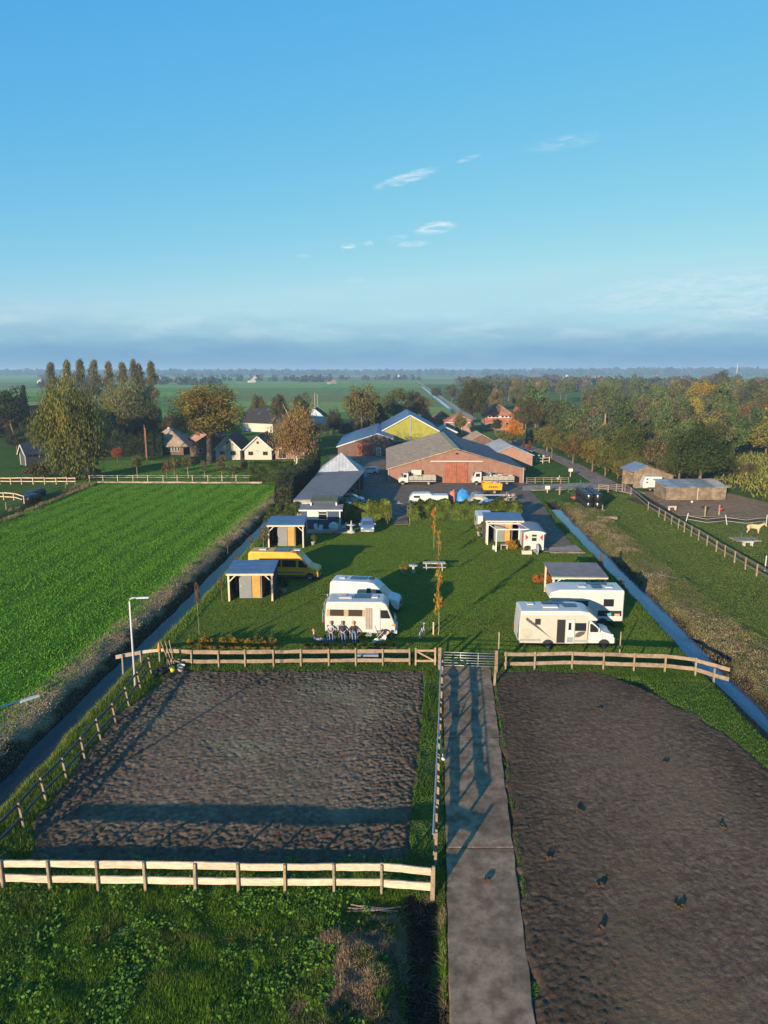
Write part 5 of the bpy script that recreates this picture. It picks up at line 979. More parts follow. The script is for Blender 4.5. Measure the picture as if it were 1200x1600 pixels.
for s in (-1, 1):
    pane(o, rect(a-3.55, a-2.2, 1.3, 1.98), s, GLASS, 'side_window', .012, tp); pane(o, rect(-a+.7, a-3.7, 1.3, 1.98), s, GLASS, 'side_window', .012, tp); pane(o, rect(-a+.1, a-.1, .36, .52), s, BUMP, 'sill_trim', .01, tp)
roof_kit(o, (('solar_panel', -.2, 0, 1.5, 1.1, .09, SOLAR), ('roof_hatch', -2.1, 0, .7, .7, .1, WHITE), ('roof_hatch', 1.3, 0, .6, .6, .1, WHITE)), 2.75); MB().box(a-1.0, a-.2, -.8, .8, 1.13, 1.2).build('bonnet_panel', GREYP, o) if False else None
o, tp, a = panel_van('white panel van parked behind the old cream camper', -1.55, 58.2, R(-9), VW, 6.0, 2.6)
pane(o, rect(a-2.75, a-2.42, 1.0, 2.1), -1, GLASS, 'sliding_door_gap', .012, tp); roof_kit(o, (('solar_panel', -.6, .1, 1.4, .7, .07, SOLAR), ('roof_hatch', .5, .1, .5, .5, .09, BLACK), ('roof_hatch', -2.0, 0, .5, .5, .09, WHITE)), 2.6)
for s in (-1, 1): pane(o, rect(-a+.1, a-.3, .36, .46), s, BUMP, 'sill_trim', .01, tp)
def coachbuilt(label, x, y, rz, prof, hw, mat, bevel=.08, k=.0, zb=1.2):
    o = empty('camper', (x, y, 0), rz, label, 'camper'); tp = body(o, prof, hw, mat, zb, k, bevel, seg=3); return o, tp
def door_line(o, xs, z0, z1, s, hw):
    for xx in xs: MB().box(xx-.012, xx+.012, min(s*hw, s*(hw+.008)), max(s*hw, s*(hw+.008)), z0, z1).build('seam', GREYP, o)
# old integrated camper with beige band
HY = M('old_camper_white', (.44, .43, .395), .4, .06, 2, spec=.4); BEI = M('beige_band', (.33, .245, .165), .5, .08)
prof = [(-2.7, .45), (-2.72, 1.4), (-2.62, 2.7), (-2.45, 2.85), (1.6, 2.88), (1.95, 2.72), (2.1, 2.45), (2.55, 1.35), (2.68, .95), (2.68, .4)]
o, tp = coachbuilt('old cream-white integrated camper with people sitting along its side', -1.75, 52.35, R(-2.5), prof, 1.1, HY, .12)
pane(o, rect(-2.55, 1.7, 1.72, 2.25), -1, BEI, 'band', .006, tp); quadpane(o, (2.52, 1.42), (2.13, 2.38), 1.0, .95, mat=GLASS)
for q in ((-2.25, -1.3), (-.85, .1)): f = pane(o, rect(q[0]-.05, q[1]+.05, 1.75, 2.25), -1.1, BLACK, 'window', .02); pane(o, rect(q[0], q[1], 1.8, 2.2), -1.122, M('tinted_pane', (.05, .035, .03), .1, 0, spec=.6), 'pane', .01).parent = f
f = pane(o, rect(.38, .92, .72, 2.4), -1.1, M('fly_screen', (.25, .19, .14), .6), 'door', .02)
for xx in (.4, .52, .65, .78, .9): MB().box(xx-.012, xx+.012, -1.14, -1.122, .75, 2.38).build('slat', WHITE, f)
dr = MB().box(.95, 1.5, -1.17, -1.12, .65, 2.42).build('open_door', VW, o, bevel=.02); pane(o, [(1.55, 1.6), (2.3, 1.6), (2.05, 2.25), (1.55, 2.25)], -1.1, GLASS, 'cab_window', .015)
pane(o, rect(2.42, 2.66, 1.0, 1.14), -1.1, M('indicator_orange', (.7, .2, .03), .3, 0), 'indicator', .015); MB().box(.42, .88, -1.45, -1.12, .30, .36).build('step', STEEL, o)
for c in (1.95, -1.35):
    for s in (-1, 1): wheel(o, c, s*.98, .33, .22); arch(o, c, s*1.1, .42, .34)
MB().box(2.6, 2.8, -1.0, 1.0, .35, .6).build('bumper', WHITE, o, bevel=.04); lamps(o, 2.66, -2.73, 1.05, .98, 1.2)
roof_kit(o, (('solar_panel', .1, .25, 1.3, .9, .07, SOLAR), ('roof_hatch', -1.2, -.1, 1.0, .5, .1, WHITE), ('roof_hatch', 1.05, .1, .5, .5, .09, WHITE), ('roof_hatch', -1.5, .6, .7, .3, .08, GREYP)), 2.86)
bk = MB()
for yy in (-.5, .5): bk.tube([(-2.95, yy, 1.0), (-2.95, yy, 2.0), (-2.72, yy, 2.0)], .02, 6)
bk.tube([(-2.95, -.5, 1.0), (-2.95, .5, 1.0)], .02, 6); bk.tube([(-2.95, -.5, 1.5), (-2.95, .5, 1.5)], .02, 6); bk.build('bike_rack', GALV, o)
# low-profile camper
CH = M('champagne_panel', (.42, .39, .335), .35, .05); prof = [(-3.5, .45), (-3.52, 1.2), (-3.4, 2.85), (-3.25, 2.92), (.9, 2.95), (1.55, 2.85), (2.15, 2.35), (2.2, 2.2), (1.55, 2.18), (1.5, .42)]
o, tp = coachbuilt('low-profile camper with champagne side and open door by the fence', 13.35, 50.1, R(-1.5), prof, 1.13, CW, .09)
cab = [(1.2, .42), (1.2, 2.2), (1.75, 2.16), (2.55, 1.42), (2.7, 1.32), (3.3, 1.14), (3.52, .85), (3.54, .42)]; tp2 = body(o, cab, .99, VW, 1.1, .12, .08, 'cab'); quadpane(o, (2.62, 1.42), (2.0, 2.0), .82, .76)
pane(o, rect(-3.42, 1.45, .5, 2.6), -1.13, CH, 'side_panel', .006); quadpane(o, (2.08, 2.45), (1.62, 2.82), .6, .55, mat=SOLAR, name='skyview_window')
pane(o, rect(-2.35, -1.95, 1.9, 2.35), -1.137, BLACK, 'window', .02); pane(o, rect(.55, 1.35, 1.45, 2.05), -1.137, GLASS, 'window', .02); pane(o, rect(-.75, -.15, .52, 2.3), -1.137, M('doorway_shade', (.018, .015, .014), .7), 'doorway', .01)  # the doorway is a near-black pane painting the shade inside
dr = MB().box(-.12, .5, -1.24, -1.16, .5, 2.32).build('open_door', VW, o, bevel=.02); MB().box(.05, .25, -1.26, -1.241, 1.55, 2.1).build('door_window', GLASS, dr); MB().box(-.02, .42, -1.26, -1.241, .6, 1.0).build('door_pocket', GREYP, dr)
SW = M('swoosh_grey', (.085, .08, .078), .4); sw = [(-3.05 + .25*t + 1.9*t**1.6, 2.3 - 1.65*t + .25*math.sin(t*3)) for t in np.linspace(0, 1, 9)]; pane(o, sw + [(p + .30*(1-i/8)*math.sin(.4+i*.3), q + .16*(1-i/8)) for i, (p, q) in list(enumerate(sw))[::-1]], -1.137, SW, 'decal', .005)
pane(o, [(.58, .95), (.9, .98), (1.25, 1.2), (1.32, 1.42), (.85, 1.38), (.6, 1.2)], -1.137, SW, 'decal', .005); pane(o, rect(-3.4, -1.9, .62, .80), -1.137, GREYP, 'decal', .004); pane(o, rect(.55, 1.4, .62, .74), -1.137, GREYP, 'decal', .004)
pane(o, rect(-3.3, -2.55, .85, 1.55), -1.137, M('hatch_panel', (.40, .365, .31), .4), 'service_hatch', .006); pane(o, [(1.7, 1.3), (2.45, 1.3), (2.2, 1.62), (1.85, 1.9), (1.7, 1.9)], -1, GLASS, 'cab_window', .014, tp2); door_line(o, (1.62, 2.62), .5, 1.25, -1, .99)
for c in (2.75, -1.35):
    for s in (-1, 1): wheel(o, c, s*(.88 if c > 0 else .99), .34, .23); arch(o, c, s*(.99 if c > 0 else 1.14), .43, .34)
MB().box(3.45, 3.6, -.88, .88, .4, .66).build('bumper', BUMP, o, bevel=.05); MB().box(3.48, 3.56, -.5, .5, .72, .92).build('grille', BLACK, o); lamps(o, 3.38, -3.53, 1.0, .98, 1.0); mirrors(o, 2.3, .95, 1.5, VW)
roof_kit(o, (('solar_panel', .35, .1, 1.0, .7, .07, SOLAR), ('roof_hatch', -1.15, -.25, 1.1, .6, .12, WHITE), ('solar_panel', -.8, .65, 1.6, .5, .07, SOLAR), ('roof_hatch', -2.5, .4, .5, .5, .1, WHITE)), 2.94); MB().box(-3.4, 1.2, -1.2, -1.1, 2.62, 2.76).build('awning_case', WHITE, o, bevel=.03)
# overcab camper, facing the other way
prof = [(-3.0, .5), (-3.02, 3.0), (-2.9, 3.08), (2.0, 3.08), (2.75, 2.85), (2.9, 2.45), (2.6, 2.05), (1.6, 1.95), (1.4, .45)]
o, tp = coachbuilt('white overcab camper with open rear garage hatch before the grey-roofed shelter', 15.95, 54.7, R(178), prof, 1.12, CW, .12)
cab = [(1.1, .42), (1.1, 2.0), (1.95, 2.05), (2.55, 1.42), (2.75, 1.3), (3.3, 1.1), (3.45, .8), (3.45, .42)]; tp2 = body(o, cab, .98, VW, 1.1, .1, .07, 'cab'); quadpane(o, (2.58, 1.45), (2.12, 1.96), .85, .8)
pane(o, [(1.6, 1.3), (2.4, 1.3), (2.1, 1.75), (1.95, 1.9), (1.6, 1.9)], 1, GLASS, 'cab_window', .014, tp2)
pane(o, rect(-.2, 1.3, 1.75, 2.2), 1.12, GLASS, 'window', .02); pane(o, rect(-2.2, -1.4, 1.75, 2.35), 1.12, GLASS, 'window', .02); pane(o, rect(-2.85, -1.0, .95, 1.4), 1.12, M('garage_shade', (.02, .018, .016), .8), 'garage_opening', .008)  # garage opening: dark pane on the flank, painted as the shaded interior
MB().cbox((-1.9, 1.15, 1.12), (.3, .1, .25)).build('stored_bag', M('turquoise', (.05, .35, .42), .6), o, bevel=.03); MB().cbox((-2.5, 1.15, 1.07), (.4, .08, .2)).build('stored_box', M('tan_bag', (.45, .3, .15), .7), o)
for c in (2.7, -1.4):
    for s in (-1, 1): wheel(o, c, s*(.87 if c > 0 else .98), .34, .23); arch(o, c, s*(.98 if c > 0 else 1.12), .43, .34)
MB().box(3.4, 3.55, -.88, .88, .4, .66).build('bumper', BUMP, o, bevel=.05); lamps(o, 3.3, -3.03, 1.0, .95, 1.0); mirrors(o, 2.3, .95, 1.5, BLACK)
roof_kit(o, (('solar_panel', -1.0, .25, .75, .8, .06, SOLAR), ('roof_hatch', .2, .3, .6, .5, .1, WHITE), ('roof_hatch', -1.9, .35, .6, .5, .1, WHITE), ('solar_panel', -1.2, -.6, 1.6, .5, .06, SOLAR)), 3.08)
# hatchback cars
def car(label, x, y, rz, mat, name='car', L=4.0, H=1.45, hw=.85):
    o = empty(name, (x, y, 0), rz, label, 'car'); a = L/2
    tp = body(o, [(-a, .3), (-a-.02, .8), (-a+.1, 1.0), (-a+.15, 1.02), (a-.95, .98), (a-.2, .78), (a, .6), (a, .28)], hw, mat, .8, .1, .07)
    tg = body(o, [(-a+.12, .95), (-a+.5, H-.03), (-a+.8, H), (a-2.0, H), (a-1.75, H-.06), (a-.95, .96)], hw*.93, mat, .95, .32, .06, 'cabin')
    quadpane(o, (a-1.0, 1.0), (a-1.68, H-.1), hw*.8, hw*.68); 
    for s in (-1, 1): pane(o, [(-a+.45, 1.02), (a-1.2, 1.02), (a-1.85, H-.12), (-a+.75, H-.12)], s, GLASS, 'side_window', .01, tg)
    q = quadpane(o, (-a+.2, 1.02), (-a+.52, H-.08), hw*.76, hw*.66, mat=GLASS, name='rear_window')
    for c in (a-.75, -a+.7):
        for s in (-1, 1): wheel(o, c, s*(hw-.1), .3, .19); arch(o, c, s*hw, .36, .3)
    MB().box(a-.04, a+.05, -hw*.9, hw*.9, .28, .5).build('bumper', GREYP, o, bevel=.04); MB().box(a+.051, a+.06, -.25, .25, .36, .46).build('number_plate', M('plate_yellow', (.7, .5, .05), .5), o)
    lamps(o, a-.1, -a-.01, hw, .68, .8); mirrors(o, a-1.25, hw-.06, .98, mat); return o
car('small silver-blue hatchback facing the lawn before the hedge', *G(574, 829), R(-88), M('car_blue', (.16, .24, .36), .3, .05, spec=.5, metal=.3))
car('silver estate car parked by the goose lawn fence', *G(816, 709), R(8), M('car_silver', (.42, .45, .47), .3, .05, spec=.5, metal=.4), 'estate_car', 4.6)
car('pale blue car parked nose out under the carport edge nearest the hedge', -5.2, 100.5, R(-4), M('car_pale_blue', (.40, .50, .58), .3, .05, spec=.5)); car('white car parked nose out under the middle of the carport', -5.0, 107.5, R(2), VW)
car('white car on the yard by the rust-red barn doors', -2.9, 139, R(170), VW); car('blue car behind the long hedge on the yard', 15.0, 102.2, R(178), M('car_sky_blue', (.08, .26, .50), .35, .05, spec=.5))
# old flatbed trucks before the barn
def truck(label, x, y, L, load, hood):
    o = empty('flatbed_truck', (x, y, 0), math.pi, label, 'truck'); a = L/2; TW = M('truck_white', (.45, .44, .42), .5, .1)
    if hood: prof = [(a-1.75, .5), (a-1.75, 2.15), (a-.95, 2.15), (a-.55, 1.45), (a-.05, 1.25), (a, .5)]
    else: prof = [(a-1.6, .5), (a-1.6, 2.35), (a-.5, 2.35), (a-.2, 1.5), (a, 1.3), (a, .5)]
    tp = body(o, prof, .95, TW, 1.3, .06, .08, 'cab'); quadpane(o, (a-.57, 1.52) if hood else (a-.22, 1.55), (a-.92, 2.05) if hood else (a-.46, 2.25), .8, .75, mat=GLASS)
    for s in (-1, 1): pane(o, rect(a-1.4, a-.85, 1.4, 1.95) if hood else rect(a-1.3, a-.6, 1.55, 2.1), s, GLASS, 'side_window', .012, tp)
    MB().box(-a, a-1.8, -.95, .95, .75, .9).build('bed', BLACK, o); MB().box(-a, a-1.5, -.35, .35, .5, .7).build('chassis', BLACK, o)
    for s in (-1, 1):
        for i in range(6): x0 = -a + i*(L-1.85)/6; MB().box(x0+.02, x0+(L-1.85)/6-.02, s*.95-.03, s*.95+.03, .92, 1.65).build('drop_side', M('bed_panel', (.30, .275, .23), .8, .25, 2), o)
        MB().box(-a, a-1.85, s*.97-.02, s*.97+.02, .66, .74).build('side_rail', WHITE, o)
    MB().box(-a-.03, -a+.03, -.92, .92, .92, 1.65).build('tailgate', M('bed_panel2', (.28, .26, .22), .8, .2), o); MB().box(a-1.85, a-1.78, -.9, .9, .92, 2.25).build('headboard', BLACK, o)
    for c in (a-.7, -a+1.3):
        for s in (-1, 1): wheel(o, c, s*.82, .38, .24); arch(o, c, s*.95, .46, .38) if c > 0 else None
    lamps(o, a, -a-.03, .9, .85, .8); mirrors(o, a-.6, .95, 1.7); return o
truck('white long-nosed flatbed truck left of the red barn doors', 5.9, 125.6, 6.6, 0, True); truck('white snub-nosed flatbed truck loaded with scrap right of the red barn doors', 19.4, 125.6, 7.4, 1, False)
SC = [M('scrap%d' % i, c, .7, .3, 2) for i, c in enumerate(((.10, .10, .10), (.35, .34, .32), (.22, .12, .07), (.5, .5, .48), (.16, .18, .2)))]
def junk(label, x, y, z, sx, sy, sz, n, seed, name='scrap_heap', colors=None):
    g = random.Random(seed); o = empty(name, (x, y, z), 0, label, 'scrap')
    for i in range(n):
        a = (g.uniform(-sx, sx), g.uniform(-sy, sy), g.uniform(0, sz)*(1 - .3*g.random())); s = (g.uniform(.2, .8), g.uniform(.2, .6), g.uniform(.15, .6))
        m = (colors or SC)[i % len(colors or SC)]
        if i % 3 == 2: MB().tube([(a[0]-s[0], a[1], a[2]*.6+.2), (a[0]+s[0], a[1]+g.uniform(-.3, .3), a[2]*.6+.3+g.uniform(-.2, .3))], .05 + .1*g.random(), 8).build('pipe', m, o)
        else: MB().cbox((a[0], a[1], a[2]*.7+s[2]/2), s, (g.uniform(-.3, .3), g.uniform(-.3, .3), g.uniform(0, 3))).build('piece', m, o, bevel=.03)
    return o
junk('heap of dark scrap behind the cab of the long-nosed truck', 5.2, 125.6, .9, .9, .6, .9, 12, 1); junk('high load of scrap on the snub-nosed truck', 19.6, 125.6, .9, 2.2, .7, 1.5, 26, 2)
MB().slab([(4.9, 126.3, .9), (6.7, 126.3, .9), (6.7, 126.3, 2.55), (4.9, 126.3, 2.55)], .06).build('door_panel', CREAM); tag(bpy.data.objects['door_panel'], 'pale door panel standing upright on the long-nosed truck bed', 'panel')
# yellow tipper trailer
o = empty('tipper_trailer', (17.9, 116.3, 0), R(180), 'yellow tipper trailer full of rubble behind the long hedge', 'trailer'); TY = M('tipper_yellow', (.58, .29, .012), .45, .12, 2)
MB().add([(-1.5, -.9, .7), (1.5, -.9, .7), (1.5, .9, .7), (-1.5, .9, .7), (-1.55, -1.05, 1.75), (1.75, -1.05, 1.95), (1.75, 1.05, 1.95), (-1.55, 1.05, 1.75)], ((0, 3, 2, 1), (0, 1, 5, 4), (1, 2, 6, 5), (2, 3, 7, 6), (3, 0, 4, 7))).build('skip', TY, o).modifiers.new('s', 'SOLIDIFY').thickness = .06
MB().box(-1.4, 1.8, -.4, .4, .5, .7).build('chassis', BLACK, o); [wheel(o, -.3, s*.8, .36, .22) for s in (-1, 1)]
for i in range(5): MB().box(-.75 + i*.3, -.55 + i*.3, 1.0, 1.04, 1.15, 1.35).build('lettering', BLACK, o)
junk('rubble and timber heaped in the yellow tipper', 17.9, 116.3, 1.2, 1.2, .6, .7, 14, 3, colors=[SC[1], SC[2], M('rubble_red', (.4, .2, .14), .9), SC[3]])
# boat-shaped white caravan, tarps and gear behind the hedge
o = empty('white_trailer', (6.6, 104.4, 0), 0, 'long white trailer with stepped roof behind the long hedge', 'trailer')
tp = body(o, [(-2.9, .6), (-2.8, 1.5), (-2.2, 2.15), (0.2, 2.2), (.6, 1.9), (2.9, 1.9), (3.05, .6)], 1.0, VW, 1.5, .05, .1); pane(o, rect(-2.2, -1.3, 1.55, 1.85), -1, GLASS, 'window', .015, tp)
MB().tube([(-2.9, 0, .55), (-4.6, 0, .55)], .06, 8).build('drawbar', GALV, o); MB().lathe([(.02, -.06), (.14, 0), (.02, .06)], (-4.4, 0, .8), 10).build('jockey_wheel', WHITE, o); [wheel(o, .2, s*.9, .3, .18) for s in (-1, 1)]
TARP = M('blue_tarp', (.04, .22, .50), .45, .2, 2, .05); g = random.Random(4); vs = []; fs = []; N = 12
for j in range(5):
    for i in range(N): a = 2*math.pi*i/N; r = (1.35, 1.25, 1.0, .55, .05)[j]*(1 + .15*math.sin(3*a+j) + g.uniform(-.06, .06)); vs.append((r*math.cos(a), r*.9*math.sin(a), (0, .8, 1.5, 2.1, 2.5)[j] + (g.uniform(-.1, .1) if j else 0)))
fs = [(j*N+i, j*N+(i+1) % N, (j+1)*N+(i+1) % N, (j+1)*N+i) for j in range(4) for i in range(N)]
tag(MB().add(vs, fs).build('tarp_cover', TARP, None, True, loc=(11.9, 106.5, 0)), 'bright blue tarp draped over a heap behind the long hedge', 'tarp')
o = empty('upright_tank', (10.35, 105.6, 0), 0, 'rust-red upright tank beside the blue tarp', 'tank'); MB().lathe([(.05, 0), (.42, .02), (.45, .15), (.45, 2.0), (.3, 2.2), (.05, 2.25)], (0, 0, 0), 14).build('tank', M('tank_red', (.50, .13, .07), .6), o, True); MB().tube([(0, 0, 2.2), (.25, 0, 2.4)], .05, 6).build('valve', STEEL, o)
o = empty('rounded_caravan', (14.2, 105.0, 0), 0, 'rounded white and black caravan nose beside the blue tarp', 'caravan'); MB().prism([(1.9*math.cos(math.pi*i/12), 1.75*math.sin(math.pi*i/12)) for i in range(13)], -.8, 3.0, 'y').build('shell', M('dome_grey', (.22, .22, .21), .5, .2), o, bevel=.05); MB().prism([(1.3*math.cos(math.pi*i/12)-.2, .1+1.45*math.sin(math.pi*i/12)) for i in range(13)], -.86, -.81, 'y').build('front_panel', CREAM, o); window(o, -.2, .85, .8, .6, -.86, BLACK)
junk('stack of poles and dark gear behind the white trailer', 9.7, 108.2, 0, .6, .6, 1.8, 12, 6); junk('pile of timber and junk beside the yellow tipper', 19.7, 110.5, 0, .7, 2.2, 1.3, 16, 7, colors=[SC[1], SC[2], M('junk_tan', (.28, .25, .2), .9), SC[0]])
MB().tube([(13.4, 103.8, 1.9), (18.2, 103.8, 1.9)], .06, 8).build('white_mast', WHITE); tag(bpy.data.objects['white_mast'], 'white mast lying level over the blue car', 'mast')
junk('heap of coloured machines beside the grey hipped shed', -4.6, 132.5, 0, 1.6, 2.6, 1.7, 26, 8, colors=[SC[0], M('junk_blue', (.05, .16, .4), .6), M('junk_red', (.45, .08, .06), .6), SC[4], M('junk_orange', (.6, .18, .05), .6), WHITE]); MB().cbox((0, 0, .25), (.7, .5, .5)).build('blue_drum', M('drum_blue', (.3, .5, .65), .5), None, bevel=.15, loc=(.45, 103.4, .06)); tag(bpy.data.objects['blue_drum'], 'small pale blue drum lying on the yard asphalt', 'drum')
# white caravan half behind the far shelter
o = empty('caravan', (12.6, 87.6, 0), R(-92), 'small white caravan tucked behind the shelter by the wagon', 'caravan'); tp = body(o, [(-2.2, .5), (-2.15, 2.2), (-1.9, 2.45), (1.8, 2.45), (2.15, 1.9), (2.25, .9), (2.1, .5)], 1.0, VW, 1.5, .03, .12)
quadpane(o, (2.24, 1.25), (2.16, 1.8), .6, .55, mat=GLASS, name='window'); pane(o, rect(-1.2, -.2, 1.3, 1.9), -1, GLASS, 'window', .015, tp); MB().tube([(2.2, 0, .5), (3.2, 0, .5)], .05, 8).build('drawbar', GALV, o); [wheel(o, -.2, s*.9, .3, .18) for s in (-1, 1)]; MB().box(2.25, 2.32, -.5, .5, .75, 1.0).build('front_stripe', M('caravan_orange', (.5, .25, .1), .5), o)
# horse trailer
o = empty('horse_trailer', (45.4, 119.3, 0), R(178), 'white horse trailer parked in front of the plank shed', 'trailer'); tp = body(o, [(-1.5, .5), (-1.5, 2.5), (1.2, 2.5), (1.7, 1.4), (1.6, .5)], .9, VW, 1.3, .02, .1)
for zz in (1.5, 2.05): pane(o, rect(.85, 1.15, zz-.1, zz+.12), .9, GLASS, 'window', .015)
[wheel(o, c, s*.9, .3, .16) for c in (-.3, .45) for s in (-1, 1)]; MB().tube([(1.6, 0, .5), (2.7, 0, .5)], .05, 8).build('drawbar', GALV, o); MB().box(-.75, .9, .91, 1.08, .62, .68).build('mudguard', BLACK, o)
# ---------------------------------------------------------------- bales, lamps, furniture
BALE = M('bale_wrap', (.012, .013, .016), .28, .2, 4, .02, spec=.5, bscale=9)
bm_ = MB().lathe([(.45, 0), (.60, .04), (.65, .12), (.63, .6), (.65, 1.08), (.60, 1.16), (.45, 1.2)], (0, 0, 0), 18).mesh('bale', BALE, True)
for r in range(5):
    for c in range(2):
        for z in range(2):
            o = link('wrapped_bale', bm_, None, (30.0 + c*1.36 + r*.05 + random.uniform(-.04, .04), 102.4 + r*1.38, z*1.2 - .02), (0, 0, random.uniform(0, 6))); tag(o, 'black wrapped round bale in the ' + ('upper' if z else 'lower') + ' layer of the stack by the right ditch', 'bale', 'black bales by the right ditch')
for i, (px, py, z) in enumerate(((40, 785, 0), (50, 782, 0), (47, 778, 0), (58, 774, 0), (42, 780, 0))):
    x, y = G(px, py); o = link('wrapped_bale', bm_, None, (x, y, .62), (R(90), 0, R(60)), ((1.0, 1.0, 1.4))); tag(o, 'black wrapped bale lying on its side in the left paddock', 'bale', 'black bales in the left paddock')
def lamp_post(label, x, y, h, arm, rz):
    o = empty('lamp_post', (x, y, float(hz(x, y))), rz, label, 'lamp post'); MB().tube([(0, 0, -.2), (0, 0, h*.5), (0, 0, h-.25), (.06, 0, h-.06), (.25, 0, h), (arm*.55, 0, h)], [.085, .065, .05, .05, .045, .045], 12).build('pole', M('lamp_grey', (.40, .41, .42), .5, .08), o, True)
    MB().cbox((arm*.55+.35, 0, h), (.8, .2, .09), (0, -.03, 0)).build('lamp_head', M('lamp_head_white', (.45, .46, .47), .4), o, bevel=.03); MB().box(0, .02, -.06, .06, .6, .95).build('service_hatch', GREYP, o); return o
lx, ly = G(212, 1077); lamp_post('tall grey lamp post beside the left ditch and riding arena', lx, ly, ZH(934, ly)+.0, .9, R(2))
lx, ly = -21.1, 36.2; o = lamp_post('grey lamp post whose long arm reaches over the near end of the dark-railed fence', -17.13, 26.83, 6.1, 3.9, R(43.0))
# picnic bench, table, planters
SG = M('weathered_plank', (.42, .38, .33), .85, .2, 5)
x, y = G(678, 890); o = empty('picnic_bench', (x, y, 0), R(0), 'long weathered picnic bench beside the line of young trees', 'bench')
for k in range(3): MB().box(-1.15, 1.15, -.35+k*.24, -.13+k*.24, .72, .76).build('table_plank', SG, o)
for yy in (-.85, .6): MB().box(-1.15, 1.15, yy, yy+.25, .43, .47).build('seat_plank', SG, o)
for xx in (-.8, .8): MB().bar((xx, -.7, 0), (xx, -.2, .72), .07, .1).build('leg', SG, o); MB().bar((xx, .7, 0), (xx, .2, .72), .07, .1).build('leg', SG, o); MB().box(xx-.04, xx+.04, -.8, .8, .34, .42).build('cross_beam', SG, o)
x, y = G(646, 894); o = empty('round_table', (x, y, 0), 0, 'small grey stone table with round top on the lawn', 'table'); ST = M('stone_grey', (.33, .33, .34), .9, .2, 4); MB().lathe([(.1, .66), (.48, .68), (.5, .74), (.47, .78), (.05, .78)], (0, 0, 0), 18).build('top', ST, o, True); MB().lathe([(.24, 0), (.2, .1), (.13, .3), (.15, .66)], (0, 0, 0), 12).build('pedestal', ST, o, True)
def planter(label, x, y, s, c, h=1.):
    o = empty('planter', (x, y, 0), 0, label, 'planter'); MB().lathe([(.24*s, 0), (.33*s, .4*s), (.37*s, .45*s), (.33*s, .46*s), (.28*s, .40*s), (.02, .38*s)], (0, 0, 0), 16).build('pot', M('pot_grey', (.36, .35, .33), .8, .15), o, True)
    f = link('plant', PR['shrub%d' % (int(x*7) % 2)], o, (0, 0, .36*s), (0, 0, x), (1.0*s*h, 1.0*s*h, .85*s*h), c)
planter('grey pot with yellow-green grass plant beside the round stone table', *G(631, 896), 1.0, (.24, .2, .04)); planter('pale pot with yellow-green shrub in front of the small caravan', *G(750, 837), 1.3, (.17, .17, .03), 1.15); planter('pot with leafy bush beside the nearer blue-roofed shelter', *G(443, 926), 1.1, (.05, .09, .02), 1.3); planter('pot with bright leafy plant beside the shelter next to the blue cabin', *G(489, 851), .9, (.16, .18, .03), 1.2)
shrubs([G(798, 858), G(803, 858), G(794, 857)], [(.42, .22, .03), (.36, .26, .04)], 'orange-yellow bush between the pergola and the white wagon', 'orange bushes by the wagon', 1.2, 1.3)
# fountain statue, chairs, parasol by the blue cabin
x, y = G(549, 832); o = empty('garden_fountain', (x, y, 0), 0, 'pale stone garden fountain in front of the hedge', 'fountain'); o.scale = (.8, .8, .85); PS = M('pale_stone', (.36, .35, .33), .85, .12); MB().lathe([(.75, 0), (.75, .12), (.3, .2), (.24, .5), (.2, .95), (.5, 1.1), (.75, 1.15), (.72, 1.2), (.15, 1.2), (.1, 1.6), (.04, 1.85)], (0, 0, 0), 18).build('basin_column', PS, o, True); MB().lathe([(.5, .12), (.62, .3), (.1, .3)], (0, 0, 0), 18).build('basin', PS, o, True)
def garden_chair(label, x, y, rz, m, group=None):
    o = empty('garden_chair', (x, y, 0), rz, label, 'chair', group); MB().box(-.25, .25, -.25, .25, .4, .45).build('seat', m, o, bevel=.015); MB().slab([(-.25, .22, .45), (.25, .22, .45), (.25, .36, 1.0), (-.25, .36, 1.0)], .04).build('backrest', m, o, bevel=.015)
    for a in (-.22, .22):
        for b in (-.22, .22): MB().box(a-.025, a+.025, b-.025, b+.025, 0, .41).build('leg', m, o)
        MB().box(a-.03, a+.03, -.24, .3, .62, .66).build('armrest', m, o); MB().box(a-.02, a+.02, -.24, -.2, .41, .63).build('arm_post', m, o)
    return o
for px, py, rz, l in ((495, 831, .6, 'white plastic garden chair at the door of the blue cabin'), (500, 833, -.4, 'white garden chair turned to the lawn beside the blue cabin'), (537, 829, -1.2, 'white garden chair beside the parasol'), (529, 830, .2, 'grey garden chair between the parasol and the stone fountain')): garden_chair(l, *G(px, py), rz, WHITE if 'white' in l else GREYP)
x, y = G(521, 835); o = empty('parasol', (x, y, 0), 0, 'closed white parasol leaning by the blue cabin terrace', 'parasol'); MB().tube([(0, 0, 0), (0, 0, 1.2)], .03, 8).build('pole', BLACK, o); MB().lathe([(.05, .45), (.5, .6), (.62, 1.0), (.45, 1.4), (.05, 1.6)], (0, 0, 0), 10).build('canopy', M('parasol_cloth', (.40, .39, .37), .8, .12), o)
tag(sheet('cabin_terrace', [(-10.6, 86.9), (-4.6, 86.9), (-4.4, 89.1), (-10.6, 89.1)], .05, CONC2), kind='structure')
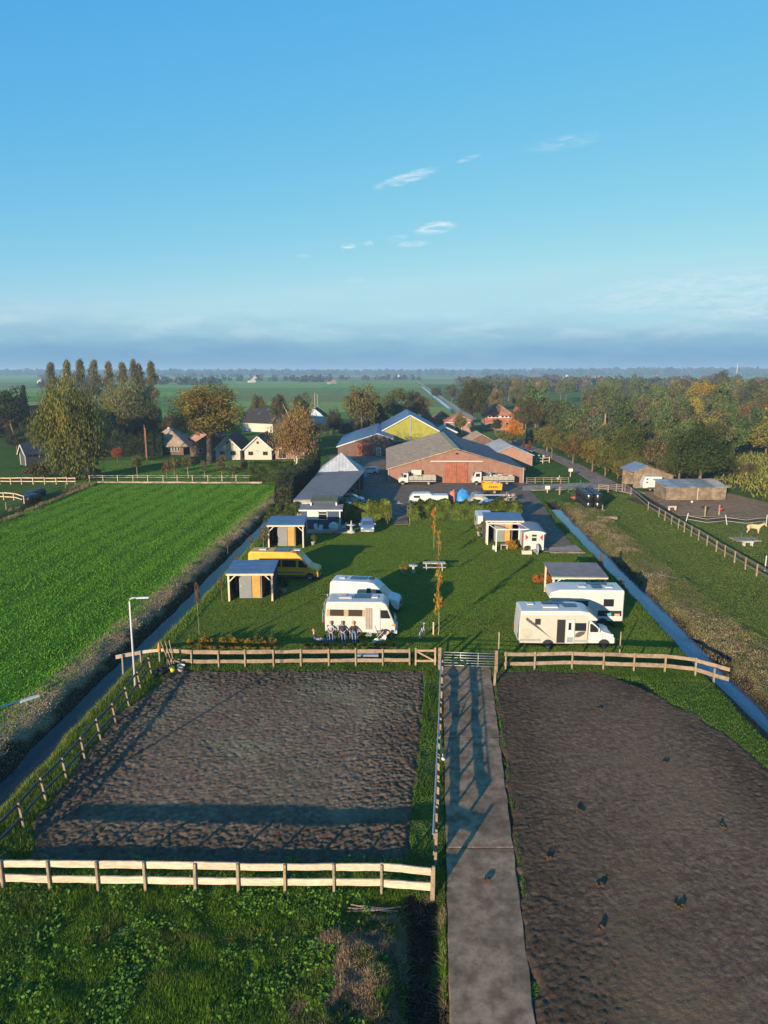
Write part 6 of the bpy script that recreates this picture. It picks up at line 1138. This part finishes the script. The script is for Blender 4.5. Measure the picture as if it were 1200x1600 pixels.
# low things round the wagon
x, y = G(828, 866); o = empty('wheel_planter', (x, y, 0), 0, 'grey wagon wheel propped beside a pale trough by the wagon', 'planter'); MB().box(-.9, .2, -.2, .3, 0, .45).build('trough', CREAM, o, bevel=.03); MB().lathe([(.1, -.05), (.62, -.05), (.62, .05), (.1, .05)], (.75, -.1, .62), 20, 'x').build('wheel', ST, o); link('plant', PR['shrub0'], o, (-.4, .05, .4), sc=(.8, .6, .6), color=(.09, .12, .05))
for px, py, l in ((771, 859, 'white milk can at the foot of the pergola'), (774, 860, 'small white jug beside the milk can')): tag(MB().lathe([(.13, 0), (.14, .35), (.08, .45), (.1, .55)], (0, 0, 0), 12).build('milk_can', WHITE, None, True, loc=(*G(px, py), 0)), l, 'can')
x, y = G(787, 858); o = empty('side_table', (x, y, 0), 0, 'small dark side table inside the pergola', 'table'); MB().box(-.4, .4, -.3, .3, .5, .55).build('top', SG, o); [MB().box(a-.03, a+.03, b-.03, b+.03, 0, .5).build('leg', SG, o) for a in (-.35, .35) for b in (-.25, .25)]
x, y = G(849, 860); o = empty('white_basin', (x, y, 0), 0, 'white basin on the drive beside the wagon', 'basin'); MB().lathe([(.2, 0), (.35, .22), (.38, .24), (.3, .22), (.05, .05)], (0, 0, 0), 14).build('bowl', WHITE, o, True); MB().bar((-.3, .2, 0), (-.3, .2, 1.2), .07).build('post', WOODG, o)
# wide trough and orange boat by the ditch
x, y = G(948, 812); o = empty('timber_beam', (x, y, 0), 0, 'long low wooden beam on the grass by the black bales', 'beam'); MB().box(-1.4, 1.4, -.25, .25, .1, .45).build('beam', WOODG, o); [MB().box(a-.1, a+.1, -.3, .3, -.05, .1).build('foot', WOODP, o) for a in (-1.1, 1.1)]
x, y = G(899, 780); o = empty('plastic_basin', (x, y, 0), 0, 'orange plastic basin beside the black bales', 'basin'); MB().lathe([(.5, 0), (.75, .3), (.8, .32), (.62, .3), (.3, .12)], (0, 0, 0), 18).build('bowl', M('orange_plastic', (.75, .15, .04), .45), o, True)
x, y = G(941, 798); o = empty('short_post', (x, y, 0), 0, 'small pale post in front of the black bales', 'post'); MB().bar((0, 0, -.1), (0, 0, .9), .14).build('post', WOODP, o); MB().box(-.6, .4, -.15, .1, 0, .12).build('plank', WOODP, o)
# paddock items
for px, py, l, c in ((1050, 797, 'wooden jump block on the bare earth of the paddock', WOODL), (1168, 853, 'low wooden trestle in the paddock grass', SG)):
    x, y = G(px, py); o = empty('trestle', (x, y, 0), 0, l, 'trestle'); MB().box(-.55, .55, -.25, .25, .45, .6).build('top', c, o); [MB().box(a-.06, a+.06, b-.06, b+.06, 0, .45).build('leg', c, o) for a in (-.45, .45) for b in (-.18, .18)]
x, y = G(1172, 843); tag(MB().box(-2.1, .9, -1.0, 1.0, 0, .08).build('concrete_pad', CONC2, loc=(x, y, .0)), 'square concrete pad in front of the pony', 'pad'); pole('green_stand', 'small dark post with green bucket beside the concrete pad', *G(1158, 842), 1.0, .12, MATS['green_paint'])
for px, py, l in ((1101, 807, 'thin wooden stake on the bare earth of the paddock'), (1123, 805, 'wooden stake holding a red bucket in the paddock')): pole('stake', l, *G(px, py), 1.5, .16, WOODP)
x, y = G(1124, 803); tag(MB().lathe([(.2, 0), (.28, .35), (.3, .36), (.25, .3), (.1, .1)], (0, 0, 0), 12).build('bucket', M('bucket_red', (.6, .03, .03), .4), None, True, loc=(x, y-.28, .5)), 'red bucket hanging on the paddock stake', 'bucket'); tag(MB().lathe([(.02, 0), (.16, .08), (.2, .2), (.16, .32), (.02, .4)], (0, 0, 0), 12).build('ball', WHITE, None, True, loc=(*G(1081, 786), 0)), 'white ball on the bare earth before the stable', 'ball')
# tyres, bucket and canister in the arena corner
for i, (px, py, z) in enumerate(((244, 1058, 0), (252, 1054, 0), (260, 1060, 0), (251, 1056, .2), (258, 1052, .2))): x, y = G(px, py); tag(MB().lathe([(.2, .02), (.32, 0), (.36, .06), (.36, .14), (.32, .2), (.2, .18), (.2, .02)], (0, 0, 0), 18).build('old_tyre', RUBBER, None, True, loc=(x, y, z + .02)), 'old black tyre in the heap at the arena corner', 'tyre', 'tyres at the arena corner')
x, y = G(269, 1052); o = empty('canister', (x, y, 0), 0, 'yellow canister with black cap beside the old tyres', 'canister'); MB().lathe([(.18, 0), (.2, .05), (.2, .4), (.1, .5), (.07, .55)], (0, 0, 0), 12).build('body', M('canister_yellow', (.7, .5, .03), .4), o, True); MB().lathe([(.06, .55), (.07, .65)], (0, 0, 0), 10).build('cap', BLACK, o)
x, y = G(283, 1049); o = empty('white_bucket', (x, y, 0), 0, 'white bucket standing by the fence corner', 'bucket'); MB().lathe([(.2, 0), (.27, .42), (.29, .43), (.25, .4), (.19, .04)], (0, 0, 0), 14).build('pail', WHITE, o, True); MB().tube([(-.27, 0, .42), (0, 0, .62), (.27, 0, .42)], .012, 6).build('handle', STEEL, o)
for i in range(3): tag(MB().bar((0, 0, 0), (-.6 + .12*i, .15*i, 1.9), .045, .045).build('loose_stake', WOODG, None, loc=(-14.6 + .12*i, 45.7, 0)), 'loose timber stake leaning on the fence corner', 'stake', 'stakes at the fence corner')
x, y = G(250, 1040); tag(MB().lathe([(.09, 0), (.11, .05), (.06, .4), (.03, .6)], (0, 0, 0), 10).build('marker_cone', M('cone_orange', (.75, .2, .05), .5), None, True, loc=(x, y, 1.1)), 'small orange cone on the fence corner post', 'cone')
for i in range(5): tag(MB().tube([(-1.1 + .1*i, -.12 + .09*((i*2) % 5), .02), (-.1*i, .06*i - .1, .05), (1.0 - .12*i, .12 - .08*((i*3) % 5), .03)], .022, 6).build('branch', WOODG, None, True, loc=(-.35, 23.3, .10)), 'dry branch lying in the heap below the pale fence', 'branch', 'branches below the pale fence')
for i, (px, py) in enumerate(((856, 1345), (938, 1386), (940, 1452), (1062, 1420), (760, 1378), (935, 1110), (1040, 1196), (1130, 1295), (905, 1270))):
    x, y = G(px, py); mb = MB(); g = random.Random(i)
    for k in range(7): mb.lathe([(.01, -.05), (.06, -.02), (.07, .02), (.01, .06)], (g.uniform(-.14, .14), g.uniform(-.12, .12), .04 + .03*k/2), 7)
    tag(mb.build('horse_droppings', M('dung', (.06, .036, .016), .95, .3, 8), None, loc=(x, y, .04)), 'small heap of horse droppings on the ' + ('concrete path' if px == 760 else 'dark riding arena'), 'droppings', 'droppings on the arena')
tag(MB().box(-.75, .75, -.5, .5, .0, .5).build('feed_box', M('box_grey', (.22, .23, .25), .6, .1), None, bevel=.03, loc=(*G(575, 1030), 0)), 'flat grey box lying behind the timber fence below the seated people', 'box')
# bicycles
def bicycle(label, x, y, rz, m):
    o = empty('bicycle', (x, y, 0), rz, label, 'bicycle')
    for xx in (-.52, .52):
        w = MB(); N = 20; w.tube([(xx + .33*math.cos(2*math.pi*i/N), 0, .34 + .33*math.sin(2*math.pi*i/N)) for i in range(N+1)], .018, 6); wo = w.build('wheel', RUBBER, o); sp = MB()
        for i in range(8): a = math.pi*i/8; sp.tube([(xx-.32*math.cos(a), 0, .34-.32*math.sin(a)), (xx+.32*math.cos(a), 0, .34+.32*math.sin(a))], .006, 4)
        sp.build('spokes', STEEL, wo); MB().tube([(xx + .345*math.cos(math.pi*i/8), 0, .34 + .345*math.sin(math.pi*i/8)) for i in range(1, 8)], .022, 5).build('mudguard', WHITE, o)
    f = MB()
    for a, b in (((-.52, .34), (-.1, .3)), ((-.1, .3), (-.22, .85)), ((-.22, .78), (.35, .85)), ((-.1, .3), (.35, .8)), ((-.52, .34), (-.22, .75)), ((.52, .34), (.33, .95))): f.tube([(a[0], 0, a[1]), (b[0], 0, b[1])], .022, 6)
    f.build('frame', m, o); MB().tube([(.25, -.3, 1.08), (.33, 0, 1.05), (.25, .3, 1.08)], .016, 6).build('handlebar', STEEL, o); MB().cbox((-.24, 0, .92), (.26, .16, .07)).build('saddle', BLACK, o, bevel=.02); MB().cbox((.42, 0, 1.0), (.1, .1, .1)).build('headlamp', WHITE, o, bevel=.02)
bicycle('white bicycle standing on the lawn beside the tall young tree', *G(660, 996), R(70), M('bike_white', (.6, .6, .6), .4)); bicycle('grey bicycle on the rack behind the white panel van', -4.95, 58.4, R(80), M('bike_grey', (.3, .3, .32), .4))
pole('short_post', 'short pale post in the lawn beside the tall young tree', *G(677, 991), 1.0, .1, WOODL)
# ---------------------------------------------------------------- people and animals
def skinned(name, V, E, rad, zones, mats, par, sub=1):
    me = bpy.data.meshes.new(name); names = list(V); me.from_pydata([V[k] for k in names], [(names.index(a), names.index(b)) for a, b in E], []); ob = bpy.data.objects.new(name, me); col.objects.link(ob)
    s = ob.modifiers.new('skin', 'SKIN'); s.use_smooth_shade = True
    if not me.skin_vertices: me.skin_vertices.new() if hasattr(me.skin_vertices, 'new') else None
    sv = me.skin_vertices[0].data
    for i, k in enumerate(names): r = rad[k]; sv[i].radius = (r, r) if not hasattr(r, '__len__') else r; sv[i].use_root = (i == 0)
    ss = ob.modifiers.new('sub', 'SUBSURF'); ss.levels = sub; ss.render_levels = sub
    dg = bpy.context.evaluated_depsgraph_get(); me2 = bpy.data.meshes.new_from_object(ob.evaluated_get(dg)); bpy.data.objects.remove(ob); me2.name = name
    me2.materials.clear()
    for m in mats: me2.materials.append(m)
    P = np.array([V[k] for k in names]); Z = [zones[k] for k in names]
    for p in me2.polygons: c = np.array(p.center); p.material_index = Z[int(np.argmin(((P - c)**2).sum(1)))]; p.use_smooth = True
    return link(name, me2, par)
SKIN = M('skin', (.52, .31, .23), .6, .08)
def person(label, x, y, rz, J, shirt, pants, hair, z=0., sleeves=True, shoes=(.3, .3, .32)):
    o = empty('person', (x, y, z), rz, label, 'person'); V = {}; Rr = {}; Zn = {}; E = []
    def put(k, p, r, zn): V[k] = tuple(p); Rr[k] = r; Zn[k] = zn
    put('pelvis', J['pelvis'], .145, 2); sp = Vector(J['pelvis']).lerp(Vector(J['neck']), .45); put('spine', sp, .13, 1); ch = Vector(J['pelvis']).lerp(Vector(J['neck']), .8); put('chest', ch, .15, 1); put('neck', J['neck'], .055, 0)
    hd = Vector(J['head']); hb = Vector(J['neck']).lerp(hd, .6); put('jaw', hb, .075, 0); put('head', hd, .1, 0); put('crown', hd + Vector((0, .01, .07)), .07, 0)
    E += [('pelvis', 'spine'), ('spine', 'chest'), ('chest', 'neck'), ('neck', 'jaw'), ('jaw', 'head'), ('head', 'crown')]
    for s, q in (('l', 1), ('r', -1)):
        sh = Vector(J['neck']) + (Vector(J['pelvis']) - Vector(J['neck'])).normalized()*.12 + Vector(J.get('side', (1, 0, 0)))*q*.18
        put('sh'+s, sh, .07, 1); put('el'+s, J['el'+s], .05, 1 if sleeves else 0); put('wr'+s, J['wr'+s], .032, 0); w = Vector(J['wr'+s]); d = (w - Vector(J['el'+s])).normalized(); sd = Vector(J.get('side', (1, 0, 0))); pm = w + d*.07; put('pa'+s, pm, (.042, .025), 0)
        E += [('chest', 'sh'+s), ('sh'+s, 'el'+s), ('el'+s, 'wr'+s), ('wr'+s, 'pa'+s)]
        for i, (off, ln) in enumerate(((-.033, .07), (-.011, .085), (.011, .08), (.033, .06))): put('f%d%s' % (i, s), pm + d*ln + sd*off + Vector((0, 0, -.02)), .009, 0); E.append(('pa'+s, 'f%d%s' % (i, s)))
        put('th'+s, w + d*.055 - sd*q*.06, .011, 0); E.append(('wr'+s, 'th'+s))
        put('kn'+s, J['kn'+s], .068, 2); put('an'+s, J['an'+s], .045, 2); put('to'+s, Vector(J['an'+s]) + Vector(J.get('toe', (0, -.16, -.02))), .042, 3); hp = Vector(J['pelvis']) + sd*q*.1 + (Vector(J['kn'+s]) - Vector(J['pelvis'])).normalized()*.08; put('hi'+s, hp, .1, 2)
        E += [('pelvis', 'hi'+s), ('hi'+s, 'kn'+s), ('kn'+s, 'an'+s), ('an'+s, 'to'+s)]
    mk = lambda nm, c: M('%s_%.2f_%.2f_%.2f' % (nm, *c), c, .8, .15, 8)
    skinned('body', V, E, Rr, Zn, [SKIN, mk('shirt', shirt), mk('trousers', pants), mk('shoes', shoes)], o)
    fc = Vector(J.get('face', (0, -1, 0))).normalized(); sd = Vector(J.get('side', (1, 0, 0))); up = Vector((0, 0, 1))
    mb = MB(); h = hd + up*.045 - fc*.03; mb.lathe([(.06, -.09), (.108, -.05), (.118, .02), (.10, .08), (.05, .115), (.01, .12)], tuple(h), 12); mb.build('hair', mk('hair', hair), o, True)
    f = MB(); [f.cbox(hd + fc*.098 + sd*q*.035 + up*.012, (.02, .02, .012)) for q in (-1, 1)]; f.cbox(hd + fc*.095 - up*.055, (.045, .02, .01)); f.build('eyes_and_mouth', mk('eye', (.08, .04, .03)), o); MB().cbox(hd + fc*.108 - up*.015, (.025, .035, .04)).build('nose', SKIN, o, bevel=.008)
    return o
def sit(lean=.16, fw=-.5, spread=.12, arms='lap'):
    J = dict(pelvis=(0, 0, .52), neck=(0, lean, 1.06), head=(0, lean-.02, 1.24), knl=(spread, -.42, .54), knr=(-spread, -.42, .54), anl=(spread*.9, fw-.25, .09), anr=(-spread*.8, fw-.2, .09))
    if arms == 'lap': J.update(ell=(.27, -.02, .76), elr=(-.27, -.02, .76), wrl=(.1, -.24, .68), wrr=(-.1, -.24, .68))
    else: J.update(ell=(.34, .02, .76), elr=(-.34, .02, .76), wrl=(.3, -.22, .70), wrr=(-.3, -.22, .70))
    return J
JE = (.09, .13, .23)
def fold_chair(label, x, y, rz):
    o = empty('camping_chair', (x, y, 0), rz, label, 'chair'); m = M('chair_cloth', (.10, .11, .13), .8)
    MB().box(-.28, .28, -.28, .22, .36, .39).build('seat', m, o); MB().slab([(-.28, .2, .4), (.28, .2, .4), (.28, .42, 1.02), (-.28, .42, 1.02)], .03).build('backrest', m, o)
    for s in (-1, 1): MB().tube([(s*.3, -.28, 0), (s*.3, .25, .62)], .014, 6).build('leg', GALV, o); MB().tube([(s*.3, .3, 0), (s*.3, -.26, .62)], .014, 6).build('leg', GALV, o); MB().box(s*.3-.03, s*.3+.03, -.3, .28, .62, .65).build('armrest', BLACK, o)
for px, sh, pa, ha, l, ar in ((517, (.40, .42, .43), JE, (.28, .2, .13), 'person in grey top and jeans seated left of the reader beside the camper', 'lap'), (535.5, (.03, .03, .04), JE, (.22, .10, .05), 'person in black top and jeans reading in the middle camping chair', 'lap'), (552.5, (.035, .03, .03), (.12, .18, .28), (.45, .20, .07), 'ginger-haired person in black top seated nearest the camper door', 'arm')):
    x, y = G(px, 1000); person(l, x, y+.15, R(random.uniform(4, 14)), sit(arms=ar), sh, pa, ha); fold_chair('folding camping chair ' + {517: 'under the person in grey', 535.5: 'in the middle of the three', 552.5: 'under the ginger-haired person'}[px], x, y+.15, R(8))
x, y = G(493, 1003); person('person in navy top sitting on the grass with legs stretched to the side', x, y, 0, dict(pelvis=(0, 0, .16), neck=(-.12, 0, .70), head=(-.11, 0, .89), side=(0, 1, 0), face=(1, 0, 0), toe=(.05, 0, .12), ell=(-.05, .24, .42), elr=(.0, -.24, .42), wrl=(.2, .16, .32), wrr=(.2, -.16, .30), knl=(.48, .12, .24), knr=(.48, -.1, .2), anl=(.9, .12, .07), anr=(.92, -.1, .07)), (.05, .08, .14), (.10, .14, .2), (.35, .2, .12))
x, y = G(592, 999); person('person in plum top and pale jeans reclining towards the camper door', x, y+.4, R(0), dict(pelvis=(0, 0, .42), neck=(.38, .05, .86), head=(.42, .05, 1.04), side=(0, 1, 0), face=(-1, 0, 0), toe=(-.05, 0, .12), ell=(.18, .28, .6), elr=(.15, -.26, .6), wrl=(-.08, .18, .58), wrr=(-.1, -.18, .58), knl=(-.45, .12, .5), knr=(-.46, -.1, .48), anl=(-.85, .12, .28), anr=(-.86, -.1, .26)), (.12, .09, .12), (.28, .38, .48), (.42, .25, .14))
fold_chair('low camping chair under the reclining person', x+.1, y+.4, R(90))
x, y = G(596, 1006); person('person in white clothes lounging on the grass by the camper front wheel', x, y+.1, R(20), dict(pelvis=(0, 0, .2), neck=(.42, .12, .55), head=(.56, .14, .68), side=(0, 1, 0), face=(-1, -.3, .2), toe=(-.08, 0, .1), ell=(.2, .3, .3), elr=(.22, -.16, .3), wrl=(.0, .22, .3), wrr=(.0, -.16, .3), knl=(-.42, .1, .38), knr=(-.4, -.12, .34), anl=(-.78, .05, .08), anr=(-.76, -.2, .08)), (.70, .66, .58), (.55, .66, .58), (.55, .40, .25))
tag(MB().cbox((0, 0, .12), (.6, .3, .24)).build('black_bag', BLACK, None, bevel=.05, loc=(*G(556, 1003), 0)), 'black bag on the grass at the ginger-haired person\'s feet', 'bag'); tag(MB().cbox((0, 0, .2), (.7, .5, .4)).build('grey_bag', GREYP, None, bevel=.12, loc=(G(606, 996)[0], G(606, 996)[1]+.2, 0)), 'rounded grey bag at the camper front wheel', 'bag')
# pony
x, y = G(1176, 836); o = empty('pony', (x, y, 0), R(-25), 'dun pony with dark mane standing by the concrete pad', 'pony'); PON = M('dun_coat', (.48, .34, .19), .8, .12, 3); MANE = M('dark_mane', (.06, .045, .035), .9, .2)
V = dict(barrel=(0, 0, 1.08), rump=(-.55, 0, 1.14), dock=(-.78, 0, 1.1), chest=(.5, 0, 1.08), withers=(.72, 0, 1.22), neck=(.98, 0, 1.42), poll=(1.14, 0, 1.56), cheek=(1.27, 0, 1.42), muzzle=(1.48, 0, 1.2)); Rd = dict(barrel=.33, rump=.30, dock=.12, chest=.30, withers=.2, neck=.15, poll=.11, cheek=.11, muzzle=.07); Zn = dict.fromkeys(V, 0)
E = [('barrel', 'rump'), ('rump', 'dock'), ('barrel', 'chest'), ('chest', 'withers'), ('withers', 'neck'), ('neck', 'poll'), ('poll', 'cheek'), ('cheek', 'muzzle')]
for s in (-1, 1):
    for k, a, pts in (('f', 'chest', ((.55, .86, .13), (.56, .5, .07), (.54, .18, .045), (.58, .05, .055))), ('h', 'rump', ((-.55, .85, .17), (-.45, .68, .11), (-.68, .46, .065), (-.64, .16, .045), (-.6, .05, .055)))):
        last = a
        for i, (px_, pz, r) in enumerate(pts): n = '%s%d%d' % (k, s, i); V[n] = (px_ + (.06 if s > 0 else 0), s*.17, pz); Rd[n] = r; Zn[n] = 0 if i < len(pts)-2 else 1; E.append((last, n)); last = n
skinned('body', V, E, Rd, Zn, [PON, MANE], o); MB().slab([(.55, 0, 1.42), (.82, 0, 1.62), (1.12, 0, 1.72), (1.2, 0, 1.62), (.98, 0, 1.45), (.7, 0, 1.25)], .05).build('mane', MANE, o); MB().tube([(-.82, 0, 1.12), (-.92, 0, .95), (-.92, 0, .55), (-.9, 0, .35)], [.05, .07, .06, .02], 8).build('tail', MANE, o, True)
for s in (-1, 1): MB().lathe([(.04, 0), (.035, .06), (.005, .13)], (1.12, s*.06, 1.64), 7).build('ear', PON, o)
# goose on the lawn by the barn
x, y = G(871, 752); o = empty('goose', (x, y, 0), R(10), 'white goose standing on the lawn right of the brick barn', 'goose'); skinned('body', dict(b=(0, 0, .42), t=(-.35, 0, .5), c=(.2, 0, .48), n=(.32, 0, .75), h=(.34, 0, 1.05), k=(.44, 0, 1.04)), [('b', 't'), ('b', 'c'), ('c', 'n'), ('n', 'h'), ('h', 'k')], dict(b=.22, t=.07, c=.17, n=.06, h=.07, k=.02), dict(b=0, t=0, c=0, n=0, h=0, k=1), [WHITE, M('beak', (.6, .25, .05), .5)], o)
for s in (-1, 1): MB().tube([(.02, s*.09, .25), (.02, s*.09, .0)], .025, 6).build('leg', MATS['beak'], o)
# white garden seats and junk at the far end of the goose lawn
for i, (px, l) in enumerate(((842, 'white crate seat nearer the barn at the goose lawn fence'), (850, 'white crate seat nearer the lane at the goose lawn fence'))): garden_chair(l, *G(px, 718), R(20*i), CREAM)
junk('pile of boards at the far end of the goose lawn', *G(833, 714), 0, 1.6, .6, .7, 10, 12, colors=[WOODL, WOODG, SC[1]])
MB().box(0, 0, 0, 0, 0, 0)
# ---------------------------------------------------------------- far things
g = random.Random(31)
for i in range(16):
    yy = 900*1.07**i*g.uniform(.95, 1.05); xx = g.uniform(-.5, .45)*yy; w = g.uniform(8, 16); gable('far_farm', 'tiny pale farmhouse far away on the polder', 'house', xx, xx+w, yy, yy+12, 3.5, 8, CREAM if i % 3 else BRICKP, TILEDK if i % 2 else TILEBR, .3, rz=g.uniform(-.5, .5), loc=(xx, yy, 0), group='far farms on the polder')
for px, yy, h in ((718, 4300, 44), (699, 4500, 40), (1141, 2600, 46), (838, 4800, 38)):
    xx = (px-600)/FPX*yy; o = empty('far_mast', (xx, yy, 0), 0, 'thin pale mast far off on the horizon', 'mast', 'masts on the horizon'); MB().tube([(0, 0, 0), (0, 0, h)], [1.6, .9], 6).build('mast', WHITE, o)
for px, yy in ((497, 300), (493, 310)): pole('telegraph_pole', 'thin telegraph pole in the meadow behind the ' + ('birch' if px == 497 else 'birch, the one farther off'), (px-600)/FPX*yy, yy, 10.5, .3, WOODG)
pole('power_pole', 'wooden pole with small crossarm among the wood edge trees', 49.5, 160, 10.5, .28, WOODG); pole('flag_pole', 'rusty red pole in front of the thatched roof', -53.6, 160, 7.4, .15, M('rust_pole', (.22, .09, .05), .8)); pole('flag_pole', 'rusty pole left of the thatched roof', -55.8, 166, 7.6, .15, MATS['rust_pole'])
# haze: one closed volume round everything
hz_ = MB().box(-9800, 9800, -3600, 10900, -3, 52).build('haze', None); hz_.data.materials.clear(); hm = bpy.data.materials.new('haze'); hm.use_nodes = True; t = NT(hm.node_tree); t.n.remove(t.n['Principled BSDF'])
pv = t.new('ShaderNodeVolumePrincipled'); pv.inputs['Color'].default_value = (.40, .60, .85, 1); pv.inputs['Density'].default_value = 2.7e-4; pv.inputs['Anisotropy'].default_value = .0; t.l.new(pv.outputs[0], t.n['Material Output'].inputs['Volume']); hz_.data.materials.append(hm); tag(hz_, 'thin bluish air haze', kind='stuff')
